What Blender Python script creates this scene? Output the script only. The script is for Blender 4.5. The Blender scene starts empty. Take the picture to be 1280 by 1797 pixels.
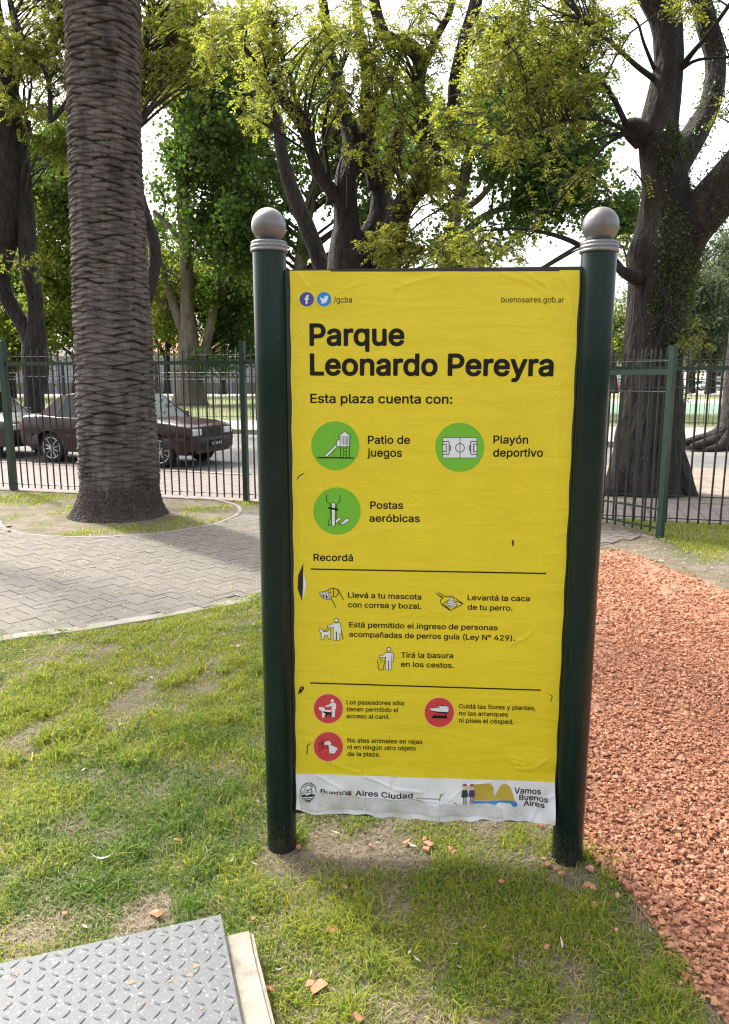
import bpy, bmesh, math, random
import numpy as np
from mathutils import Vector, Matrix
from mathutils.geometry import tessellate_polygon

# ------------------------------------------------------------------ camera, world, sun, exposure
SC = bpy.context.scene
COL = SC.collection
PITCH = math.radians(10.2)
CAMZ = 1.65
FPX = 1298.0
CX, CY = 640.0, 898.5
cam = bpy.data.cameras.new('camera')
cam.sensor_fit = 'VERTICAL'
cam.sensor_height = 36.0
cam.sensor_width = 36.0
cam.lens = 36.0 * FPX / 1797.0
cam.clip_start = 0.05
cam.clip_end = 2000
camo = bpy.data.objects.new('camera', cam)
COL.objects.link(camo)
camo.location = (0, 0, CAMZ)
camo.rotation_euler = (math.pi / 2 - PITCH, 0, 0)
SC.camera = camo

SUN_EL = math.radians(49)
SUN_AZ = math.radians(-42)            # clockwise from +Y (ahead of the camera)
SUN_DIR = Vector((math.sin(SUN_AZ) * math.cos(SUN_EL), math.cos(SUN_AZ) * math.cos(SUN_EL), math.sin(SUN_EL)))
world = bpy.data.worlds.new('World')
SC.world = world
world.use_nodes = True
wn, wl = world.node_tree.nodes, world.node_tree.links
bg = wn['Background']
sky = wn.new('ShaderNodeTexSky')
sky.sky_type = 'NISHITA'
sky.sun_disc = False
sky.sun_elevation = SUN_EL
sky.sun_rotation = SUN_AZ % (2 * math.pi)
sky.air_density = 1.0
sky.dust_density = 7.0
sky.ozone_density = 1.0
hs = wn.new('ShaderNodeHueSaturation')
hs.inputs['Saturation'].default_value = 0.35
hs.inputs['Value'].default_value = 1.0
wl.new(sky.outputs[0], hs.inputs['Color'])
wl.new(hs.outputs[0], bg.inputs[0])
bg.inputs[1].default_value = 0.15
sl = bpy.data.lights.new('sun', 'SUN')
sl.energy = 2.05
sl.angle = math.radians(2.5)
sl.color = (1.0, 0.94, 0.84)
so = bpy.data.objects.new('sun', sl)
COL.objects.link(so)
so.rotation_euler = SUN_DIR.to_track_quat('Z', 'Y').to_euler()
so.location = (-8, 8, 14)
SC.view_settings.view_transform = 'Standard'
SC.view_settings.look = 'None'
SC.view_settings.exposure = 1.70
SC.view_settings.gamma = 1.0
SC.view_settings.use_curve_mapping = False
SC.render.engine = 'CYCLES'
SC.cycles.denoising_prefilter = 'ACCURATE'
SC.cycles.filter_width = 1.2
SC.cycles.max_bounces = 5
SC.cycles.diffuse_bounces = 3
SC.cycles.glossy_bounces = 3
SC.cycles.transmission_bounces = 4
SC.cycles.transparent_max_bounces = 8

# ------------------------------------------------------------------ measuring helpers
SP, CP = math.sin(PITCH), math.cos(PITCH)
def ray(px, py):
    a, b = (px - CX) / FPX, (CY - py) / FPX
    return np.array([a, CP + b * SP, -SP + b * CP])
def at(px, py, Y):
    d = ray(px, py)
    t = Y / d[1]
    return np.array([0, 0, CAMZ]) + t * d
def depth(px, py, Y):
    return Y / ray(px, py)[1]
def G(px, py, z=0.0):
    d = ray(px, py)
    t = (z - CAMZ) / d[2]
    return np.array([0, 0, CAMZ]) + t * d

rng = np.random.default_rng(7)
random.seed(7)

def tag(o, label=None, cat=None, group=None, kind=None):
    if label: o['label'] = label
    if cat: o['category'] = cat
    if group: o['group'] = group
    if kind: o['kind'] = kind
    return o
def empty(name, loc=(0, 0, 0), rz=0.0, label=None, cat=None, group=None):
    o = bpy.data.objects.new(name, None)
    o.empty_display_size = 0.2
    COL.objects.link(o)
    o.location = loc
    o.rotation_euler = (0, 0, rz)
    return tag(o, label, cat, group)
def mk(name, V, F, mats, parent=None, smooth=False, fm=None, loc=None):
    """one mesh object; F = index array (n,k), or a list of arrays / lists"""
    V = np.asarray(V, dtype=np.float64).reshape(-1, 3)
    if isinstance(F, np.ndarray):
        F = [F]
    idx, tot = [], []
    for f in F:
        if isinstance(f, np.ndarray) and f.ndim == 2:
            idx.append(f.ravel()); tot.append(np.full(len(f), f.shape[1]))
        else:
            idx.append(np.asarray(f).ravel()); tot.append(np.array([len(f)]))
    idx = np.concatenate(idx).astype(np.int32)
    tot = np.concatenate(tot).astype(np.int32)
    me = bpy.data.meshes.new(name)
    me.vertices.add(len(V)); me.vertices.foreach_set('co', V.ravel())
    me.loops.add(len(idx)); me.loops.foreach_set('vertex_index', idx)
    me.polygons.add(len(tot))
    me.polygons.foreach_set('loop_start', np.concatenate([[0], np.cumsum(tot)[:-1]]).astype(np.int32))
    if fm is not None: me.polygons.foreach_set('material_index', np.asarray(fm, dtype=np.int32))
    me.polygons.foreach_set('use_smooth', np.full(len(tot), bool(smooth)))
    me.update(calc_edges=True)
    me.validate()
    for m in (mats if isinstance(mats, (list, tuple)) else [mats]): me.materials.append(m)
    o = bpy.data.objects.new(name, me)
    COL.objects.link(o)
    if parent is not None: o.parent = parent
    if loc is not None: o.location = loc
    return o
class MB:
    """collects shapes into ONE mesh"""
    def __init__(s): s.V = []; s.F = []; s.M = []; s.n = 0
    def add(s, V, F, m=0):
        V = np.asarray(V, dtype=float).reshape(-1, 3)
        for f in F:
            s.F.append([int(i) + s.n for i in f]); s.M.append(m)
        s.V.append(V); s.n += len(V)
    def box(s, c, size, rz=0.0, m=0, taper=1.0, bev=0.0):
        x, y, z = [q / 2 for q in size]
        P = np.array([[-x, -y, -z], [x, -y, -z], [x, y, -z], [-x, y, -z], [-x * taper, -y * taper, z], [x * taper, -y * taper, z], [x * taper, y * taper, z], [-x * taper, y * taper, z]])
        ca, sa = math.cos(rz), math.sin(rz)
        P = np.stack([P[:, 0] * ca - P[:, 1] * sa, P[:, 0] * sa + P[:, 1] * ca, P[:, 2]], 1) + np.array(c)
        s.add(P, [(0, 3, 2, 1), (4, 5, 6, 7), (0, 1, 5, 4), (1, 2, 6, 5), (2, 3, 7, 6), (3, 0, 4, 7)], m)
    def bar(s, a, b, r, n=6, m=0, r2=None):
        V, F = tube_arrays(np.array([a, b], float), np.array([r, r if r2 is None else r2]), n, cap=True)
        s.add(V, F, m)
    def lathe(s, prof, n=32, c=(0, 0, 0), m=0, axis='z'):
        th = np.linspace(0, 2 * math.pi, n, endpoint=False)
        V = []
        for r, z in prof:
            for t in th:
                p = (r * math.cos(t), r * math.sin(t), z)
                if axis == 'y': p = (p[0], p[2], p[1])
                V.append((p[0] + c[0], p[1] + c[1], p[2] + c[2]))
        F = []
        for i in range(len(prof) - 1):
            for j in range(n):
                a, b = i * n + j, i * n + (j + 1) % n
                F.append((a, b, b + n, a + n) if axis == 'z' else (a, a + n, b + n, b))
        F.append(tuple(range(n))[::-1] if axis == 'z' else tuple(range(n)))
        t0 = (len(prof) - 1) * n
        F.append(tuple(range(t0, t0 + n)) if axis == 'z' else tuple(range(t0, t0 + n))[::-1])
        s.add(V, F, m)
    def build(s, name, mats, parent=None, smooth=False, loc=None):
        return mk(name, np.concatenate(s.V), s.F, mats, parent, smooth, s.M, loc)

def frames(P):
    T = np.gradient(P, axis=0) if len(P) > 2 else np.repeat((P[1] - P[0])[None], 2, 0)
    T /= np.linalg.norm(T, axis=1)[:, None] + 1e-12
    a = np.array([1, 0, 0]) if abs(T[0][0]) < 0.8 else np.array([0, 1, 0])
    N = np.zeros_like(P); n = np.cross(T[0], a); n /= np.linalg.norm(n)
    for i in range(len(P)):
        n = n - T[i] * n.dot(T[i]); n /= np.linalg.norm(n) + 1e-12
        N[i] = n
    return T, N, np.cross(T, N)
def tube_arrays(P, R, sides=8, cap=True, mod=None):
    T, N, B = frames(P)
    th = np.linspace(0, 2 * math.pi, sides, endpoint=False)
    rr = R[:, None] * np.ones((1, sides))
    if mod is not None: rr = rr * mod(P, th)
    V = P[:, None, :] + rr[:, :, None] * (np.cos(th)[None, :, None] * N[:, None, :] + np.sin(th)[None, :, None] * B[:, None, :])
    n = len(P)
    F = []
    i, j = np.meshgrid(np.arange(n - 1), np.arange(sides), indexing='ij')
    a = (i * sides + j).ravel(); b = (i * sides + (j + 1) % sides).ravel()
    F = np.stack([a, b, b + sides, a + sides], 1).tolist()
    if cap:
        F.append(list(range(sides))[::-1]); F.append(list(range((n - 1) * sides, n * sides)))
    return V.reshape(-1, 3), F
def catmull(P, step):
    P = np.asarray(P, float)
    Q = np.vstack([2 * P[0] - P[1], P, 2 * P[-1] - P[-2]])
    out = []
    for i in range(1, len(Q) - 2):
        n = max(2, int(np.linalg.norm(Q[i + 1][:3] - Q[i][:3]) / step))
        t = np.linspace(0, 1, n, endpoint=False)[:, None]
        p0, p1, p2, p3 = Q[i - 1], Q[i], Q[i + 1], Q[i + 2]
        out.append(0.5 * (2 * p1 + (p2 - p0) * t + (2 * p0 - 5 * p1 + 4 * p2 - p3) * t ** 2 + (3 * p1 - p0 - 3 * p2 + p3) * t ** 3))
    out.append(Q[-2][None])
    return np.vstack(out)
_K = np.random.default_rng(3).normal(size=(40, 3)); _PH = np.random.default_rng(4).uniform(0, 6.28, 40)
def wob(x, y, z=0.0, f=1.0, o=0, n=7):
    """smooth pseudo noise about -1..1"""
    r = 0
    for k in range(n):
        K = _K[(k + o) % 40] * f * (1 + 0.35 * k)
        r = r + np.sin(K[0] * x + K[1] * y + K[2] * z + _PH[(k + o) % 40]) / (1 + 0.25 * k)
    return r / 2.6
def inpoly(x, y, poly):
    poly = np.asarray(poly)[:, :2]
    r = np.zeros(np.shape(x), bool)
    q = np.roll(poly, -1, 0)
    for (x0, y0), (x1, y1) in zip(poly, q):
        c = ((y0 > y) != (y1 > y)) & (x < (x1 - x0) * (y - y0) / (y1 - y0 + 1e-12) + x0)
        r ^= c
    return r

# ------------------------------------------------------------------ materials
def srgb(r, g, b):
    f = lambda c: (c / 255 / 12.92) if c / 255 <= 0.04045 else ((c / 255 + 0.055) / 1.055) ** 2.4
    return (f(r), f(g), f(b))
def mat(name, c1, c2=None, scale=8.0, rough=0.6, metal=0.0, bump=0.0, bscale=60.0, spec=0.5, coat=0.0, island=None, transl=None, stretch=(1, 1, 1), lo=0.35, hi=0.65, c3=None, s3=3.0, t3=(0.58, 0.66), detail=6.0, rough2=None):
    m = bpy.data.materials.new(name); m.use_nodes = True
    n, l = m.node_tree.nodes, m.node_tree.links
    p = n['Principled BSDF']
    p.inputs['Roughness'].default_value = rough
    p.inputs['Metallic'].default_value = metal
    p.inputs['Specular IOR Level'].default_value = spec
    p.inputs['Coat Weight'].default_value = coat
    p.inputs['Coat Roughness'].default_value = 0.08
    tc = n.new('ShaderNodeTexCoord'); mp = n.new('ShaderNodeMapping'); mp.inputs['Scale'].default_value = stretch
    l.new(tc.outputs['Object'], mp.inputs['Vector'])
    out = None
    if c2 is None:
        p.inputs['Base Color'].default_value = (*c1, 1)
    else:
        rp = n.new('ShaderNodeValToRGB')
        rp.color_ramp.elements[0].position = lo; rp.color_ramp.elements[1].position = hi
        rp.color_ramp.elements[0].color = (*c1, 1); rp.color_ramp.elements[1].color = (*c2, 1)
        if island:
            g = n.new('ShaderNodeNewGeometry'); l.new(g.outputs['Random Per Island'], rp.inputs[0])
        else:
            t = n.new('ShaderNodeTexNoise'); t.inputs['Scale'].default_value = scale; t.inputs['Detail'].default_value = detail
            t.inputs['Roughness'].default_value = 0.65
            l.new(mp.outputs[0], t.inputs['Vector']); l.new(t.outputs['Fac'], rp.inputs[0])
            if rough2 is not None:
                mr = n.new('ShaderNodeMapRange'); mr.inputs['From Min'].default_value = lo; mr.inputs['From Max'].default_value = hi
                mr.inputs['To Min'].default_value = rough; mr.inputs['To Max'].default_value = rough2
                l.new(t.outputs['Fac'], mr.inputs['Value']); l.new(mr.outputs[0], p.inputs['Roughness'])
        out = rp.outputs[0]
        if c3 is not None:
            t2 = n.new('ShaderNodeTexNoise'); t2.inputs['Scale'].default_value = s3; t2.inputs['Detail'].default_value = 8
            l.new(mp.outputs[0], t2.inputs['Vector'])
            r2 = n.new('ShaderNodeValToRGB'); r2.color_ramp.elements[0].position = t3[0]; r2.color_ramp.elements[1].position = t3[1]
            l.new(t2.outputs['Fac'], r2.inputs[0])
            mx = n.new('ShaderNodeMix'); mx.data_type = 'RGBA'
            l.new(r2.outputs[0], mx.inputs['Factor']); l.new(out, mx.inputs['A']); mx.inputs['B'].default_value = (*c3, 1)
            out = mx.outputs['Result']
        l.new(out, p.inputs['Base Color'])
    if bump > 0:
        t = n.new('ShaderNodeTexNoise'); t.inputs['Scale'].default_value = bscale; t.inputs['Detail'].default_value = 8
        l.new(mp.outputs[0], t.inputs['Vector'])
        b = n.new('ShaderNodeBump'); b.inputs['Strength'].default_value = 1.0; b.inputs['Distance'].default_value = bump
        l.new(t.outputs['Fac'], b.inputs['Height']); l.new(b.outputs[0], p.inputs['Normal'])
    if transl is not None:
        tr = n.new('ShaderNodeBsdfTranslucent')
        if island and c2 is not None:
            mx = n.new('ShaderNodeMix'); mx.data_type = 'RGBA'
            mx.inputs['A'].default_value = (*transl[0], 1); mx.inputs['B'].default_value = (*transl[1], 1)
            g = n.new('ShaderNodeNewGeometry'); l.new(g.outputs['Random Per Island'], mx.inputs['Factor'])
            l.new(mx.outputs['Result'], tr.inputs['Color'])
        else:
            tr.inputs['Color'].default_value = (*transl[0], 1)
        ms = n.new('ShaderNodeMixShader'); ms.inputs[0].default_value = transl[2] if len(transl) > 2 else 0.5
        l.new(p.outputs[0], ms.inputs[1]); l.new(tr.outputs[0], ms.inputs[2])
        l.new(ms.outputs[0], n['Material Output'].inputs['Surface'])
    return m
def M(name): return bpy.data.materials[name]
GLYPHS = r"""
r.131.e.*.W.3.P.<.P.W.Z.e.e.j.r.l/$.i/0.`/7.R/5.</-.1/#.+
r/174.8-P.7-Y/M27/T2</w2;/x22.b-U.[-P
ra272/5.&/$.).i.2.Y.<.N.I.B.i.D/:.R/P.r/d/:/l0//y04/|080*050@0/0L0%0V/t0]/^0a/G0]/60V.r09.N0B.J0I.[0f.h0q/$1$/K1-/k1-0&1)0?0z0R0k0]0Z0e0D0g0*0g./0`.,0<.-07.J0*.</g.*/P.& /2.R/C.O/^.P/o.V/}.`0+.i05.{08/107/P03/R/>/D/-/>.{/6.p/$.q.m.{.^
rb297/k.&/K../:.9/(.M/$.N.}./.{.,.W.,.P./.P1|.R2*.{2*/%2%/%0h/(0c/:0v/T1*/t1.0<1)0R0z0h0i0v0V1)0711/k11/C1).v0v.W0c.A0H./07.) /Z.R/|.Q02.W0?.`0R.{0[/>0]/k0S030A0M0&0]/^0]/G0S/;0I/10:/&/x/#/P/,/$/5.n/B.`
rc277/X.&/C.)/(.4.q.A.Z.[.M.v.H/-.C/P.E/o.H0*.T0I.g0d.u0q/11$/C1*/g1./x1-0<1%0V0p0m0V0w0<0m060M000<0K/|0[/X0^/>0T/10H/$05.u/t.s/P.v/:.}/$/+.m/7.`/P.Q/b.O/x.Q03.[0A.i0M/%0v.x0x.r0m.V0_.E0M.80/.*/o.&
re283/X.&/C.*/-.2.r.@.`.R.R.i.H/(.C/P.D/k.H0*.R0D.`0Z.r0o/(0{/>1)/T1-/t1-0/1)0D0z0V0n0h0Z0t0D0{0/1$/k1$/K0v/H.v/G.t/:.z/$/1.d/D.W/X.P/o.O0/.U0@.c0L.v0R.x0v.p0z.m0z.i0l.N0Z.>0I.20/.)/o.% .t/t.{/p0I/p0O/t0J0/0;0I0&0X/k0_/K0[/30M.}07
rg298/>,z/(-'.i-6.Q-P.Q-Y.m-j.v-k/6-P/K-G/g-D0/-L0D-[0M-l0Q-}0Q.N0M.T0;.A/|.3/^../>.2/-.8.i.M.Q.m.H/-.D/C.D/o.I0/.P0D.Z0V.m0m/$0z/:1)/^1./|1*0<0v0M0b0R0b0S1(1#1)1&1#1&-}1$-l0w-P0a-60@-$/t,x /M.[/o.Y0/.c0@.t0N/50S/b0J0/070L/x0]/P0]/:0R/'0<.v/x.s/T.u/>.}/(/5.i
ri117.R.-.P.4.P1#.R1).W1*.{1*/$1(/%1#/$./.v., .W1X.M1b.I1j.I1w.N2).`24.r24/#2./*2%/-1s/(1b.{1X.r1U
rn287.R.-.P.4.Q1(.{1)/#1#/$0e/(0e/80v/E1#/b1-0*1-0<1)0O0z0e0d0n0R0s0@0t./0m.,0M.,0G./0E0/0=0D030P/x0]/g0_/T0]/>0Q/10D/'0//$./.v.,
ro291/X.&/C.)/(.4.q.A.Z.[.M.v.H/-.C/P.E/o.H0*.T0I.g0d.u0q/11$/C1*/T1-/x1-0<1$0M0v0d0c0q0Q0|0<1*/t1)/:0w.i0_.E0I.50/.*/o.& /N.R/b.O/t.P03.[0G.r0S/50W/b0N0/0<0K0,0V/x0]/T0]/;0R/$05.u/t.s/P.v/:.}/$/5.a
rr181.R.-.P.4.Q1(.{1)/#1#/$0h/(0i/90z/K1)/g1./|1-0%1#0%0`/}0Z/^0[/K0W/:0M/+0</%0&/$./.v.,
rs255/C.&.{...].A.H.`.E.m.H.r.m.y.r.v/#.`/1.U/G.O/^.O/t.U0*.a00.i03.v00/(0)/1/t/:/1/K.v/S.f/^.[/g.Q/x.L07.M0D.W0`.g0q.v0{/-1(/C1-/k1-0/1$0D0q0W0V0]0D070:020<0(0M/t0Z/X0b/G0`/10V/$0I.|0</$0//-0$/:/w0*/d0M/P0Z/@0a/10c.m0`.`0V.N0K.A07.3/t.)/^.&
ru287/:.*/$.2.p.<.`.O.T.i.P/-.Q1(.W1*/$1(/%/1/'.{/1.h/>.[/K.U/b.Q/x.V03.d0@.w0E/-0G1(0q1)0u1#0t./0m.,0M.,0I./0G.I0D.M05.</x../b.)
m 131
m(191/K-:/B-C/,-p.v.A.l.e.c/G.d07.k0h.z1F/=27/K2H/x2I0&2D0(2;/j1X/T0m/I0//H/T/K/5/W.[/n-y0'-L0(-C0&->/x-:
m)191.E-:.?-?.>-H.a.A.s/(.x/K.x/x.s0M.f1,.S1b.>27.>2?.E2H.r2I.{2D/12%/M10/U0h/^0*/_/G/V.m/M.I/?-}/&-H.{->.r-:
m,131.A--.=-6.?-C.S.e.`.j/5.i/<.e/=.[.t-2.q--.i-*.I-*
m-317.{/M.v/Q.t/X.t0&.{0-0d0.0m0+0p0&0p/T0h/M
m.131.`-}.S.+.H.8.F.E.H.[.`.s.r.u/$.s//.m/;.`/@.R/?.</5.-/$-|
m/174.8-G./-L.--Y/E2;/P2D/|2C0(2;0'22.k-P.`-G
m0317/P-|/:.*/%.8.i.P.V.r.L/5.D/k.D0@.G0d.M1#.[1J.m1f/$1x/52*/K23/b280*280I200`2#0u1j101F1:1,1C0Z1E0*1C/T1;/-12.m0{.N0f.80R.*07-|/g-z /j.[0*._0<.h0D.r0W/>0a/x0[0`0M100D1?091K0&1T/x1V/^1Q/G1B/50z/+0D/,/^/9/-/K.j/^._
m1317.`.$.[.'.Y./.Y.R.^.[/X.^/^.`/_.e/_1>/X1A.r0m.i0k.d0m._0v.`1L.f1S/X220<230B2.0C2%0D.`17.[1;.R1;.+18.&10.#
m2317.W.$.R.'.P./.R.V020@0G0`0O1#0J190;1K0&1T/g1U/T1P/E1F/=19/60v/10o.W0o.R0r.P0z.R14.Z1O.h1f/$1|/G23/^270&280M2.0i1w0v1j1*1S1410120d1(0I0p0*0M/]/].i/X.`15.^1:.R19.+15.%1,.#
m3317/G-|.{.0.i.<.V.N.D.r.B/-.D/5.N/9/$/8/*/1/1.v/:.k/T._/o.Z07.d0F.m0T/-0S/G0I/^07/l/t/v/>/x/70&/60I/90R0*1O/|1Q.[1R.W1T.S1].U2..`231(221.2*1-1]0/0R030N0I0I0d0=0v0/1-/t16/b1</>1;/$15.i1,.W0y.E0h.60R.*07-|0&-z
m431707.&04./04.i00.m.E.o.?.v.?/C.D/P/w2.0&230R230[2.0[1|/4/T/5/P/:/O00/P04/X050Z080`0@0b0h0b0q0_0t0V0u/T0z/O1>/O1G/K1J/C1I.v1B.o0z.n0v.k0u./0q.&0h.#0@.#
m5317/K-|/(./.m.@.`.O.P.m.M/(.P/5.[/9/-/8/1/5/:.w/C.k/X._/t.Z03.c0E.r0S/50S/P0N/b0A/x030'/x0//g00/P0,/-/v.[/z.S0&.i2..v231#221(2.1*2%1*1]1#1R/G1P/?0h/C0e/k0n0<0j0^0Z0v0E12/|1:/^1;/:13.m0z.L0f.80Q.+07-|0&-z
m6317/P-|/:.)/).4.r.C.`.[.U.r.P/-.P/X.U/o.p0M/x2*0*230Z230d2+0c1|/o0d/t0a0@0]0V0T0m0E0{071./|17/b1:/>15.v1*.[0y.I0h.90V.-0D.%0*-z /f.[/|.Z0/._0>.i0N/$0T/:0R/P0G/k0:/x/|0'/g0'/H/t/:/]/5/G/8/-/B.r/P.e
m7317.m.%.h./.k.80H1O0@1Q.W1R.R1T.O1].P2..[231,2315211:2%1:1X161K/Q.+/G.#
m8317/K-|/1.).s.8.`.I.L.i.G/$.G/:.M/X.]/t.y03.e0L.Z0`.U0v.U1>._1X.k1j/12*/G23/^270/270M2/0m1w1(1]111F1415120h1(0R0l070l031-/t1</X1A/C1?.r16.[1*.I0q.70Z.*0@-}0*-z /e.[/|.Z0<.b0L.m0V.|0Y/:0T/K0L/X07/g/t/n/^/l/A/^/4/K///>///1/5.v/H.e /_0R/o0N0&0P0<0Z0E0d0M0z0N1,0E1B0=1K0&1U/o1V/X1Q/F1F/<10/=0q/G0_
m9317/(.&/%.//(.8/r/G/u/P/P/S/5/[.{/j.e0&.V0@.Q0V.P1,.U1B.`1W.m1j/&1|/>2//b280*280@230U2*0i1w0z1f1-1O16151:0q120<0n/X/i.&/^.#/1.# /j0/0*010@0=0N0R0T0h0S0z0N100A1F0/1Q/t1W/X1Q/G1E/91,/50q/:0V/F0@/Z03
m:131.`-}.S.+.H.8.F.E.H.[.`.s.r.u/$.s//.m/;.`/@.R/?.</5.-/$-| .`0/.S07.H0D.F0R.H0h.Q0v.`1$.r1'/(1#/80q/?0d/@0R/=0D/-03/$0.
mA336.4.%.../.2.</W2./b230@210F2*1U.v1l.81m.+1j.&1b.#15.#1,.&0d/(0`/+/C/,/8/(.q.&.i.# /P/k/X/i0D/i0K/k/|10/w1,
mB319.R.%.M./.M2%.O2..[2303230M2/0d2'0v1w1,1e1:1K1?191@0q1:0Z100J0y070w031=/o1K/P1N/51M.{1C.[19.L1#.80m..0R.&03.# /8.`/|._0@.c0V.l0a.v0g/-0g/>0`/O0R/^0</h0&/l/8/k/4/b/4.i /50M/>0K0&0K0D0V0O0`0X0q0X1,0R1=0D1I0/1P/>1Q/51O
mC357/g-}/K.*/-.<.k.W.U.v.I/:.@/g.>03.D0d.P10.c1O/$1n/:2#/T2//x270I280`240q2/101}1>1s1X1X1k191u0v1t0h1j0c190d140h1)1(0x190d1H0M1P031T/x1Q/b1I/K1:/C10/50v/,0Z/&0</&/x/0/G/;/1/K.w/k.d0*.^0I.`0`.g0q.r1(/+13/G19/M1o/M1t/G1t/:1k.v1^.`1B.A1/.40v.)0V-{0&-z
mE293.R.%.M./.M2%.O2..[231(221-2.1.2%1.1]1(1R/>1Q/51O/50M/>0K0v0K0z0H0}0@0}/x0|/o0q/j/>/j/5/g/4.i/5.c/>._1(._1-.[1/.R1/./1-.&1#.#
mF287.R.%.M./.M2%.O2..[230z231(201+2*1+1]1(1T1#1R/>1Q/51O/50I/>0G0q0E0v0<0v/o0r/g0m/e/>/d/5/b/4.+/1.&/(.#
mK327.R.%.M./.M2%.O2..[23/(23/32./50H/:0H/C0Q0q200z231S231b2/1d2*1a1|070I030@1b.51d./1b.'1S.#1#.#0v.&/^/k/K/]/5/C/4.//2.&/(.#
mL275.R.%.M./.M2*.W23/(23/32./42%/5.c/>._0z.^1%.W1%.+0z.$0q.#
mN366.R.%.M./.M2%.O2..[23/123/<2.1#/G1(/A1,/A1,2*15231b231j201n2%1n./1k.&1b.#10.#1&.&/50u/4.+/1.&/(.#
mP311.R.%.M./.M2%.O2..[230/230M2.0m1|131]1C191G1#1G0`1C0D1:0/1(/p0v/e0V/S0*/J/>/J/5/G/4.+/1.&/(.# /50//>0,0*0.0<020M0<0W0I0a0h0]1(0R1>0<1L0*1P/>1Q/51O
mR314.R.%.M./.M2%.O2..[230/230M2/0h2%0z1t101b1>1K1G1,1G0`1B0D19001./|0z/n0h/b0g/^1Q.81S.*1K.#0m.$0c.//|/P/t/S/>/S/5/P/4/K/4.+/1.&/(.# /507/>050*070<0:0O0D0[0V0b0q0]1,0T1>0D1I0*1P/>1Q/51O
mT314/T.%/O.//N1O.=1S.91].;2..E231F221K2.1M2%1M1]1F1R071O06.+03.&0*.#
mV336/^.%/S.4.31s..2%.02..<23.i23.r2./|/%1*2.15231f231m2*1l1w0F.+0D.&0<.#
ma272/1-x.{-|.e.*.V.4.E.F.;.[.9.i.9/-.</>.O/X.m/l/5/u0*0&0/0/0+0@0&0J/x0P/X0V/:0N/-0D.{02.m00.F0<.@0I.H0Z.R0i.e0z/$1-/C15/X170*120B1(0Z0n0e0`0n0I0p0*0p.+0h.$0<.#03.'0/.2/g-{/P-x /5.[/G.X/^.Y/x.g0,/$0//10//C0*/E/C/</(/1.z/$.y.r/%.e
mb297/g-x/K.$/1.5/-.5/+.+/$.$.R.#.J.&.H.+.G2%.I2..O22.{23/+2./.2%/.1(/10{/L10/^15/x170@110Z1$0p0m1&0V120<1:/o1:/C11.r1#.S0d.60I.%0&-x /].[/x.Y07.f0J/$0S/C0T/g0K0/0<0F/|0T/^0S/H0I/:07/0/x/,/T/5/(/E.i
mc277/T-x/>-|/$.,.m.9.R.W.H.i.?/(.:/P.;/o.@0/.I0H.W0`.m0v/%1(/>12/b17/x160@1-0Z0x0o0d0z0R1%0D1%070q0.0M0'0D0+060D/x0S/^0U/C0L/90D/-02.}/k.}/C/+/$/5.n/?.e/T.Z/b.X/t.Y00.e0<.r0D/)0M//0z/%1%.{1&.r1#.f0q.N0b.<0M..0/-|/o-x
md297/P-x/:-|.v./.[.G.I.e.?/(.:/P.</t.C0<.M0R.`0l.v1%/511/X17/t150/1.0D0{0H1#0H2%0J2.0V231#231+2.1-2%1,.+1#.#0R.$0J.+0I.50D.503.(/|-{ /Q.[/o.Y0/.g0=.{0G/>0I/X0G/k0>030-0I/x0R/k0U/P0S/:0G/,03.}/k.}/C/+/$/:.h
me283/X-x/>-|/(.*.n.8.W.O.I.e.@/$.:/^.?0*.D0<.Q0V.`0h.r0z/-1,/>13/g170/120D1)0V0y0m0c0|0I1)0/1-/o1-/K1*/C1#/?/$/=/'/(/1.r/?.e/X.Y/t.Y0..`09.i0D.{0M/&0z.y1'.r1(.i0z.R0U./03-|/t-x /%/|/-/y0</y0C/|0>03030E/x0R/g0U/P0S/60D/*03
mf178.`.&.]./.]0M.[0R.W0T.40T.+0W.(0`.(1,./12.[15._1j.m2%/$25/C2A/t2@0&2<0,220#1f/t1^/X1a/K1^/F1X/A1F/C13/y10/}1(/}0d/|0Z/t0T/A0R/@.+/=.&/5.#.i.#
mg298/:,r/$,y.e-..I-L.F-U.I-^.i-r.v-u/#-p/3-^/C-T/b-M/x-O03-X0@-e0G-t0H.80D.=0&.*/T.&/-...v.7.d.E.I.i.@/(.</>.</t.?0/.H0I.R0[.i0u.|1(/511/X17/t150/1.0D0z0I0z0K1,0R121(121.1(1.-}1,-g1&-P0v-?0d--0@,u/x,o/P,o /O.e/o.c0*.k04.r0=/$0F/>0J/b0@0/030E0&0N/t0S/T0T/=0I//07/#/t.|/X/(/1/8.r
mi117.N.$.I.'.G./.G1(.N12/$12/)10/.1(/..//*.&/$.# .W1M.F1].A1f.@1w.D2*.R29.[2=.r2=/$28/32%/61s/31b.{1N.m1L
mj117-},t-w,{-w-L-}-S.>-Y.G-l.H1,.R13/$12/,1,/.1#/.-p/*-U/$-C.w-6.c-%.E,u .W1M.I1W.A1f.@1|.C2*.N25.[2=.y2;/-20/32%/21b.{1N.m1L
ml132/$-}.e.+.V.8.M.E.H.[.G2%.I2..R23/$23/-2*/..i/1.`/5.^/P.[/U.R/[.4/[.+/T.%/C-|
mm427.N.$.I.'.G./.G1(.L10/$12/+1,/-0}/10}/C1./X160&160?1,0V0p0Z0o0q1(1,121>171b172(1,270|2D0m2N0Z2T0<2T./2Q.&2H.#1|.#1t.&1q.+1o071j0D1b0M1F0U150T1#0J0v0?0p0/0o.+0l.&0d.#0<.#03.&00./000&0-070(0D/{0M/o0S/^0U/P0S/=0I/50?//0//-.+/$.#
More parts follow.
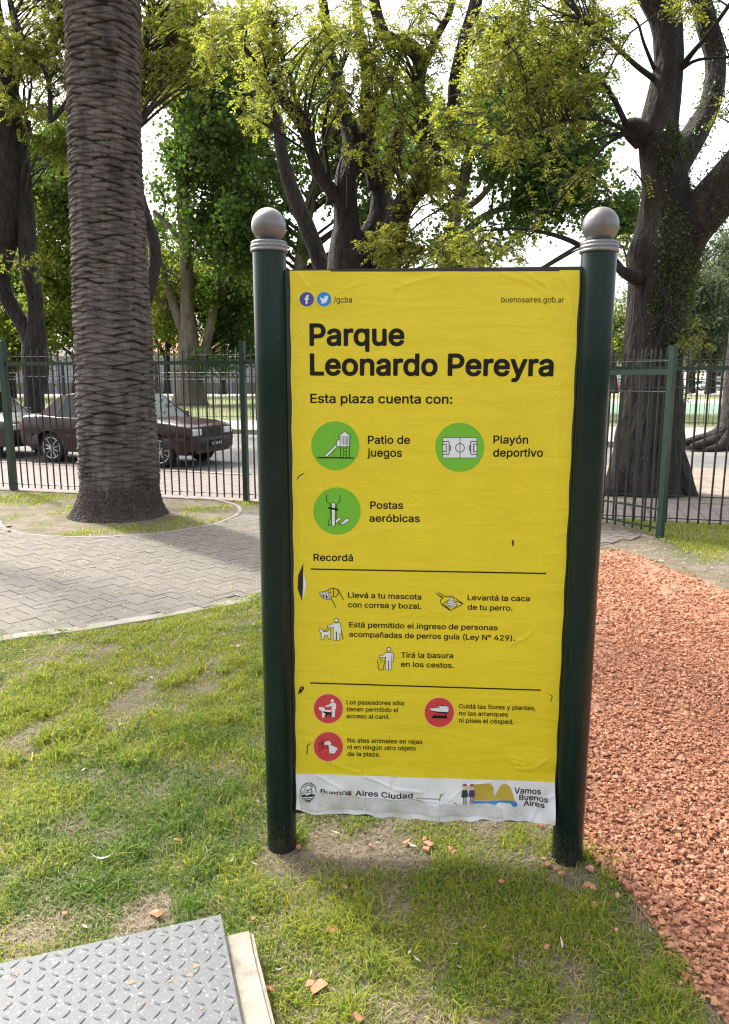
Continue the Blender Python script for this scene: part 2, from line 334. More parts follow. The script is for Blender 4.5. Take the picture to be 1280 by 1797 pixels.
mn287.N.$.I.'.G./.G1#.I1..R13/$12/+1,/-0|/10{/P12/t170<120R1(0m0h0v0V0{0D0}./0{.&0q.#0I.#0A.&0>.+0=0*070;0.0I/x0R/g0U/T0R/>0F//0*/-.+/$.#
mo291/T-x/>-|/$.,.m.9.R.W.H.i.?/(.:/P.;/o.@0/.I0H.W0`.m0v/%1(/>12/b17/x1603110Q1#0m0f0z0T1)0@12/x12/51*.r0{.[0k.E0V.30/-|/o-x /Q.[/b.X/t.Y00.e0@.x0K/:0N/^0F0*0<0=030G/t0T/T0S/>0I/-02/#/o.}/G/+/$/:.i
mp297.N,t.I,x.G-%.H1,.R13/$12/+1,/-0z/10z/L10/b160/150I1.0h0v0z0a1.0D160/1:/o1:/C16/(1,.e0{.N0d.60R.*0<-|/|-x/T-{/0.4/..//-,{/$,t /].[/x.Y07.f0J/$0S/C0T/g0K0/0<0F/|0T/^0S/H0I/:07/0/x/,/T/5/(/E.i
mq2970M,u0H-%0G.40D.607.+/|-{/T-x/:-|/$.*.k.8.V.N.D.r.</:.:/T.</t.C0<.M0R.`0l.v1%/511/X17/t150/1.0D0z0I0z0K1,0R121#121,1+1--%1*,w1#,t /Q.[/o.Y0/.g0=.{0G/>0I/X0G/k0>030-0I/x0R/k0U/P0S/:0G/,03.}/k.}/C/+/$/:.h
mr181.N.$.I.'.G./.H1,.R13/$12/+1,/-1%/11%/>1-/T150&150-1,0,0V/|0Q/^0R/G0K/:0B/00//-.+/$.#
ms255/C-x.v.&.Y.8.I.I.@.[.;.m.?.v.I.|.r/'.z.{/(.h/1.a/C.Y/X.X/g.Z/|.e0).r0'/$/{/-/o/2/$/E.`/V.Q/g.G/x.C07.D0I.H0V.R0h.e0{.v1*/>15/o15071*0R0o0^0`0e0M0d0>0Z0903010.03/|0H/t0P/b0V/P0W/>0S/10K/+0@/,03/30*/>0$0//l0@/e0R/X0d/C0j/50j.e0d.R0[.E0M.70:.+/x-{
mt159/1-}.m./.V.I.P.e.O0R./0T.+0W.(0`.(1,./12.O15.P1j.R1o.[1t/(1t/11q/41j/515/g12/m1(/m0`/i0V/50R/4/$/;.`/K.Z/b.^/k.W/q.</r.+/k.$/X-{
mu287/5-}.{.*.m.4.[.E.L.e.G/-.H1,.N12.W13/$12/,1,/0/$/8.m/A.e/P.^/b.Z/t._0+.i08.{0=/10?1,0I130y100}1#0}./0{.&0q.#0I.#0B.&0<.6/|.&/k-|
mv272/>.&/8./.20v.11,.410.<13.i13.r1./W/1/^/,0D1,0M121(111,1,1-1#/}.+/t.#/G.#
my272.e,r.N,v.F,{.E--.M-L.W-U.r-S/%-Y//-l/7.&/8./.20v.11,.410.<13.i13.r1./W/1/^/,0D1,0M121(111-1(1*0v/e-H/T-2/>,{/-,u
mz266.E.%.@./.A.R/n0M/g0Q.R0Q.I0S.D0`.D1(.I10.R130h110n1(0n0d0k0Z/C.e/G._0m.^0r.R0r./0o.&0d.#
m°221/-06.i0D.Y0R.I0h.B1(.D1O.R1l.m2*/125/^23/x2%081b0B1B0@0z020Z/o0@/T06 /60q/G0o/T0t/^0}/c1,/d19/`1F/X1O/K1V/51U/,1O/#1B.|15/#1(/)0z
má272/1-x.{-|.e.*.V.4.E.F.;.[.9.i.9/-.</>.O/X.m/l/5/u0*0&0/0/0+0@0&0J/x0P/X0V/:0N/-0D.{02.m00.F0<.@0I.H0Z.R0i.e0z/$1-/C15/X170*120B1(0Z0n0e0`0n0I0p0*0p.+0h.$0<.#03.'0/.2/g-{/P-x /5.[/G.X/^.Y/x.g0,/$0//10//C0*/E/C/</(/1.z/$.y.r/%.e /C1B/<1F/<1S/W22/a2?/k2B0A2?0E270C2./r1F/g1A
mé283/X-x/>-|/(.*.n.8.W.O.I.e.@/$.:/^.?0*.D0<.Q0V.`0h.r0z/-1,/>13/g170/120D1)0V0y0m0c0|0I1)0/1-/o1-/K1*/C1#/?/$/=/'/(/1.r/?.e/X.Y/t.Y0..`09.i0D.{0M/&0z.y1'.r1(.i0z.R0U./03-|/t-x /%/|/-/y0</y0C/|0>03030E/x0R/g0U/P0S/60D/*03 /P1A/F1F/E1O/b22/k2?/t2B0K2?0O270M2./|1F/t1A
mí117.N.$.I.'.G./.G1(.N12/$12/)10/.1(/..//*.&/$.# .W1A.M1F.L1S.m2<.v2A/R2?/U2;/U22/'1F.{1A
mñ287.N.$.I.'.G./.G1#.I1..R13/$12/+1,/-0|/10{/P12/t170<120R1(0m0h0v0V0{0D0}./0{.&0q.#0I.#0A.&0>.+0=0*070;0.0I/x0R/g0U/T0R/>0F//0*/-.+/$.# .v1O.o1X.q1s.{2*/128/>2:/T29/x2(0#2*0'220/280M290W220X2%0R1j0J1]0<1Q0/1M/t1N/K1_/>1O
mó291/T-x/>-|/$.,.m.9.R.W.H.i.?/(.:/P.;/o.@0/.I0H.W0`.m0v/%1(/>12/b17/x1603110Q1#0m0f0z0T1)0@12/x12/51*.r0{.[0k.E0V.30/-|/o-x /Q.[/b.X/t.Y00.e0@.x0K/:0N/^0F0*0<0=030G/t0T/T0S/>0I/-02/#/o.}/G/+/$/:.i /P1B/J1F/I1S/m2?/x2B0N2?0R270O2.0$1F/t1A
mú287/5-}.{.*.m.4.[.E.L.e.G/-.H1,.N12.W13/$12/,1,/0/$/8.m/A.e/P.^/b.Z/t._0+.i08.{0=/10?1,0I130y100}1#0}./0{.&0q.#0I.#0B.&0<.6/|.&/k-| /P1A/H1F/F1O/k2?/t2B0D2B0M2?0P22/|1F/t1A
bL275.W-x.M-}.G./.G2*.L22.W29/-28/622/;2%/;.i/C.f0z.d1(.^1*.W1*.+1#-{0q-x
bP311.W-x.M-}.G./.I2..W290/290M240m2'121f1>1S1H191M1#1L0Z1H0D1>0*1(/i0m/W0Z/O07/F/</C/;.//8.&/1-z/(-x />03/x0207060J0@0W0V0Y0h0W1(0M1;071H0&1K/>1K/;1B/;0<
ba272/(-t.i-}.[.).I.9.<.K.3.m.3/-.8/A.G/X.`/k/-/y0&0*0)0/0'0</|0F/o0N/^0P/K0O/50E.{0,.m0*.C07.<0@.;0M.E0a.S0q.b1#.{11/>1:/X1</t1;0/160K1(0_0q0k0`0s0I0w0*0v.+0p-}0d-x0<-x0*.(/k-w/X-s /8.`/X._/g.c/w.m0(/(0'/>/G/7/+/-/#.{/&.m/-.f
bd297/G-t/(-}.m./.V.E.C.e.7/5.5/T.6/t.?0@.I0V.[0o.r1(/115/G1;/o1;0*160@1*0D2/0R291(27102/132%12.+1--}1#-x0R-y0@.*0)-y/t-t /V.`/o.`0..m09/$0B/C0B/k0<0*0/0A/|0J/o0O/T0N/>0D/00//(/k/'/G/1/$/>.l
be283/K-t/1-{.r./.T.I.H.[.<.{.6/:.5/X.7/x.<03.H0R.W0h.o1#/)10/G1:/x1;0I1-0Z0|0v0`1(0D100%12/G1,/>0z/9/-/8/*/1///$/8.r/B.i/P.b/b._/t._0*.d07.n0D/(0M/+1#.}1,.u1..i0z.I0d.30Q.&0&-t /,0&/10$070$0<0&09030/0B/v0M/g0O/T0N/?0D/105
bn287.R-x.E.$.B./.B1#.D10.R18.{18/(16/11,/51+/X1:/t1<031:0U1,0i0v0v0d1$0M1(071).41&.&0z-z0m-x0I-x0@-{0:.&080&03070*0E/t0N/g0O/X0N/D0D/=0</50*/1.&/$-x
bo291/K-t/--}.r./.W.G.I.[.?.r.7/5.5/T.7/x.<03.H0R.[0l.r1%/-12/G1:/g1<0&1:0@120Z1#0v0d1)0M150*1:/g17/111.v1#.W0n.A0Y./03-w/o-r /V.`/t.`0/.j0<.{0F/>0F/o0>0/0-0D/o0O/T0N/>0B/10//(/k/&/P///(/>.m/K.d
bq2970R,n0H,r0C,{0B-}0@.)0&-w/g-r/G-t/(-}.m./.V.E.I.W.;.{.6/:.5/^.7/|.C0I.O0`.g0z.x1,/517/K1;/t1;0*160@1*0R180z181+15121,12,{1-,r1#,n /V.`/o.`0..m09/$0B/C0B/k0<0*0/0A/|0J/o0O/T0N/>0D/00//(/k/'/G/1/$/>.l
br181.R-x.E.$.B./.B1#.D10.R18/$18/11./T1;/t1<0*190210041(030Z0/0R0&0K/b0L/P0I/>0?/40*/3.//1.&/$-x
bu287/1-x.o.+.[.=.M.R.E.m.B/-.B1#.D10.R18.{18/(17/11//31#/4/(/9.v/C.j/P.c/b.a/t.e0&.l0/.v05/(08/:081#0;100I180z161%101)1#1).41&.&0z-z0q-x0I-x0@-|07.+/|-{/g-v/C-u
by272.W,n.H,r.?-%.I-P.W-[.m-X.{-]/*-l/3.+.-0v.*1(.-10.416.A18.i18.v11/W/C/^/=0A100I170R180z181+15121,110z/h-C/P-'/>,v.v,l
"""
# ------------------------------------------------------------------ materials in use
mat('soil', (0.095, 0.072, 0.050), (0.185, 0.148, 0.108), 9, 0.95, bump=0.014, bscale=45, c3=(0.085, 0.085, 0.032), s3=2.4, t3=(0.44, 0.60))
mat('lawn_far', (0.075, 0.11, 0.022), (0.14, 0.16, 0.040), 2.5, 0.95, bump=0.05, bscale=14, c3=(0.22, 0.19, 0.09), s3=0.5, t3=(0.5, 0.7))
mat('court_green', (0.085, 0.15, 0.10), (0.12, 0.19, 0.13), 0.6, 0.9)
mat('asphalt', (0.075, 0.074, 0.073), (0.12, 0.117, 0.112), 3, 0.85, bump=0.004, bscale=120, c3=(0.15, 0.135, 0.112), s3=0.45, t3=(0.5, 0.62))
mat('path_pale', (0.21, 0.185, 0.165), (0.28, 0.25, 0.225), 2, 0.9, bump=0.004, bscale=40)
mat('verge_dirt', (0.15, 0.12, 0.09), (0.245, 0.205, 0.16), 2.2, 0.95, bump=0.015, bscale=25, c3=(0.12, 0.14, 0.04), s3=1.2, t3=(0.60, 0.68))
mat('paver', (0.114, 0.100, 0.084), (0.136, 0.121, 0.103), island=True, lo=0.0, hi=1.0, rough=0.88, bump=0.004, bscale=70)
mat('joint', (0.085, 0.072, 0.055), (0.14, 0.12, 0.09), 20, 0.95)
mat('edging', (0.19, 0.172, 0.148), (0.27, 0.25, 0.22), 7, 0.9, bump=0.005, bscale=60, c3=(0.22, 0.19, 0.15), s3=4, t3=(0.55, 0.65))
mat('kerb', (0.16, 0.14, 0.12), (0.27, 0.24, 0.2), 4, 0.9, bump=0.005, bscale=40)
mat('brick_chip', (0.27, 0.100, 0.050), (0.50, 0.250, 0.145), island=True, lo=0.0, hi=1.0, rough=0.9, bump=0.0015, bscale=300)
mat('brick_dust', (0.24, 0.105, 0.06), (0.36, 0.185, 0.11), 18, 0.95, bump=0.012, bscale=60, c3=(0.20, 0.15, 0.10), s3=3, t3=(0.55, 0.7))
mat('grass', (0.115, 0.180, 0.018), (0.34, 0.345, 0.042), island=True, lo=0.0, hi=1.0, rough=0.6, spec=0.25, transl=((0.20, 0.36, 0.025), (0.66, 0.64, 0.07), 0.45))
mat('grass_deep', (0.050, 0.120, 0.018), (0.17, 0.245, 0.034), island=True, lo=0.0, hi=1.0, rough=0.6, spec=0.25, transl=((0.08, 0.20, 0.02), (0.28, 0.40, 0.05), 0.42))
mat('straw', (0.20, 0.16, 0.085), (0.36, 0.31, 0.19), island=True, lo=0.0, hi=1.0, rough=0.8, transl=((0.3, 0.25, 0.12), (0.5, 0.42, 0.25), 0.25))
mat('litter', (0.14, 0.10, 0.065), (0.42, 0.37, 0.29), island=True, lo=0.0, hi=1.0, rough=0.8)
mat('petal', (0.42, 0.40, 0.05), (0.62, 0.56, 0.16), island=True, lo=0.0, hi=1.0, rough=0.8)

# sidewalk tiles: a brick pattern in the base colour
def tile_mat():
    m = mat('sidewalk_tile', (0.13, 0.105, 0.093), (0.19, 0.155, 0.14), 3, 0.85, bump=0.003, bscale=60)
    n, l = m.node_tree.nodes, m.node_tree.links
    b = n.new('ShaderNodeTexBrick'); b.offset = 0.0; b.inputs['Scale'].default_value = 1.0
    b.inputs['Brick Width'].default_value = 0.2; b.inputs['Row Height'].default_value = 0.2
    b.inputs['Mortar Size'].default_value = 0.016; b.inputs['Mortar Smooth'].default_value = 0.3
    b.inputs['Color1'].default_value = (0.150, 0.120, 0.108, 1); b.inputs['Color2'].default_value = (0.190, 0.154, 0.140, 1); b.inputs['Mortar'].default_value = (0.065, 0.050, 0.045, 1)
    tc = n.new('ShaderNodeTexCoord'); mp = n.new('ShaderNodeMapping'); mp.inputs['Rotation'].default_value = (0, 0, math.radians(15.5))
    l.new(tc.outputs['Object'], mp.inputs['Vector']); l.new(mp.outputs[0], b.inputs['Vector'])
    p = n['Principled BSDF']; src = p.inputs['Base Color'].links[0].from_socket
    mx = n.new('ShaderNodeMix'); mx.data_type = 'RGBA'; mx.blend_type = 'MIX'; mx.inputs['Factor'].default_value = 0.65
    l.new(src, mx.inputs['A']); l.new(b.outputs['Color'], mx.inputs['B']); l.new(mx.outputs['Result'], p.inputs['Base Color'])
tile_mat()

def sheet(name, pts, z, m, kind='structure'):
    pts = [(p[0], p[1], z) for p in pts]
    tri = tessellate_polygon([[Vector(p) for p in pts]])
    a = np.array(pts)
    F = []
    for t in tri:
        p = a[list(t)]
        c = (p[1][0] - p[0][0]) * (p[2][1] - p[0][1]) - (p[1][1] - p[0][1]) * (p[2][0] - p[0][0])
        F.append(list(t) if c > 0 else list(t)[::-1])
    return tag(mk(name, pts, F, M(m)), kind=kind)
def strip(name, line, w, h, m, z0=-0.05):
    """raised strip along a ground line (kerbs and edgings)"""
    L = catmull(np.array([(p[0], p[1], 0) for p in line]), 0.15)
    T = np.gradient(L, axis=0); T /= np.linalg.norm(T, axis=1)[:, None]
    N = np.stack([-T[:, 1], T[:, 0], 0 * T[:, 0]], 1)
    b = 0.006
    prof = [(-w / 2, z0), (-w / 2, h - b), (-w / 2 + b, h), (w / 2 - b, h), (w / 2, h - b), (w / 2, z0)]
    V = np.concatenate([[L[i] + N[i] * (o + 0.004 * wob(L[i][0], L[i][1], 0, 7)) + np.array([0, 0, z + (0.004 * wob(L[i][0], L[i][1], 0, 9, 3) if z > 0 else 0)]) for o, z in prof] for i in range(len(L))])
    k = len(prof); F = []
    for i in range(len(L) - 1):
        for j in range(k - 1):
            a = i * k + j
            F.append((a, a + 1, a + 1 + k, a + k))
    F += [tuple(range(k))[::-1], tuple(range((len(L) - 1) * k, len(L) * k))]
    return tag(mk(name, V, F, M(m)), kind='structure')

# ------------------------------------------------------------------ ground, street, far park
S = 900
sheet('ground', [(-S, -60), (S, -60), (S, S), (-S, S)], 0.0, 'soil')
def fence_y(x): return 9.50 - 0.275 * x          # line of the near fence
def near_kerb(x): return 11.98 - 0.385 * x
def far_kerb(x): return 20.87 - 0.45 * x
sheet('sidewalk', [(-40, fence_y(-40) + 0.0), (7.0, fence_y(7.0)), (7.0, near_kerb(5.2)), (-2.2, near_kerb(-2.2)), (-40, near_kerb(-40))], 0.008, 'sidewalk_tile')
sheet('dirt_verge', [(1.5, near_kerb(1.5) - 1.3), (4.6, 9.75), (30, 4.0), (30, 7.6), (14, 10.7), (7.0, 13.6), (3.2, 14.6), (0.2, 13.0)], 0.012, 'verge_dirt')
sheet('road', [(-120, near_kerb(-120)), (-1.9, near_kerb(-1.9)), (60, near_kerb(60) + 4), (60, far_kerb(60)), (-120, far_kerb(-120))], 0.004, 'asphalt')
strip('near_kerb', [(-40, near_kerb(-40)), (-20, near_kerb(-20)), (-8, near_kerb(-8)), (-2.0, near_kerb(-2.0))], 0.14, 0.022, 'kerb')
sheet('far_verge', [(-120, far_kerb(-120)), (60, far_kerb(60)), (60, far_kerb(60) + 9), (-120, far_kerb(-120) + 7)], 0.13, 'path_pale')
strip('far_kerb', [(-120, far_kerb(-120)), (-30, far_kerb(-30)), (8.1, far_kerb(8.1))], 0.2, 0.15, 'kerb')
strip('far_kerb', [(9.2, far_kerb(9.2)), (30, far_kerb(30))], 0.2, 0.15, 'kerb')
def far_fence(x): return 26.8 - 0.26 * x
sheet('far_lawn', [(-150, far_fence(-150)), (0, far_fence(0)), (2, 200), (-150, 200)], 0.136, 'lawn_far')
sheet('far_lawn', [(0.0, far_fence(0)), (70, far_fence(70)), (120, 200), (2.0, 200)], 0.136, 'lawn_far')
sheet('play_court', [(4, 33.0), (70, 29.0), (80, 44), (4, 47)], 0.142, 'court_green')
sheet('park_path', [(4, 47), (80, 44), (90, 53), (4, 57.5)], 0.146, 'path_pale')
sheet('park_path', [(4, 72), (120, 66), (120, 90), (4, 100)], 0.146, 'path_pale')
sheet('wall_pavement', [(-150, 62), (-1, 68), (0, 86), (-150, 90)], 0.146, 'path_pale')

# ------------------------------------------------------------------ paved plaza (herringbone pavers, each its own block of the sheet)
edge = [G(-900, 1330), G(-500, 1240), G(-120, 1150), G(0, 1120), G(100, 1108), G(200, 1094), G(300, 1077), G(380, 1060), G(460, 1044), G(700, 1000), G(1000, 962), G(1052, 958), G(1095, 950)]
ringc, ringr = np.array([-2.96, 9.02]), 1.40
poly = [p[:2] for p in edge] + [(2.95, 7.75), (2.3, 8.55), (0.8, 8.9), (-1.1, 9.2)] + [tuple(ringc + ringr * np.array([math.cos(t), math.sin(t)])) for t in np.linspace(0.1, -math.pi * 0.80, 24)] + [G(0, 925)[:2], G(-120, 928)[:2], G(-600, 940)[:2], G(-1100, 950)[:2]]
sheet('plaza_bed', poly, 0.004, 'joint')
def herringbone():
    a, b, g = 0.18, 0.09, 0.0022
    ang = math.radians(49)
    V, F = [], []
    ca, sa = math.cos(ang), math.sin(ang)
    for n in range(-80, 80):
        for m in range(-24, 24):
            x0, y0 = n * b + m * 2 * b, n * b - m * 2 * b
            for (x, y, w, h) in ((x0, y0, a, b), (x0, y0 + b, b, a)):
                V.append((x + g, y + g, x + w - g, y + h - g))
    V = np.array(V)
    Vx = np.stack([V[:, 0], V[:, 2], V[:, 2], V[:, 0]], 1); Vy = np.stack([V[:, 1], V[:, 1], V[:, 3], V[:, 3]], 1)
    X = Vx * ca - Vy * sa - 2.2; Y = Vx * sa + Vy * ca + 6.3
    k = inpoly(X.mean(1), Y.mean(1), poly)
    X, Y = X[k], Y[k]
    Z = 0.011 + 0.0006 * rng.normal(size=X.shape).clip(-1.5, 1.5) + 0.0010 * rng.normal(size=(len(X), 1)).clip(-2, 2) + 0.004 * wob(X, Y, 0, 0.8)
    W = np.stack([X, Y, np.maximum(Z, 0.007)], 2)
    top = W.reshape(-1, 3)
    n = len(top)
    base = top.copy(); base[:, 2] = 0.002
    q = np.arange(n).reshape(-1, 4)
    F = [q]
    for i in range(4):
        F.append(np.stack([q[:, i] + n, q[:, (i + 1) % 4] + n, q[:, (i + 1) % 4], q[:, i]], 1))
    return tag(mk('plaza_pavers', np.concatenate([top, base]), F, M('paver')), kind='structure')
herringbone()
strip('plaza_edging', [G(-900, 1333), G(-500, 1243), G(-120, 1153), G(0, 1123), G(100, 1110), G(200, 1096), G(300, 1079), G(380, 1064), G(460, 1049), G(700, 1006), G(1000, 966), G(1052, 962)], 0.11, 0.012, 'edging')
strip('palm_ring', [tuple(ringc + ringr * np.array([math.cos(t), math.sin(t)])) for t in np.linspace(1.1, -math.pi * 0.88, 40)], 0.05, 0.015, 'kerb')

# ------------------------------------------------------------------ gravel of crushed brick
gpoly = [G(1275, 1800)[:2], G(1238, 1750)[:2], G(1200, 1700)[:2], G(1160, 1645)[:2], G(1112, 1585)[:2], G(1080, 1545)[:2], G(1040, 1500)[:2], G(1015, 1440)[:2], G(1000, 1300)[:2], G(995, 1150)[:2], G(1000, 1010)[:2], G(1035, 966)[:2], G(1090, 968)[:2], G(1130, 980)[:2], G(1185, 1003)[:2], G(1230, 1018)[:2], G(1290, 1042)[:2], G(1500, 1120)[:2], (6.0, 4.0), (6.0, 0.8), (1.1, 0.8)]
sheet('gravel_bed', gpoly, 0.006, 'brick_dust')
def chips(X, Y, size, zb):
    n = len(X)
    B = np.array([[-1, -1, -1], [1, -1, -1], [1, 1, -1], [-1, 1, -1], [-1, -1, 1], [1, -1, 1], [1, 1, 1], [-1, 1, 1]], float)
    V = B[None] + rng.uniform(-0.42, 0.42, (n, 8, 3))
    V[:, 4:, :2] *= rng.uniform(0.5, 1.0, (n, 1, 2))
    V *= np.stack([size * rng.uniform(0.7, 1.25, n), size * rng.uniform(0.4, 0.9, n), size * rng.uniform(0.22, 0.5, n)], 1)[:, None, :] * 0.5
    q = rng.normal(size=(n, 4)) * np.array([1, 0.17, 0.17, 1]); q /= np.linalg.norm(q, axis=1)[:, None]
    w, x, y, z = q.T
    R = np.stack([np.stack([1 - 2 * (y * y + z * z), 2 * (x * y - z * w), 2 * (x * z + y * w)], 1), np.stack([2 * (x * y + z * w), 1 - 2 * (x * x + z * z), 2 * (y * z - x * w)], 1), np.stack([2 * (x * z - y * w), 2 * (y * z + x * w), 1 - 2 * (x * x + y * y)], 1)], 1)
    V = np.einsum('nij,nkj->nki', R, V) + np.stack([X, Y, zb + size * 0.12], 1)[:, None, :]
    f = np.array([(0, 3, 2, 1), (4, 5, 6, 7), (0, 1, 5, 4), (1, 2, 6, 5), (2, 3, 7, 6), (3, 0, 4, 7)])
    return V.reshape(-1, 3), (np.arange(n)[:, None, None] * 8 + f[None]).reshape(-1, 4)
def gravel():
    Xs, Ys, Ss = [], [], []
    for (y0, y1, dens, s0, s1) in ((0.8, 2.6, 7500, 0.008, 0.028), (2.6, 4.5, 6000, 0.009, 0.026), (4.5, 8.2, 3000, 0.013, 0.030)):
        n = int(dens * (y1 - y0) * 5.0)
        x = rng.uniform(0.5, 5.5, n); y = rng.uniform(y0, y1, n)
        wx, wy = x + 0.05 * wob(x, y, 0, 4), y + 0.06 * wob(x, y, 0, 4, 5)
        k = inpoly(wx, wy, gpoly) & (x < 0.62 * y + 1.3)
        k &= rng.uniform(size=n) < np.clip(0.85 + 1.1 * wob(x, y, 0, 2.2, 9), 0.22, 1)
        Xs.append(x[k]); Ys.append(y[k]); Ss.append(s0 + (s1 - s0) * rng.beta(1.4, 2.6, k.sum()))
    X, Y, S_ = map(np.concatenate, (Xs, Ys, Ss))
    # stray chips beyond the edge
    n = 2600
    x = rng.uniform(0.6, 3.6, n); y = rng.uniform(1.3, 7.6, n)
    px = np.array([min(np.hypot(*(np.array([a, b]) - c)) for c in np.array(gpoly)[:17]) for a, b in zip(x, y)])
    k = (~inpoly(x, y, gpoly)) & (px < 0.20) & (rng.uniform(size=n) < 0.4)
    X = np.concatenate([X, x[k]]); Y = np.concatenate([Y, y[k]]); S_ = np.concatenate([S_, rng.uniform(0.012, 0.026, k.sum())])
    Z = 0.006 + rng.uniform(0, 0.012, len(X)) + 0.01 * np.clip(wob(X, Y, 0, 3), 0, 1)
    V, F = chips(X, Y, S_, Z)
    return tag(mk('brick_gravel', V, F, M('brick_chip')), 'crushed terracotta brick gravel of the path right of the sign', 'gravel', kind='stuff')
gravel()

# ------------------------------------------------------------------ lawn
SIGN_L, SIGN_R = np.array([-0.296, 2.405]), np.array([0.708, 2.335])
plate_quad = None
def PL(px, py, z): return G(px, py, z)
pc0 = G(388, 1604, 0.12)[:2]; pey = G(426, 1797, 0.12)[:2] - pc0; pey /= np.linalg.norm(pey); pex = np.array([pey[1], -pey[0]])
def hatch_uv(x, y):
    d = np.stack([x - pc0[0], y - pc0[1]], -1)
    return d @ pex, d @ pey
def grass_density(x, y):
    d = 0.74 + 0.70 * wob(x, y, 0, 2.3) + 0.55 * wob(x, y, 0, 8.5, 11)
    # bare trodden earth under the sign and here and there
    for (px, py, sx, sy, s) in ((650, 1502, 0.22, 0.075, 1.1), (905, 1500, 0.12, 0.08, 0.8), (300, 1590, 0.15, 0.07, 1.0), (310, 1500, 0.16, 0.08, 0.8), (60, 1640, 0.09, 0.05, 1.0), (30, 1310, 0.14, 0.16, 0.9), (230, 1360, 0.2, 0.1, 0.5), (250, 1175, 0.3, 0.10, 0.35), (120, 1140, 0.4, 0.10, 0.4), (1060, 1540, 0.10, 0.08, 0.5)):
        c = G(px, py)
        d = d - s * np.exp(-((x - c[0]) / sx) ** 2 - ((y - c[1]) / sy) ** 2)
    return np.clip(d + 0.25 * np.clip(y - 2.9, 0, 1), 0.03, 1)
lawn_poly = [(-5.5, 0.6), (-5.5, 2.4)] + [tuple(p[:2]) for p in edge[:10]] + [G(940, 985)[:2], G(995, 1012)[:2]] + [tuple(p) for p in gpoly[9::-1]] + [(1.0, 1.0)]
def blades(X, Y, H, W, lean, name, m, label, cat, z=0.0, pick=None):
    n = len(X)
    az = rng.uniform(0, 6.283, n)
    dx, dy = np.cos(az), np.sin(az)
    ln = H * lean
    th = az + math.pi / 2 + rng.uniform(-0.6, 0.6, n)
    wx, wy = np.cos(th) * W / 2, np.sin(th) * W / 2
    V = np.zeros((n, 5, 3))
    V[:, 0] = np.stack([X - wx, Y - wy, 0 * X + z], 1); V[:, 1] = np.stack([X + wx, Y + wy, 0 * X + z], 1)
    mx, my, mz = X + dx * ln * 0.35, Y + dy * ln * 0.35, z + H * 0.62
    V[:, 2] = np.stack([mx + wx * 0.85, my + wy * 0.85, mz], 1); V[:, 3] = np.stack([mx - wx * 0.85, my - wy * 0.85, mz], 1)
    V[:, 4] = np.stack([X + dx * ln, Y + dy * ln, z + H * np.clip(1.0 - 0.25 * lean, 0.25, 1)], 1)
    i = np.arange(n)[:, None] * 5
    return tag(mk(name, V.reshape(-1, 3), [i + np.array([[0, 1, 2, 3]]), i + np.array([[3, 2, 4]])], [M(q) for q in m] if isinstance(m, tuple) else M(m), fm=None if pick is None else np.concatenate([pick, pick])), label, cat, kind='stuff')
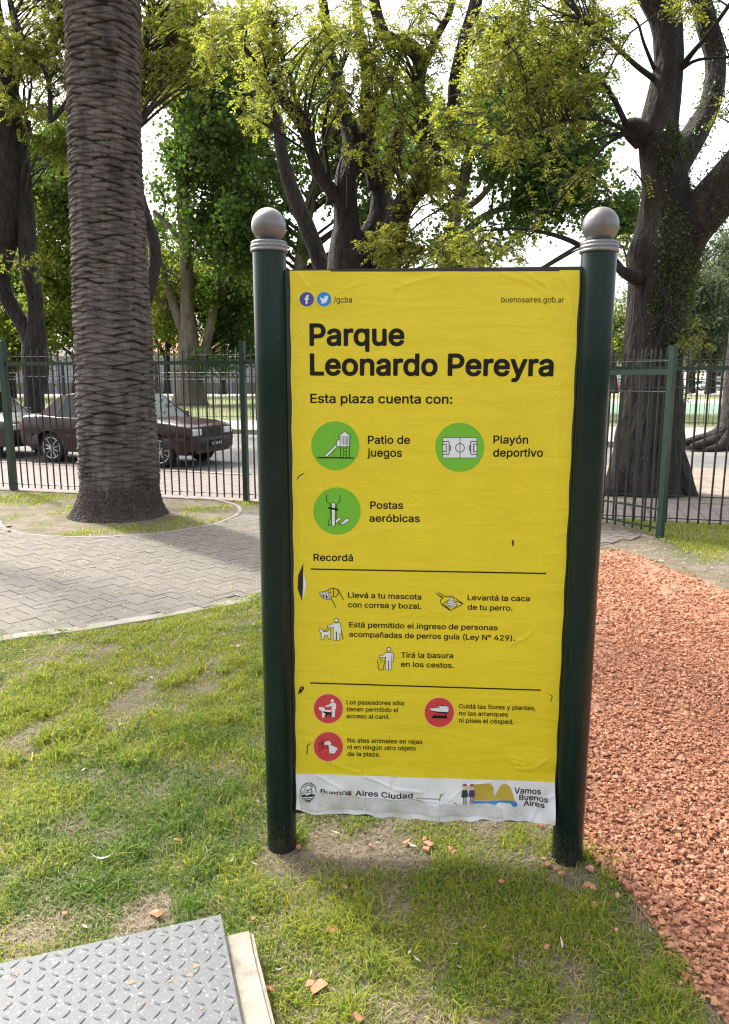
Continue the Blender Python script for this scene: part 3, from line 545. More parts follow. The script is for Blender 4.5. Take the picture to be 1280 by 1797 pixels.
def lawn():
    X, Y, H = [], [], []
    SX, SY = [], []
    for (y0, y1, x0, x1, dens) in ((1.0, 2.4, -2.6, 1.2, 30000), (2.4, 3.4, -3.4, 1.2, 23000), (3.4, 6.6, -4.4, 1.2, 13000)):
        n = int((y1 - y0) * (x1 - x0) * dens)
        x = rng.uniform(x0, x1, n); y = rng.uniform(y0, y1, n)
        k = inpoly(x + 0.03 * wob(x, y, 0, 9), y + 0.05 * wob(x, y, 0, 8, 4), lawn_poly) & (np.abs(x) < 0.62 * y + 1.3)
        u, v = hatch_uv(x, y)
        k &= ~((u > -0.085) & (u < 1.2) & (v > 0.02) & (v < 1.0))
        k &= np.minimum(np.hypot(x - SIGN_L[0], y - SIGN_L[1]), np.hypot(x - SIGN_R[0], y - SIGN_R[1] )) > 0.058
        d = grass_density(x, y)
        kg = k & (rng.uniform(size=n) < d)
        X.append(x[kg]); Y.append(y[kg])
        H.append((0.012 + 0.022 * np.clip(0.45 + 0.8 * wob(x[kg], y[kg], 0, 5.5, 17), 0.08, 1.35)) * rng.uniform(0.5, 1.25, kg.sum()) * (0.55 + 0.45 * d[kg]))
        ks = k & (rng.uniform(size=n) < 0.08 + 0.17 * (1 - d))
        SX.append(x[ks]); SY.append(y[ks])
    # long tufts
    for _ in range(330):
        cx, cy = rng.uniform(-1.9, 1.1), rng.uniform(1.3, 4.2)
        if not inpoly(np.array([cx]), np.array([cy]), lawn_poly)[0] or grass_density(np.array([cx]), np.array([cy]))[0] < 0.5: continue
        u, v = hatch_uv(np.array([cx]), np.array([cy]))
        if -0.12 < u[0] < 1.3 and -0.04 < v[0] < 1: continue
        q = rng.integers(40, 110); r = rng.uniform(0.02, 0.06)
        X.append(cx + rng.normal(0, r, q)); Y.append(cy + rng.normal(0, r, q)); H.append(rng.uniform(0.03, 0.075, q) * rng.uniform(0.7, 1.2))
    for (bx, by) in (SIGN_L, SIGN_R):      # tufts hugging the post feet
        for t in rng.uniform(0.3, 2.84, 12):
            q = 10
            X.append(bx + 0.068 * math.cos(t) + rng.normal(0, 0.012, q)); Y.append(by + 0.068 * math.sin(t) + rng.normal(0, 0.012, q)); H.append(rng.uniform(0.02, 0.055, q))
    X, Y, H = map(np.concatenate, (X, Y, H))
    for b_ in (SIGN_L, SIGN_R):     # trodden bare earth in front of the post feet
        f = (np.hypot(X - b_[0], (Y - (b_[1] - 0.09)) * 0.9) > 0.085) | (rng.uniform(size=len(X)) < 0.12)
        X, Y, H = X[f], Y[f], H[f]
    n = len(X)
    blades(X, Y, H, rng.uniform(0.0022, 0.0046, n) * (1 + 0.20 * np.clip(Y - 2, -0.3, 3)), rng.uniform(0.25, 1.5, n), 'lawn_grass', ('grass', 'grass_deep', 'straw'), 'short patchy green grass blades around the sign and hatch', 'grass', pick=np.where(rng.uniform(size=n) < 0.05, 2, np.where(0.75 * wob(X, Y, 0, 3.1, 6) + 0.45 * wob(X, Y, 0, 9, 14) + rng.normal(0, 0.3, n) - 0.22 * np.clip(Y - 2.8, -1, 1) > 0.22, 1, 0)))
    SX, SY = np.concatenate(SX), np.concatenate(SY); n = len(SX)
    blades(SX, SY, rng.uniform(0.006, 0.02, n), rng.uniform(0.0016, 0.003, n), rng.uniform(1.0, 4.0, n), 'dry_thatch', 'straw', 'dry straw coloured thatch lying among the grass', 'thatch')
lawn()
def crumbs():
    n = 5200
    x = rng.uniform(-1.6, 1.1, n); y = rng.uniform(1.35, 3.4, n)
    u, v = hatch_uv(x, y)
    k = inpoly(x, y, lawn_poly) & ~((u > -0.09) & (v > 0.02)) & (grass_density(x, y) < 0.45) & (np.abs(x) < 0.6 * y + 0.2)
    V, F = chips(x[k], y[k], rng.uniform(0.003, 0.012, k.sum()), np.full(k.sum(), 0.001))
    tag(mk('soil_crumbs', V, F, M('clod')), 'crumbs of dry earth on the bare patches of the lawn', 'soil crumbs', kind='stuff')
mat('clod', (0.11, 0.085, 0.06), (0.24, 0.185, 0.135), island=True, lo=0.0, hi=1.0, rough=0.95)
crumbs()
def rough_grass():
    X, Y, H = [], [], []
    for (y0, y1, x0, x1, dens, th) in ((7.6, 11.0, -6.5, -0.6, 3200, 0.0), (6.3, 8.7, 2.4, 4.8, 4200, -0.2)):
        n = int((y1 - y0) * (x1 - x0) * dens)
        x = rng.uniform(x0, x1, n); y = rng.uniform(y0, y1, n)
        k = ~inpoly(x, y, poly) & ~inpoly(x + 0.04 * wob(x, y, 0, 6), y, gpoly) & (y < fence_y(x) - 0.02)
        k &= np.hypot(x - ringc[0], y - ringc[1]) > 0.72
        k &= np.abs(np.hypot(x - ringc[0], y - ringc[1]) - ringr) > 0.07
        d = np.clip(0.12 - 1.2 * th + 0.8 * wob(x, y, 0, 2.0, 21) + 0.3 * wob(x, y, 0, 6, 2), 0, 1)
        if x0 > 0:
            d = np.clip(d + np.where(y > 6.95 + 0.35 * (3.6 - x), 0.55, -0.25), 0, 1)
            k &= (x > 3.08 + 0.1 * wob(x, y, 0, 5))
        k &= rng.uniform(size=n) < d
        X.append(x[k]); Y.append(y[k]); H.append(rng.uniform(0.02, 0.05, k.sum()))
    X, Y, H = map(np.concatenate, (X, Y, H)); n = len(X)
    blades(X, Y, H, rng.uniform(0.004, 0.007, n), rng.uniform(0.4, 1.4, n), 'fence_grass', 'grass', 'rough grass growing along the green fence and round the palm', 'grass')
rough_grass()
def litter():
    """small fallen leaves and yellow petals lying flat"""
    def flat(X, Y, s, z, name, m, label, cat):
        n = len(X); a = rng.uniform(0, 6.28, n)
        c, d = np.cos(a) * s, np.sin(a) * s
        w = rng.uniform(0.25, 0.5, n)
        t = rng.normal(0, 0.25, (n, 4)) * s[:, None]
        V = np.stack([np.stack([X + c, Y + d, z + np.abs(t[:, 0])], 1), np.stack([X - d * w, Y + c * w, z + np.abs(t[:, 1])], 1), np.stack([X - c, Y - d, z + np.abs(t[:, 2])], 1), np.stack([X + d * w, Y - c * w, z + np.abs(t[:, 3])], 1)], 1)
        return tag(mk(name, V.reshape(-1, 3), np.arange(n * 4).reshape(-1, 4), M(m)), label, cat, kind='stuff')
    n = 2600
    x = rng.uniform(-3.2, 1.1, n); y = rng.uniform(1.3, 6.4, n)
    u, v = hatch_uv(x, y)
    k = (np.abs(x) < 0.6 * y + 0.3) & ~((u > -0.09) & (v > 0) & (u < 1.2)) & inpoly(x, y, lawn_poly) & (rng.uniform(size=n) < np.where(y > 3.8, 0.75, 0.10))
    flat(x[k], y[k], rng.uniform(0.005, 0.017, k.sum()) * np.where(rng.uniform(size=k.sum()) < 0.08, 1.5, 1), np.full(k.sum(), 0.014), 'leaf_litter', 'litter', 'fallen dry leaf bits scattered over the grass', 'leaf litter')
    n = 1500
    x = rng.uniform(1.9, 4.6, n); y = rng.uniform(5.0, 7.8, n)
    k = ~inpoly(x, y, gpoly)
    flat(x[k], y[k], rng.uniform(0.008, 0.022, k.sum()), np.full(k.sum(), 0.012), 'leaf_litter', 'litter', 'fallen leaf bits on the bare soil beside the gate', 'leaf litter')
    n = 9000
    x = rng.uniform(-5.5, 0.2, n); y = rng.uniform(4.0, 9.8, n)
    k = inpoly(x, y, poly) & (rng.uniform(size=n) < np.clip(0.45 + 0.8 * wob(x, y, 0, 1.6, 30), 0.05, 1))
    flat(x[k], y[k], rng.uniform(0.004, 0.010, k.sum()), np.full(k.sum(), 0.019), 'fallen_petals', 'petal', 'tiny yellow petals strewn over the grey paving', 'petals')
litter()
# ------------------------------------------------------------------ the information sign
mat('post_green', (0.004, 0.015, 0.012), (0.007, 0.020, 0.015), 9, 0.15, c3=(0.05, 0.055, 0.05), s3=85, t3=(0.70, 0.74), spec=0.24, bump=0.0005, bscale=25, rough2=0.26)
def post_dirt():
    m = M('post_green'); n, l = m.node_tree.nodes, m.node_tree.links
    p = n['Principled BSDF']; src = p.inputs['Base Color'].links[0].from_socket
    tc = n.new('ShaderNodeTexCoord'); sx = n.new('ShaderNodeSeparateXYZ'); l.new(tc.outputs['Object'], sx.inputs[0])
    nz = n.new('ShaderNodeTexNoise'); nz.inputs['Scale'].default_value = 120; nz.inputs['Detail'].default_value = 8; l.new(tc.outputs['Object'], nz.inputs['Vector'])
    mr = n.new('ShaderNodeMapRange'); mr.inputs['From Min'].default_value = 0.28; mr.inputs['From Max'].default_value = 0.0; mr.inputs['To Min'].default_value = -0.28; mr.inputs['To Max'].default_value = 0.12
    l.new(sx.outputs['Z'], mr.inputs['Value'])
    ad = n.new('ShaderNodeMath'); ad.operation = 'ADD'; l.new(nz.outputs['Fac'], ad.inputs[0]); l.new(mr.outputs[0], ad.inputs[1])
    rp = n.new('ShaderNodeValToRGB'); rp.color_ramp.elements[0].position = 0.50; rp.color_ramp.elements[1].position = 0.62; l.new(ad.outputs[0], rp.inputs[0])
    mx = n.new('ShaderNodeMix'); mx.data_type = 'RGBA'; l.new(rp.outputs[0], mx.inputs['Factor']); l.new(src, mx.inputs['A']); mx.inputs['B'].default_value = (0.034, 0.030, 0.024, 1)
    l.new(mx.outputs['Result'], p.inputs['Base Color'])
post_dirt()
mat('silver_paint', (0.17, 0.17, 0.178), (0.28, 0.28, 0.295), 14, 0.32, metal=0.9, bump=0.0012, bscale=30, c3=(0.12, 0.09, 0.068), s3=7, t3=(0.46, 0.70), rough2=0.5)
mat('poster_yellow', (0.70, 0.555, 0.018), (0.76, 0.605, 0.022), 3, 0.42, spec=0.4)
mat('poster_white', (0.70, 0.70, 0.72), (0.80, 0.80, 0.81), 6, 0.5, bump=0.003, bscale=11, c3=(0.45, 0.42, 0.38), s3=14, t3=(0.60, 0.75))
mat('print_black', (0.010, 0.009, 0.008), rough=0.5, spec=0.2)
mat('print_white', (0.72, 0.73, 0.76), rough=0.5)
mat('print_green', (0.15, 0.46, 0.02), rough=0.5)
mat('print_red', (0.56, 0.045, 0.045), rough=0.5)
mat('print_pink', (0.80, 0.45, 0.22), rough=0.5)
mat('print_blue', (0.015, 0.22, 0.62), rough=0.5)
mat('print_purple', (0.06, 0.055, 0.24), rough=0.5)
mat('print_gold', (0.52, 0.38, 0.05), rough=0.5)
mat('print_sea', (0.05, 0.22, 0.55), rough=0.5)
mat('print_halo', (0.72, 0.62, 0.30), rough=0.5)
mat('print_skin', (0.72, 0.55, 0.45), rough=0.5)
mat('print_hair', (0.25, 0.06, 0.04), rough=0.5)
mat('print_jacket', (0.02, 0.05, 0.03), rough=0.5)
mat('print_violet', (0.10, 0.04, 0.16), rough=0.5)
mat('tear_dark', (0.02, 0.018, 0.016), rough=0.9)
mat('worn_grey', (0.28, 0.26, 0.22), rough=0.9)
mat('board_dark', (0.016, 0.018, 0.020), (0.03, 0.032, 0.034), 12, 0.6)
def wrinkle():
    """soft creases and blisters of the glued sheet"""
    m = M('poster_yellow'); n, l = m.node_tree.nodes, m.node_tree.links
    p = n['Principled BSDF']
    tc = n.new('ShaderNodeTexCoord'); mp = n.new('ShaderNodeMapping'); mp.inputs['Rotation'].default_value = (0, math.radians(-35), 0); mp.inputs['Scale'].default_value = (3.0, 1, 13)
    l.new(tc.outputs['Object'], mp.inputs[0])
    w = n.new('ShaderNodeTexNoise'); w.inputs['Scale'].default_value = 1.3; w.inputs['Detail'].default_value = 3; w.inputs['Distortion'].default_value = 0.6; l.new(mp.outputs[0], w.inputs['Vector'])
    f = n.new('ShaderNodeTexNoise'); f.inputs['Scale'].default_value = 55; f.inputs['Detail'].default_value = 4; l.new(tc.outputs['Object'], f.inputs['Vector'])
    r = n.new('ShaderNodeValToRGB'); r.color_ramp.elements[0].position = 0.56; r.color_ramp.elements[1].position = 0.75; l.new(f.outputs['Fac'], r.inputs[0])
    a = n.new('ShaderNodeMath'); a.operation = 'MULTIPLY_ADD'; l.new(r.outputs[0], a.inputs[0]); a.inputs[1].default_value = 0.10; l.new(w.outputs['Fac'], a.inputs[2])
    b = n.new('ShaderNodeBump'); b.inputs['Distance'].default_value = 0.0045; b.inputs['Strength'].default_value = 1
    l.new(a.outputs[0], b.inputs['Height']); l.new(b.outputs[0], p.inputs['Normal'])
wrinkle()

sign = empty('information_sign', (0.206, 2.37, 0), 0, 'yellow park information board between two dark green posts with silver balls', 'sign')
SORG = np.array([0.206, 2.37, 0.0])
SU = np.array([SIGN_R[0] - SIGN_L[0], SIGN_R[1] - SIGN_L[1], 0]); SU /= np.linalg.norm(SU)
SN = np.array([SU[1], -SU[0], 0])               # towards the viewer
PORG = np.array([SIGN_L[0], SIGN_L[1], 0]) + SN * 0.012
def Pm(px, py):
    """point of the printed sheet: (along, up) in metres"""
    d = ray(px, py); c = np.array([0, 0, CAMZ])
    t = (PORG - c).dot(SN) / d.dot(SN)
    p = c + t * d
    return np.array([(p - PORG).dot(SU), p[2]])
TL, TR, BR, BL = Pm(509, 475), Pm(1018, 474), Pm(971, 1443), Pm(521, 1424)
YB_L, YB_R = Pm(519, 1357), Pm(976, 1372)       # yellow / white border
def border(u):
    t = (u - YB_L[0]) / (YB_R[0] - YB_L[0]); return YB_L[1] + t * (YB_R[1] - YB_L[1])
CREASE = [([(926, 483), (956, 498), (981, 540)], 2.0), ([(880, 481), (922, 492), (964, 519), (975, 560)], 1.6), ([(985, 485), (998, 506), (1004, 545)], 1.8), ([(525, 481), (538, 502)], 1.6), ([(694, 506), (728, 494), (770, 485)], 1.6), ([(597, 511), (627, 500)], 1.2), ([(892, 1328), (916, 1334)], 1.8), ([(890, 1334), (918, 1342)], 1.8), ([(905, 1349), (935, 1349), (958, 1334)], 2.2), ([(576, 1336), (601, 1347), (627, 1355)], 1.8), ([(897, 1130), (922, 1120), (935, 1107)], 2.2), ([(905, 1095), (930, 1092), (937, 1104)], 1.0), ([(990, 660), (993, 672)], 1.5), ([(522, 870), (528, 930), (524, 985)], 1.2), ([(985, 600), (980, 760), (976, 900)], 1.0), ([(640, 1362), (700, 1385), (740, 1388)], 2.5), ([(560, 1362), (600, 1384)], 2.0), ([(860, 1372), (815, 1380), (790, 1400)], 2.0), ([(930, 1440), (950, 1405), (968, 1395)], 2.5)]
CREASE = [(np.array([Pm(*p) for p in c]), a) for c, a in CREASE]
def creases(u, z):
    """small raised folds of the glued sheet"""
    r = np.zeros(np.shape(u))
    for c, a in CREASE:
        lo, hi = c.min(0) - 0.03, c.max(0) + 0.03
        k = (u > lo[0]) & (u < hi[0]) & (z > lo[1]) & (z < hi[1])
        if not np.any(k): continue
        uu, zz = u[k], z[k]; d = np.full(uu.shape, 9.0)
        for p, q in zip(c[:-1], c[1:]):
            v = q - p; t = np.clip(((uu - p[0]) * v[0] + (zz - p[1]) * v[1]) / (v @ v), 0, 1)
            d = np.minimum(d, np.hypot(uu - p[0] - t * v[0], zz - p[1] - t * v[1]))
        r[k] = np.maximum(r[k], a * 0.0011 * np.exp(-(d / 0.006) ** 2))
    return r
def disp(u, z):
    """how far the sheet stands off the board"""
    h = np.clip((border(u) + 0.035 - z) / 0.16, 0, 1)
    d = h ** 1.5 * (0.012 + 0.008 * np.sin(u * 11 + z * 9) + 0.006 * np.sin(u * 31 - z * 25 + 1) + 0.004 * np.sin(u * 60 + z * 40))
    d = d + 0.022 * np.clip((u - (BR[0] - 0.10)) / 0.10, 0, 1) ** 2 * h
    top = np.clip((z - (TL[1] - 0.16)) / 0.16, 0, 1)
    d = d + top ** 2 * 0.0035 * (np.sin(u * 22 + z * 30) + 1) * 0.5
    rb = np.clip(1 - np.hypot((u - Pm(940, 1335)[0]) / 0.10, (z - Pm(940, 1335)[1]) / 0.05), 0, 1)
    return np.maximum(d, 0) + 0.004 * rb + creases(u, z)
def S3(u, z, off=0.0):
    u, z = np.asarray(u, float), np.asarray(z, float)
    p = PORG + u[..., None] * SU + (disp(u, z) + off)[..., None] * SN
    p = p.copy(); p[..., 2] = z
    return p - SORG

def post(name, base, zc):
    b = np.array([base[0], base[1], 0]) - SORG
    mb = MB()
    r = 0.052
    mb.lathe([(r, -0.25), (r, 0.02), (r, 0.4), (r, 1.0), (r, 1.6), (r, zc + .003), (r * 0.99, zc + .006)], 48)
    o = mb.build(name, M('post_green'), sign, True, loc=b)
    mb = MB()
    R = 0.0575
    mb.lathe([(r_, zc + z_) for r_, z_ in ((0.050, 0), (R, .0005), (R + .001, .008), (R - .0035, .0105), (R + .0005, .0135), (R, .0195), (R - .004, .022), (R - .001, .025), (R - .002, .030), (R - .008, .033), (0.040, .036), (0.034, .038))], 48)
    mb.build('collar', M('silver_paint'), o, True)
    mb = MB()
    rb = 0.0535
    th = np.linspace(math.radians(-55), math.pi / 2 - 0.02, 26)
    mb.lathe([(rb * math.cos(t), zc + 0.0785 + rb * math.sin(t)) for t in th], 48)
    mb.build('ball_cap', M('silver_paint'), o, True)
    return o
post('post', SIGN_L, 2.036); post('post', SIGN_R, 2.023)
# backing board
def board():
    u0, u1 = 0.048, np.linalg.norm(SIGN_R - SIGN_L) - 0.048
    z0, z1 = BR[1] - 0.005, TL[1] + 0.004
    c = (u0 + u1) / 2
    V = []
    for off in (-0.030, -0.001):
        for u, z in ((u0, z0), (u1, z0), (u1, z1), (u0, z1)):
            p = PORG + u * SU + off * SN; p[2] = z; V.append(p - SORG)
    mk('backing_board', V, [(0, 3, 2, 1)[::-1], (4, 5, 6, 7)[::-1], (0, 1, 5, 4), (1, 2, 6, 5), (2, 3, 7, 6), (3, 0, 4, 7)], M('board_dark'), sign)
board()
def poster():
    nu, nz = 240, 420
    a, b = np.meshgrid(np.linspace(0, 1, nu), np.linspace(0, 1, nz))
    bl = BL[None, None] * (1 - a)[..., None] + BR[None, None] * a[..., None]
    bl[..., 1] += 0.004 * np.sin(a * 9 + 1) + 0.003 * np.sin(a * 27) + 0.002 * np.sin(a * 71)
    bl[..., 1] += np.where(a > 0.93, (a - 0.93) * 0.10, 0) + 0.012 * np.clip(1 - a / 0.03, 0, 1)
    tl = TL[None, None] * (1 - a)[..., None] + TR[None, None] * a[..., None]
    tl[..., 1] += np.where((a > 0.145) & (a < 0.93), -0.0035, 0)
    zb = border(bl[..., 0])
    yb = np.stack([bl[..., 0] + (tl[..., 0] - bl[..., 0]) * 0.07, zb], -1)
    nb = 60
    bb = np.where(np.arange(nz) < nb, np.arange(nz) / nb, 1 + (np.arange(nz) - nb) / (nz - 1 - nb))
    B = np.repeat(bb[:, None], nu, 1)[..., None]
    P = np.where(B <= 1, bl + (yb - bl) * np.clip(B, 0, 1), yb + (tl - yb) * np.clip(B - 1, 0, 1))
    P[..., 0] += 0.0012 * np.sin(P[..., 1] * 37) * (np.abs(a - 0.5) > 0.495)
    V = S3(P[..., 0], P[..., 1]).reshape(-1, 3)
    i, j = np.meshgrid(np.arange(nz - 1), np.arange(nu - 1), indexing='ij')
    q = (i * nu + j).ravel()
    F = np.stack([q, q + 1, q + 1 + nu, q + nu], 1)
    fm = (i.ravel() < nb).astype(int)
    return mk('poster', V, F, [M('poster_yellow'), M('poster_white')], sign, True, fm)
post_er = poster()

def refine(P, F, lim=0.011):
    """splits large triangles so that a printed shape follows the sheet"""
    F = [list(f) for f in F]
    if len(F[0]) != 3 or P[:, 1].min() > border(0.2) + 0.05: return P, F
    P = [np.array(p) for p in P]
    todo, out = F, []
    while todo:
        f = todo.pop()
        L_ = [np.linalg.norm(P[f[i]] - P[f[(i + 1) % 3]]) for i in range(3)]
        k = int(np.argmax(L_))
        if L_[k] < lim: out.append(f); continue
        a, b, c = f[k], f[(k + 1) % 3], f[(k + 2) % 3]
        P.append((P[a] + P[b]) / 2); m_ = len(P) - 1
        todo += [[a, m_, c], [m_, b, c]]
    return np.array(P), out
class Print:
    """flat printed shapes on the sheet, drawn in the photograph's coordinates and laid on the poster's own plane"""
    def __init__(s, ox=0, oy=0, sc=1): s.o = (ox, oy, sc); s.V = []; s.F = []; s.M = []; s.n = 0; s.mats = []; s.layer = 1
    def mi(s, m):
        if m not in s.mats: s.mats.append(m)
        return s.mats.index(m)
    def pm(s, x, y): return Pm(s.o[0] + x / s.o[2], s.o[1] + y / s.o[2])
    def emit(s, P, F, m):
        P, F = refine(np.asarray(P), F)
        V = S3(P[:, 0], P[:, 1], 0.0007 + 0.00012 * s.layer)
        s.layer += 1
        for f in F: s.F.append([i + s.n for i in f]); s.M.append(s.mi(m))
        s.V.append(V); s.n += len(V)
    def poly(s, pts, m, outline=0, om='print_black'):
        if outline: s.stroke(list(pts) + [pts[0]], outline * 2, om, joint=True)
        P = [s.pm(*p) for p in pts]
        F = tessellate_polygon([[Vector((p[0], p[1], 0)) for p in P]])
        s.emit(P, [s.ccw(P, f) for f in F], m)
    @staticmethod
    def ccw(P, f):
        a, b, c = (P[i] for i in f)
        return list(f) if (b[0] - a[0]) * (c[1] - a[1]) - (b[1] - a[1]) * (c[0] - a[0]) > 0 else list(f)[::-1]
    def disc(s, c, rx, m, ry=None, n=40):
        ry = ry or rx
        P = [s.pm(*c)] + [s.pm(c[0] + rx * math.cos(-t), c[1] + ry * math.sin(-t)) for t in np.linspace(0, 2 * math.pi, n, endpoint=False)]
        s.emit(P, [s.ccw(P, (0, i + 1, (i + 1) % n + 1)) for i in range(n)], m)
    def ring(s, c, r, w, m, n=40):
        s.stroke([(c[0] + r * math.cos(t), c[1] + r * math.sin(t)) for t in np.linspace(0, 2 * math.pi, n + 1)], w, m)
    def stroke(s, pts, w, m='print_black', joint=False):
        P = [s.pm(*p) for p in pts]
        sc = np.linalg.norm(s.pm(pts[0][0] + 1, pts[0][1]) - P[0]) * w / 2
        Q, F = [], []
        for a, b in zip(P[:-1], P[1:]):
            L = np.linalg.norm(b - a)
            if L < 1e-7: continue
            k = max(1, int(L / 0.010))
            d = (b - a) / L; n_ = np.array([-d[1], d[0]]) * sc
            a2, b2 = a - d * sc * 0.5, b + d * sc * 0.5
            for i in range(k):
                p, q = a2 + (b2 - a2) * i / k, a2 + (b2 - a2) * (i + 1) / k
                j = len(Q); Q += [p - n_, q - n_, q + n_, p + n_]; F.append((j, j + 1, j + 2, j + 3))
        s.emit(Q, F, m)
    def build(s, name, label=None):
        o = mk(name, np.concatenate(s.V), s.F, [M(m) for m in s.mats], post_er, False, s.M)
        return tag(o, label)

GL = {}
for ln in GLYPHS.strip('\n').split('\n'):
    cs = []
    for part in ln[5:].split(' '):
        v = [ord(c) - 35 - (1 if ord(c) > 92 else 0) for c in part]
        v = [(v[i] * 90 + v[i + 1] - 1000) / 700 for i in range(0, len(v) - 1, 2)]
        if v: cs.append(np.array(v).reshape(-1, 2))
    GL[ln[:2]] = (int(ln[2:5]) / 700, cs)
GCACHE = {}
def glyph(key):
    """filled outline of one character"""
    if key not in GCACHE:
        cu = bpy.data.curves.new('t', 'CURVE'); cu.dimensions = '2D'; cu.fill_mode = 'BOTH'
        for c in GL[key][1]:
            sp = cu.splines.new('POLY'); sp.points.add(len(c) - 1); sp.use_cyclic_u = True
            w = np.zeros((len(c), 4)); w[:, :2] = c; w[:, 3] = 1
            sp.points.foreach_set('co', w.ravel())
        o = bpy.data.objects.new('t', cu)
        me = bpy.data.meshes.new_from_object(o)
        P = np.zeros(len(me.vertices) * 3); me.vertices.foreach_get('co', P)
        GCACHE[key] = (P.reshape(-1, 3), [list(f.vertices) for f in me.polygons])
        bpy.data.objects.remove(o); bpy.data.curves.remove(cu); bpy.data.meshes.remove(me)
    return GCACHE[key]
CAPH = max(c[:, 1].max() for c in GL['mE'][1])
class Letter:
    def __init__(s, m): s.V = []; s.F = []; s.n = 0; s.m = m
    def line(s, txt, x0, y0, x1, y1, cap, st='m'):
        """txt on a base line from photo point (x0,y0) to (x1,y1); cap = height of a capital"""
        a, b = Pm(x0, y0), Pm(x1, y1)
        h = Pm(x0, y0 - cap)[1] - a[1]
        up = np.array([0, h / CAPH])
        adv = 0; ends = []
        for ch in txt:
            g = GL[st + ch] if st + ch in GL else GL['m' + ch]
            if g[1]:
                ends.append((adv + min(c[:, 0].min() for c in g[1]), adv + max(c[:, 0].max() for c in g[1])))
            adv += g[0]
        e0, e1 = ends[0][0], ends[-1][1]
        dx = (b - a) / (e1 - e0)
        adv = 0
        for ch in txt:
            g = GL[st + ch] if st + ch in GL else GL['m' + ch]
            if g[1]:
                P, T = glyph(st + ch if st + ch in GL else 'm' + ch)
                q = a + (P[:, 0] + adv - e0)[:, None] * dx + P[:, 1][:, None] * up
                s.V.append(S3(q[:, 0], q[:, 1], 0.0007))
                for f in T:
                    A, B_, C_ = q[f[0]], q[f[1]], q[f[2]]
                    if (B_[0] - A[0]) * (C_[1] - A[1]) - (B_[1] - A[1]) * (C_[0] - A[0]) < 0: f = f[::-1]
                    s.F.append([i + s.n for i in f])
                s.n += len(P)
            adv += g[0]
    def build(s, name, label): return tag(mk(name, np.concatenate(s.V), s.F, M(s.m), post_er), label)

def text(*lines):
    L = Letter('print_black')
    for l in lines: L.line(*l)
    L.build('lettering', None)
text(('Parque', 543.5, 605.5, 710, 605.5, 37.5, 'b'), ('Leonardo Pereyra', 544.3, 657.5, 971.5, 659, 37, 'b'))
text(('/gcba', 586, 531, 618, 531, 10.5, 'r'))
text(('buenosaires.gob.ar', 880, 530.5, 990, 531, 10, 'r'))
text(('Esta plaza cuenta con:', 545, 706.8, 794, 708.3, 16))
text(('Patio de', 646, 778.5, 719.8, 778.7, 14), ('juegos', 645, 801, 705.5, 801.5, 14))
text(('Playón', 866, 778, 927, 778.3, 14), ('deportivo', 865.5, 801, 953, 801.3, 14))
text(('Postas', 650, 892.6, 707.6, 892.9, 12.8), ('aeróbicas', 648.5, 915.4, 737, 916, 12.8))
text(('Recordá', 550.6, 984, 620, 984.6, 12.3))
text(('Llevá a tu mascota', 611, 1048.3, 739.7, 1052, 9.4), ('con correa y bozal.', 611, 1065.5, 739.7, 1068.3, 9.4))
text(('Levantá la caca', 820.7, 1053, 930, 1055, 9.4), ('de tu perro.', 820.7, 1069.8, 899.6, 1071.6, 9.4))
text(('Está permitido el ingreso de personas', 613, 1100.6, 873.4, 1106, 9.3), ('acompañadas de perros guía (Ley N° 429).', 613, 1117.2, 903.8, 1124.4, 9.3))
text(('Tirá la basura', 703.8, 1153.8, 795.4, 1155, 9.2), ('en los cestos.', 703.8, 1169.8, 796.6, 1172, 9.2))
text(('Los paseadores sólo', 608.4, 1235.7, 709.7, 1237.6, 7.7), ('tienen permitido el', 608.4, 1248, 699.6, 1249.6, 7.7), ('acceso al canil.', 608.4, 1260, 684.4, 1261.6, 7.7))
text(('Cuidá las flores y plantas,', 805.5, 1242.8, 939.7, 1246.2, 7.7), ('no las arranques', 805.5, 1255, 891.6, 1257.4, 7.7), ('ni pises el césped.', 805.5, 1267.6, 901.7, 1270.3, 7.7))
text(('No ates animales en rejas', 610, 1302.6, 741.4, 1305.4, 7.6), ('ni en ningún otro objeto', 610, 1314.4, 730, 1316.8, 7.6), ('de la plaza.', 610, 1326.2, 667.5, 1327.6, 7.6))
text(('Buenos', 563, 1392.4, 617, 1394.6, 8.4), ('Aires Ciudad', 624, 1396, 724.5, 1399, 9.2))
text(('Vamos', 902.5, 1391, 949, 1392.4, 10), ('Buenos', 911, 1402.2, 960.7, 1404.8, 9.2), ('Aires', 918.7, 1413, 955, 1415.2, 9))
for a_, b_ in (((546, 998.5), (958, 1006.3)), ((545, 1198.3), (949, 1211))): R = Print(); R.stroke([a_, b_], 2.4); R.build('rule_line')

D = Print(520, 505, 12.8); D.disc((240, 258), 170, 'print_halo'); D.disc((240, 258), 161, 'print_purple')
D.poly([(215, 370), (215, 268), (190, 268), (190, 235), (215, 235), (218, 195), (240, 168), (290, 165), (288, 198), (262, 203), (257, 235), (292, 235), (290, 268), (257, 268), (257, 370)], 'print_white')
D.build('logo', 'round violet badge with a white letter f')
D = Print(520, 505, 12.8); D.disc((628, 258), 172, 'print_halo'); D.disc((628, 258), 162, 'print_blue')
D.poly([(538, 200), (575, 235), (625, 245), (628, 210), (655, 182), (695, 180), (728, 190), (712, 215), (715, 240), (700, 290), (660, 340), (600, 355), (545, 345), (585, 320), (560, 295), (545, 245)], 'print_white')
D.build('logo', 'round blue badge with a white bird')
D = Print(540, 730, 6.4); D.disc((313, 334), 270, 'print_green', 274, 56)
for x in (370, 470): D.stroke([(x, 340), (x, 465)], 8)
for x in (402, 436): D.stroke([(x, 345), (x, 462)], 5)
for y in (362, 400, 437): D.stroke([(402, y), (436, y)], 5)
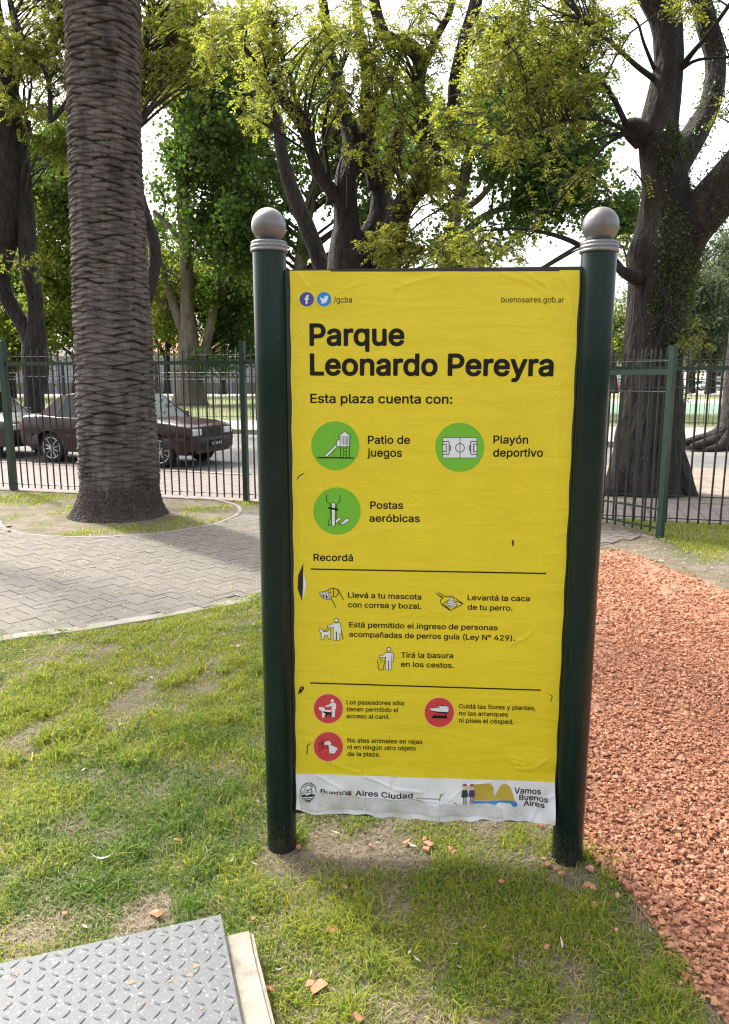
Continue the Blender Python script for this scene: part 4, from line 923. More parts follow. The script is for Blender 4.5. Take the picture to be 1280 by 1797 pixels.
D.stroke([(298, 375), (298, 460)], 4); D.stroke([(115, 467), (515, 471)], 13)
D.poly([(328, 318), (200, 440), (205, 458), (222, 455), (330, 345)], 'print_white', 6)
D.poly([(330, 285), (342, 272), (368, 272), (368, 340), (330, 340)], 'print_white', 6); D.poly([(370, 232), (468, 232), (468, 340), (370, 340)], 'print_white', 6); D.poly([(418, 175), (485, 230), (350, 230)], 'print_white', 6)
for x in (388, 405, 422, 438, 452): D.stroke([(x, 243), (x, 325)], 5)
D.build('pictogram', 'green disc with a slide and climbing tower')
D = Print(500, 460, 2.37); D.disc((728, 770), 101.5, 'print_green', 102, 56)
D.poly([(659, 731), (798, 731), (798, 813), (659, 813)], 'print_white', 2.2)
D.stroke([(729, 731), (729, 813)], 3); D.ring((729, 772), 18, 3, 'print_black')
for k in (-1, 1):
    f = lambda x: 728.5 + k * x
    D.stroke([(f(69), 746), (f(45), 746), (f(45), 799), (f(69), 799)], 3); D.stroke([(f(69), 757), (f(57), 757), (f(57), 788), (f(69), 788)], 3)
    D.stroke([(f(45), 760), (f(39), 766), (f(39), 779), (f(45), 785)], 3)
D.build('pictogram', 'green disc with a white sports pitch')
D = Print(540, 845, 6.4); D.disc((331, 331), 265, 'print_green', 264, 56)
D.stroke([(215, 150), (215, 222), (258, 262)], 8); D.stroke([(365, 152), (365, 222), (325, 262)], 8)
D.stroke([(258, 262), (258, 420), (237, 440), (237, 495), (275, 475)], 6); D.stroke([(325, 262), (322, 410), (355, 440), (355, 492)], 6)
D.poly([(318, 440), (350, 405), (370, 405), (372, 420), (320, 468)], 'print_white', 5); D.poly([(368, 478), (440, 415), (465, 420), (462, 440), (405, 478)], 'print_white', 5)
D.poly([(275, 250), (282, 241), (300, 241), (308, 250), (308, 487), (300, 496), (282, 496), (275, 487)], 'print_white', 6); D.stroke([(240, 294), (338, 315)], 22)
D.build('pictogram', 'green disc with an outdoor exercise machine')
D = Print(550, 1020, 6.4)
D.stroke([(155, 110), (190, 85), (240, 78), (280, 95), (340, 210)], 8); D.stroke([(200, 195), (225, 230), (255, 295)], 8)
D.poly([(75, 130), (160, 108), (165, 150), (200, 165), (200, 195), (170, 200), (110, 190), (85, 160)], 'print_white', 6)
for p in ([(85, 150), (200, 180)], [(95, 170), (190, 190)], [(110, 122), (120, 190)], [(140, 115), (155, 198)]): D.stroke(p, 8)
D.stroke([(228, 82), (228, 175), (255, 172), (280, 145), (285, 110), (265, 88)], 8); D.disc((190, 122), 9, 'print_black', n=12)
D.build('pictogram', 'black line drawing of a dog wearing a muzzle')
D = Print(760, 1020, 12.8)
for p in ([(60, 265), (195, 365)], [(120, 250), (285, 345), (330, 345), (430, 330), (680, 505), (390, 655), (200, 530), (165, 450), (180, 410), (235, 370), (100, 290)], [(220, 510), (330, 435)], [(510, 440), (610, 480), (680, 505)], [(220, 510), (390, 640)]): D.stroke(p, 15)
D.poly([(400, 365), (455, 400), (450, 440), (500, 480), (525, 540), (490, 565), (320, 560), (305, 530), (340, 490), (350, 440), (385, 405)], 'print_white', 11)
for p in ([(360, 445), (440, 425)], [(340, 505), (480, 465)], [(330, 545), (500, 515)]): D.stroke(p, 12)
D.build('pictogram', 'black line drawing of a scoop picking up dog waste')
D = Print(500, 820, 2.37); D.stroke([(155, 680), (170, 680), (182, 661)], 2.2)
D.poly([(200, 648), (230, 648), (236, 690), (229, 690), (227, 718), (217, 718), (215, 686), (213, 718), (203, 718), (203, 664), (195, 666), (180, 664), (180, 658), (194, 656)], 'print_white', 2); D.disc((215, 636), 9.5, 'print_black'); D.disc((215, 636), 7, 'print_white')
D.stroke([(235, 678), (243, 716)], 3); D.stroke([(215, 684), (215, 716)], 4)
D.poly([(143, 676), (152, 671), (158, 678), (160, 684), (180, 684), (190, 672), (187, 690), (190, 714), (183, 714), (180, 698), (165, 698), (160, 716), (153, 716), (154, 690), (148, 683)], 'print_white', 2)
D.build('pictogram', 'person with cane and guide dog')
D = Print(650, 1125, 8)
D.poly([(220, 165), (310, 165), (325, 185), (322, 280), (305, 280), (305, 200), (298, 200), (296, 400), (265, 403), (260, 280), (252, 403), (222, 400), (222, 215), (205, 228), (135, 225), (140, 205), (190, 200)], 'print_white', 7); D.disc((262, 115), 31, 'print_black'); D.disc((262, 115), 22, 'print_white')
D.stroke([(260, 275), (259, 400)], 12); D.stroke([(102, 275), (125, 402), (180, 402), (205, 275)], 9)
for c in ((140, 248), (168, 270), (150, 298)): D.disc(c, 9, 'print_black', n=10)
D.build('pictogram', 'person dropping litter into a bin')
def red(D, c, r): D.disc(c, r + 4, 'print_pink', n=48); D.disc(c, r - 3, 'print_red', n=48)
D = Print(545, 1210, 4.92); red(D, (155, 165), 128)
D.poly([(178, 115), (215, 115), (222, 125), (222, 170), (213, 170), (211, 237), (184, 237), (184, 140), (150, 150), (132, 147), (132, 138), (160, 132)], 'print_white'); D.disc((190, 97), 14, 'print_white')
D.poly([(72, 155), (90, 148), (122, 155), (128, 175), (180, 175), (180, 200), (145, 200), (128, 210), (120, 240), (102, 240), (102, 185), (80, 175)], 'print_white')
D.poly([(110, 185), (130, 190), (180, 195), (188, 190), (180, 237), (170, 237), (168, 215), (145, 215), (140, 237), (130, 237), (130, 205), (112, 198)], 'print_black')
D.build('pictogram', 'red disc with a dog walker and two dogs')
D = Print(545, 1210, 4.92); red(D, (1113, 197), 129)
D.poly([(1025, 168), (1050, 185), (1110, 192), (1190, 196), (1188, 211), (1110, 203), (1040, 186)], 'print_black'); D.poly([(1025, 165), (1090, 158), (1108, 135), (1180, 145), (1195, 155), (1190, 195), (1110, 190), (1050, 182)], 'print_white', 2)
D.stroke([(1100, 140), (1112, 158)], 9); D.stroke([(1108, 134), (1150, 142)], 7)
D.poly([(1045, 245), (1060, 215), (1065, 228), (1080, 210), (1090, 230), (1105, 212), (1120, 230), (1135, 212), (1150, 230), (1165, 212), (1180, 230), (1178, 248)], 'print_black')
D.build('pictogram', 'red disc with a white shoe over black grass')
D = Print(545, 1210, 4.92); red(D, (155, 492), 128)
for p in ([(75, 455), (75, 535)], [(95, 440), (92, 525)], [(108, 430), (106, 510)], [(70, 472), (112, 462)], [(110, 495), (130, 505), (155, 485)]): D.stroke(p, 5)
D.poly([(118, 465), (135, 445), (160, 440), (178, 455), (185, 480), (238, 505), (210, 550), (165, 548), (160, 490), (150, 475), (125, 475)], 'print_white', 2); D.disc((152, 456), 3.5, 'print_black', n=8); D.stroke([(165, 482), (184, 470)], 4)
D.build('pictogram', 'red disc with a dog tied to a railing')
D = Print(510, 1360, 5.12); D.disc((162, 142), 71, 'print_black', 77); D.disc((162, 142), 64, 'print_white', 70)
for t in np.linspace(math.radians(200), math.radians(340), 9): D.stroke([(162 + 22 * math.cos(t), 108 + 16 * math.sin(t)), (162 + 52 * math.cos(t), 118 + 44 * math.sin(t))], 4)
D.poly([(102, 172), (125, 165), (150, 172), (185, 162), (222, 170), (220, 182), (104, 184)], 'print_black')
for p in ([(125, 165), (125, 128)], [(190, 162), (190, 120)], [(108, 165), (108, 140)], [(205, 165), (205, 135)], [(140, 160), (170, 125), (200, 110)], [(130, 112), (150, 130), (172, 128)], [(150, 140), (180, 150)], [(110, 194), (214, 194)], [(122, 206), (204, 206)], [(140, 216), (186, 216)]): D.stroke(p, 5)
D.stroke([(140, 208), (162, 222), (184, 208)], 5)
D.build('emblem', 'black oval city crest with ships and waves')
D = Print(740, 1360, 5.12)
D.poly([(470, 75), (600, 78), (640, 95), (650, 130), (642, 165), (662, 190), (700, 110), (718, 88), (740, 78), (775, 85), (800, 110), (838, 218), (750, 225), (640, 222), (470, 222)], 'print_gold')
D.poly([(466, 232), (640, 226), (838, 222), (862, 250), (850, 275), (820, 275), (800, 245), (690, 240), (660, 258), (600, 245), (466, 252)], 'print_sea')
D.build('logo', 'golden rounded letters B and A over a blue wave')
D = Print(740, 1360, 5.12)
for x, j, sk in ((388, 'print_jacket', 'print_jacket'), (452, 'print_violet', 'print_violet')):
    D.stroke([(x - 9, 185), (x - 9, 250)], 9, sk); D.stroke([(x + 10, 185), (x + 10, 250)], 9, sk)
    D.poly([(x - 22, 128), (x + 22, 128), (x + 30, 180), (x + 20, 192), (x - 20, 192), (x - 32, 180)], j); D.disc((x, 105), 24, 'print_skin', n=24); D.poly([(x - 25, 98), (x - 14, 76), (x + 10, 72), (x + 27, 92), (x + 12, 94), (x - 6, 92)], 'print_hair')
D.build('pictogram', 'two small figures of children standing side by side')
mat('paper_back', (0.50, 0.49, 0.47), (0.62, 0.61, 0.59), 20, 0.8, bump=0.001, bscale=80)
D = Print(); D.poly([(524, 1393), (545, 1389), (562, 1390), (590, 1392), (603, 1397), (618, 1397), (638, 1402), (655, 1401), (700, 1402), (735, 1404), (768, 1410), (772, 1404), (790, 1409), (830, 1409), (866, 1410), (880, 1418), (884, 1433), (860, 1430), (800, 1428), (700, 1425), (600, 1419), (530, 1419)], 'paper_back'); D.build('torn_patch', 'greyish torn patch where the white foot has peeled')
# wear: tears, scuffs, a slit with a curled white flap
D = Print(500, 820, 2.37); D.poly([(78, 398), (56, 450), (54, 505), (72, 556), (76, 500), (76, 440)], 'tear_dark'); D.build('tear')
D = Print(500, 820, 2.37); D.poly([(78, 440), (90, 485), (84, 520), (74, 550), (77, 490)], 'print_white'); D.build('tear')
D = Print(500, 820, 2.37); D.poly([(945, 303), (952, 303), (953, 322), (949, 332), (945, 318)], 'tear_dark'); D.build('tear')
D = Print(500, 820, 2.37); D.stroke([(52, 50), (60, 36), (78, 26)], 4, 'tear_dark'); D.build('tear')
D = Print(500, 820, 2.37); D.stroke([(58, 935), (78, 918), (66, 938)], 6, 'tear_dark'); D.build('tear')
D = Print(500, 820, 2.37); D.stroke([(52, 58), (56, 48), (70, 36)], 3, 'print_halo'); D.build('tear')
D = Print(500, 1180, 2.37); D.stroke([(92, 340), (95, 305), (106, 296)], 4, 'tear_dark'); D.build('tear')
D = Print(500, 1180, 2.37); D.stroke([(1100, 90), (1113, 100), (1106, 122)], 3, 'tear_dark'); D.build('tear')
D = Print(500, 1180, 2.37); D.stroke([(58, 88), (66, 62), (80, 60)], 5, 'tear_dark'); D.build('tear')
D = Print(740, 1360, 5.12); D.poly([(155, 215), (165, 165), (210, 150), (185, 170), (170, 195), (165, 220)], 'worn_grey'); D.build('tear')
D = Print(740, 1360, 5.12); D.poly([(160, 240), (175, 205), (230, 198), (315, 240), (230, 248)], 'print_white'); D.build('tear')
D = Print(740, 1360, 5.12); D.stroke([(295, 225), (318, 245)], 9, 'tear_dark'); D.build('tear')
D = Print(740, 1360, 5.12); D.stroke([(178, 255), (160, 300), (155, 375)], 4, 'worn_grey'); D.build('tear')
D = Print(740, 1360, 5.12); D.stroke([(185, 248), (300, 243)], 4, 'worn_grey'); D.build('tear')
D = Print(740, 1360, 5.12); D.stroke([(320, 246), (480, 222), (640, 222), (830, 218)], 3, 'worn_grey'); D.build('tear')
D = Print(510, 1360, 5.12); D.stroke([(1130, 195), (1280, 200), (1330, 203)], 9, 'worn_grey'); D.build('tear')
D = Print(510, 1360, 5.12); D.stroke([(1130, 210), (1210, 228), (1320, 232)], 4, 'worn_grey'); D.build('tear')
D = Print(510, 1360, 5.12); D.stroke([(660, 212), (720, 202), (900, 212), (1100, 212), (1200, 228)], 4, 'worn_grey'); D.build('tear')
D = Print(510, 1360, 5.12); D.stroke([(678, 215), (680, 350)], 3, 'worn_grey'); D.build('tear')
D = Print(510, 1360, 5.12); D.stroke([(240, 150), (330, 142), (420, 160), (520, 178), (600, 200), (640, 205)], 4, 'worn_grey'); D.build('tear')
D = Print(510, 1360, 5.12); D.poly([(505, 165), (540, 160), (550, 178), (520, 182), (500, 178)], 'print_hair'); D.build('tear')
D = Print(510, 1360, 5.12)
for k in range(50): D.disc((rng.uniform(80, 420), rng.uniform(215, 330)), rng.uniform(1, 5), 'worn_grey', rng.uniform(1, 3), n=6)
tag(D.build('grime_speckle'), kind='stuff')

# ------------------------------------------------------------------ steel hatch at the lower left
mat('tread_steel', (0.074, 0.081, 0.087), (0.106, 0.114, 0.120), 26, 0.52, metal=0.0, spec=0.35, bump=0.0012, bscale=170, c3=(0.20, 0.195, 0.19), s3=120, t3=(0.60, 0.66), rough2=0.62)
mat('hatch_side', (0.035, 0.037, 0.04), (0.07, 0.07, 0.07), 20, 0.7)
mat('concrete', (0.23, 0.208, 0.168), (0.31, 0.285, 0.238), 5, 0.92, bump=0.006, bscale=50, c3=(0.19, 0.17, 0.14), s3=9, t3=(0.58, 0.72))
mat('rust', (0.25, 0.11, 0.06), (0.34, 0.19, 0.12), 40, 0.9)
HZ = 0.12
def hatch():
    root = empty('hatch_cover', (pc0[0], pc0[1], 0), math.atan2(pex[1], pex[0]), 'grey steel tread plate hatch cover with raised diamonds at the lower left', 'hatch cover')
    # local axes: x along the far edge (leftwards in the photo), y: rotate to point towards the viewer
    sy = 1.0 if (math.cos(math.atan2(pex[1], pex[0]) + math.pi / 2) * pey[0] + math.sin(math.atan2(pex[1], pex[0]) + math.pi / 2) * pey[1]) > 0 else -1.0
    W, Dp, t = 1.15, 0.86, 0.006
    mb = MB()
    mb.box((W / 2, sy * Dp / 2, HZ - t / 2), (W, Dp, t))
    o = mb.build('plate', M('tread_steel'), root)
    bv = o.modifiers.new('bevel', 'BEVEL'); bv.width = 0.0015; bv.segments = 2
    V, F = [], []
    p = 0.035
    n = 0
    for i in range(int(W / p)):
        for j in range(int(Dp / p)):
            cx, cy = (i + 0.55) * p, sy * (j + 0.55) * p
            if not (0.018 < cx < W - 0.018 and 0.018 < abs(cy) < Dp - 0.018): continue
            a = math.radians(45 if (i + j) % 2 else -45) + 0.0
            ca, sa = math.cos(a), math.sin(a)
            prof = [(-1, 0, 0), (-0.55, .72, 0.15), (0, 1, 0.2), (.55, .72, 0.15), (1, 0, 0), (.55, -.72, 0.15), (0, -1, 0.2), (-.55, -.72, 0.15)]
            for (x, y, z) in prof: V.append((cx + x * .0150 * ca - y * .0046 * sa, cy + x * .0150 * sa + y * .0046 * ca, HZ - 0.0005))
            for (x, y, z) in prof: V.append((cx + x * .0112 * ca - y * .0022 * sa, cy + x * .0112 * sa + y * .0022 * ca, HZ + 0.0026))
            for k in range(8): F.append((n + k, n + (k + 1) % 8, n + 8 + (k + 1) % 8, n + 8 + k))
            F.append(tuple(range(n + 8, n + 16))); n += 16
    mk('tread_pattern', V, [list(f) for f in F], M('tread_steel'), o, True)
    mb = MB()
    mb.box((0.006, sy * (Dp / 2 + 0.10), HZ - 0.035), (0.012, Dp - 0.22, 0.055)); mb.box((W / 2, sy * 0.012, HZ - 0.028), (W - 0.04, 0.008, 0.040))
    mb.build('side_flange', M('hatch_side'), root)
    for (px, py, r) in ((345, 1695, .010), (335, 1712, .007), (232, 1724, .009), (28, 1711, .009), (298, 1722, .006), (285, 1640, .006), (355, 1770, .005), (252, 1761, .005)):
        w = G(px, py, HZ)[:2]; u = (w - pc0) @ pex; v = (w - pc0) @ pey
        mb = MB(); k = 9; th = np.linspace(0, 6.283, k, endpoint=False); rr = r * (1 + 0.3 * np.sin(th * 3 + px))
        mb.add(np.stack([u + rr * np.cos(th), sy * v + 0.75 * rr * np.sin(th), 0 * th + HZ + 0.0012], 1), [tuple(range(k)) if sy > 0 else tuple(range(k))])
        mb.build('rust_spot', M('rust'), o)
    r2 = empty('hatch_surround', (pc0[0], pc0[1], 0), math.atan2(pex[1], pex[0]), 'pale concrete kerb round the steel hatch cover, right edge showing', 'concrete surround')
    def beam(x0, x1, y0, y1, z1, name):
        nx, ny = max(2, int((x1 - x0) / .012)), max(2, int(abs(y1 - y0) / .012))
        bm = bmesh.new(); bmesh.ops.create_cube(bm, size=1.0)
        for v in bm.verts: v.co = ((x0 + x1) / 2 + v.co.x * (x1 - x0), sy * ((y0 + y1) / 2 + v.co.y * (y1 - y0)), (z1 - 0.1) / 2 + v.co.z * (z1 + 0.1))
        bmesh.ops.bevel(bm, geom=bm.edges[:], offset=0.012, segments=3, affect='EDGES')
        bmesh.ops.subdivide_edges(bm, edges=[e for e in bm.edges if e.calc_length() > 0.08], cuts=10, use_grid_fill=True)
        for v in bm.verts: v.co += Vector((1, 1, 0.6)) * 0.0028 * float(wob(v.co.x, v.co.y, v.co.z, 28))
        bmesh.ops.recalc_face_normals(bm, faces=bm.faces[:])
        me = bpy.data.meshes.new(name); bm.to_mesh(me); bm.free(); me.materials.append(M('concrete'))
        o = bpy.data.objects.new(name, me); COL.objects.link(o); o.parent = r2
    beam(-0.083, 0.012, 0.035, 0.95, 0.083, 'concrete_edge')
    beam(0.012, 1.2, 0.035, 0.10, 0.080, 'concrete_edge')
hatch()
# ------------------------------------------------------------------ palm
mat('palm_bark', (0.080, 0.068, 0.059), (0.165, 0.142, 0.124), 9, 0.95, bump=0.012, bscale=70, stretch=(1, 1, 0.35), c3=(0.045, 0.037, 0.031), s3=4, t3=(0.5, 0.7))
mat('palm_root', (0.050, 0.040, 0.033), (0.115, 0.094, 0.079), 30, 0.98, bump=0.02, bscale=55, stretch=(1, 1, 0.5))
mat('palm_groove', (0.018, 0.014, 0.011), (0.042, 0.033, 0.027), 40, 0.98)  # dark brown of the recessed faces: fibre tone with groove shade painted in
def palm():
    Y = 9.02
    root = empty('palm_tree', (ringc[0], ringc[1], 0), 0, 'thick palm trunk with rows of leaf scars rising from the paved ring', 'palm tree')
    ctrl = [(930, 209, 110), (918, 209, 98), (905, 209, 87), (890, 209, 75), (875, 210, 70), (855, 211.5, 65), (820, 210, 64), (700, 204, 62.5), (600, 200, 62), (450, 193, 60), (300, 186, 57.5), (150, 182.5, 58), (0, 181, 60)]
    P = []
    for py, px, r in ctrl:
        w = at(px, py, Y); P.append((w[2], w[0], r * depth(px, py, Y) / FPX))
    top = P[-1]
    for k in range(1, 5): P.append((top[0] + k * 1.0, top[1] - 0.02 * k, top[2]))
    P = np.array(P)
    nz, nt = 980, 300
    z0 = P[0, 0]
    z = np.concatenate([np.linspace(z0 - 0.05, 5.9, 900), np.linspace(5.93, P[-1, 0], 80)])
    cx = np.interp(z, P[:, 0], P[:, 1]); rad = np.interp(z, P[:, 0], P[:, 2])
    k = np.ones(41) / 41
    cx = np.convolve(np.pad(cx, 20, 'edge'), k, 'valid'); rad = np.convolve(np.pad(rad, 6, 'edge'), np.ones(13) / 13, 'valid')
    th = np.linspace(0, 2 * math.pi, nt, endpoint=False)
    T, Z = np.meshgrid(th, z)
    R = np.repeat(rad[:, None], nt, 1)
    h, N = 0.043, 7
    disp_ = np.zeros_like(R) - 0.012
    h_base = 0.27
    row = (Z + 0.010 * wob(np.cos(T) * 2, np.sin(T) * 2, Z, 1.2)) / h
    prng = np.random.default_rng(5)
    jit = prng.normal(size=(400, 40, 4)).clip(-2, 2)
    for dk in range(-2, 4):
        k_ = np.floor(row) + dk
        off = (0.5 * np.mod(k_, 2) + 0.013 * k_) % 1.0
        tt = T / (2 * math.pi) * N - off
        i_ = np.round(tt)
        ki, ii = np.clip(k_, 0, 399).astype(int), np.mod(i_, N).astype(int)
        J = jit[ki, ii]
        dx = (tt - i_ - 0.06 * J[..., 0]) / (0.60 * (1 + 0.08 * J[..., 1]))
        b = 0.88 * (1 + 0.08 * J[..., 2])
        dz = (row - k_ - 0.5 + 0.13 * J[..., 3])
        lens = 1 - np.abs(dx) ** 1.7
        q = dz / b
        inside = (lens - np.abs(q))
        edge_ = np.clip(inside / 0.22, 0, 1)
        low = np.clip((lens + q) / 0.16, 0, 1)
        prof = np.clip(inside / 0.35, 0, 1) ** 0.8 * (0.66 - 0.34 * q)
        disp_ = np.maximum(disp_, -0.012 + 0.055 * prof * (1 + 0.12 * J[..., 1]))
    fade = np.clip((Z - h_base) / 0.25, 0, 1)
    rough_ = 0.010 * wob(np.cos(T) * 3, np.sin(T) * 3, Z * 1.0, 9) + 0.007 * prng.normal(size=Z.shape)
    fib = 0.0022 * prng.normal(size=Z.shape) + 0.004 * wob(np.cos(T) * 14, np.sin(T) * 14, Z * 0.5, 3)
    low_scar = 1 + 0.35 * np.clip((1.1 - Z) / 0.6, 0, 1) * wob(np.cos(T) * 3, np.sin(T) * 3, Z * 3, 5, 13)
    R = R + fade * (disp_ * low_scar + fib) + (1 - fade) * rough_
    X = cx[:, None] + R * np.cos(T); Yv = Y + R * np.sin(T)
    V = np.stack([X - ringc[0], Yv - ringc[1], Z], -1).reshape(-1, 3)
    i, j = np.meshgrid(np.arange(len(z) - 1), np.arange(nt), indexing='ij')
    a = (i * nt + j).ravel(); b = (i * nt + (j + 1) % nt).ravel()
    F = np.stack([a, b, b + nt, a + nt], 1)
    lim = h_base + 0.10
    fm = (z[i.ravel()] < lim + 0.09 * wob(np.cos(th[j.ravel()]) * 3, np.sin(th[j.ravel()]) * 3, 0, 4)).astype(int)
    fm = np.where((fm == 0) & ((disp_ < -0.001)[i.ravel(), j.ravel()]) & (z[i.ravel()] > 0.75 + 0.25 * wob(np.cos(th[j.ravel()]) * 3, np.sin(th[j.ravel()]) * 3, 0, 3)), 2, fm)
    mk('trunk', V, F, [M('palm_bark'), M('palm_root'), M('palm_groove')], root, True, fm)
palm()

# ------------------------------------------------------------------ fences
mat('fence_green', (0.008, 0.032, 0.020), (0.014, 0.045, 0.030), 8, 0.38, coat=0.3)
mat('fence_dark', (0.010, 0.016, 0.015), (0.018, 0.026, 0.024), 8, 0.5)
mat('wire', (0.06, 0.065, 0.065), rough=0.8)
bar_cache = {}
def bar_mesh(h, r=0.011):
    k = round(h, 3)
    if k not in bar_cache:
        mb = MB()
        V, F = tube_arrays(np.array([[0, 0, 0], [0, 0, h - 0.05], [0, 0, h]]), np.array([r, r, 0.002]), 6)
        mb.add(V, F); o = mb.build('bar', M('fence_dark')); bar_cache[k] = o.data; bpy.data.objects.remove(o)
    return bar_cache[k]
def fence(name, label, cat, A, B, zb, posts, rails, b0, b1, sp=0.115, group=None, post_h=2.1, pw=0.07, skew=0.0, rr=0.011):
    A, B = np.array(A[:2], float), np.array(B[:2], float)
    L = np.linalg.norm(B - A); ang = math.atan2(B[1] - A[1], B[0] - A[0])
    root = empty(name, (A[0], A[1], 0), ang, label, cat, group)
    for s_, w, h in posts:
        mb = MB(); mb.box((s_, 0, h / 2 - 0.1), (w, w, h + 0.2)); mb.box((s_, 0, h + 0.006), (w + 0.012, w + 0.012, 0.012))
        mb.build('post', M('fence_green'), root)
    for z, hh, dd, m in rails:
        mb = MB()
        if hh < 0.02: mb.bar((0, -0.012, z), (L, -0.012, z), hh / 2, 6)
        else: mb.box((L / 2, 0, z), (L, dd, hh))
        mb.build('rail', M(m), root)
    n = int(L / sp)
    me = bar_mesh(b1 - b0, rr)
    for i in range(n):
        s_ = (i + 0.5) * sp
        if any(abs(s_ - p[0]) < p[1] / 2 + 0.012 for p in posts): continue
        o = bpy.data.objects.new('bar', me); COL.objects.link(o); o.parent = root
        o.location = (s_ + random.uniform(-.004, .004), -0.001, b0); o.rotation_euler = (random.uniform(-.006, .006), random.uniform(-.008, .008), random.uniform(0, 1))
    return root
FA = G(25, 860)[:2]; FM = G(433, 880)[:2]
dirv = (FM - FA) / np.linalg.norm(FM - FA)
A0 = FA - dirv * 2.2
LL = np.linalg.norm(FM - FA)
RAILS = lambda d: [(1.765 + d, 0.05, 0.035, 'fence_green'), (1.865 + d, 0.009, 0, 'wire'), (1.585 + d, 0.010, 0, 'wire'), (0.10, 0.012, 0, 'fence_dark')]
fence('metal_fence', 'long dark green bar fence behind the palm and parked maroon car', 'fence', A0, FA + dirv * (LL + 2.3), 0, [(2.2, 0.085, 2.17), (2.2 + LL, 0.07, 2.13)], RAILS(0.1), 0.045, 2.08)
RA = np.array([2.30, 8.68]); RB = np.array([5.6, 7.72])
fence('metal_fence', 'dark green bar fence right of the open gate, before the street and tree', 'fence', RA, RB, 0, [(0.0, 0.07, 2.0)], [(1.765, 0.05, 0.035, 'fence_green'), (1.86, 0.009, 0, 'wire'), (1.555, 0.010, 0, 'wire'), (0.08, 0.012, 0, 'fence_dark'), (0.34, 0.012, 0, 'fence_dark')], 0.03, 2.0)
GE = G(1158, 944)[:2]
GA = np.array([2.52, 8.52])
gl = np.linalg.norm(GE - GA)
fence('gate_leaf', 'open green bar gate leaf swung towards the brick gravel path', 'gate', GA, GE, 0, [(gl, 0.062, 1.97)], [(1.72, 0.055, 0.035, 'fence_green'), (1.83, 0.010, 0, 'wire'), (1.52, 0.010, 0, 'wire'), (0.10, 0.02, 0.02, 'fence_green'), (0.30, 0.02, 0.02, 'fence_green')], 0.05, 1.96, sp=0.112)
# far fence across the street, built in bays
def far_bay(x0, x1, label):
    A = np.array([x0, far_fence(x0)]); B = np.array([x1, far_fence(x1)])
    L = np.linalg.norm(B - A)
    root = empty('park_fence', (A[0], A[1], 0.136), math.atan2(B[1] - A[1], B[0] - A[0]), label, 'fence', 'fence bays across the street')
    mb = MB(); mb.box((0, 0, 1.05), (0.09, 0.09, 2.1)); mb.build('post', M('fence_dark'), root)
    mb = MB()
    for z in (0.12, 1.75, 1.5): mb.bar((0, 0, z), (L, 0, z), 0.014, 4)
    mb.build('rail', M('fence_dark'), root)
    mb = MB()
    for i in range(int(L / 0.14)): mb.bar(((i + 0.5) * 0.14, 0, 0.05), ((i + 0.5) * 0.14, 0, 2.0), 0.0095, 4)
    mb.build('bar_panel', M('fence_dark'), root)
xs = np.arange(-24, 20.1, 4.0)
for a, b in zip(xs[:-1], xs[1:]):
    pc = (a + b) / 2
    far_bay(a, b, 'thin dark bar fence of the lawn across the street behind the parked cars' if pc < 1 else 'thin dark bar fence across the street on the right beyond the large tree')

# ------------------------------------------------------------------ parked cars
mat('car_maroon', (0.026, 0.003, 0.004), rough=0.28, coat=0.25, spec=0.3)
mat('car_black', (0.008, 0.008, 0.010), rough=0.3, coat=0.4)
mat('car_white', (0.62, 0.63, 0.65), rough=0.3, coat=0.8)
mat('car_grey', (0.16, 0.17, 0.18), rough=0.3, coat=0.8, metal=0.5)
mat('trim_dark', (0.02, 0.02, 0.021), rough=0.55)
mat('tyre', (0.016, 0.015, 0.015), (0.03, 0.028, 0.026), 20, 0.85)
mat('alloy', (0.55, 0.56, 0.58), rough=0.3, metal=0.8)
mat('lamp_glass', (0.62, 0.66, 0.70), rough=0.12, coat=1.0)
mat('lamp_red', (0.35, 0.02, 0.02), rough=0.2, coat=1.0)
mat('cabin_dark', (0.025, 0.024, 0.024), rough=0.8)
def glass_mat():
    m = bpy.data.materials.new('car_glass'); m.use_nodes = True
    n, l = m.node_tree.nodes, m.node_tree.links
    tr = n.new('ShaderNodeBsdfTransparent'); tr.inputs[0].default_value = (0.34, 0.42, 0.38, 1)
    gl_ = n.new('ShaderNodeBsdfGlossy'); gl_.inputs['Roughness'].default_value = 0.03
    fr = n.new('ShaderNodeLayerWeight'); fr.inputs[0].default_value = 0.5
    pw = n.new('ShaderNodeMath'); pw.operation = 'POWER'; l.new(fr.outputs['Facing'], pw.inputs[0]); pw.inputs[1].default_value = 4.0
    ma = n.new('ShaderNodeMath'); ma.operation = 'MULTIPLY_ADD'; l.new(pw.outputs[0], ma.inputs[0]); ma.inputs[1].default_value = 0.6; ma.inputs[2].default_value = 0.05
    mx = n.new('ShaderNodeMixShader'); l.new(ma.outputs[0], mx.inputs[0]); l.new(tr.outputs[0], mx.inputs[1]); l.new(gl_.outputs[0], mx.inputs[2])
    l.new(mx.outputs[0], n['Material Output'].inputs[0])
glass_mat()
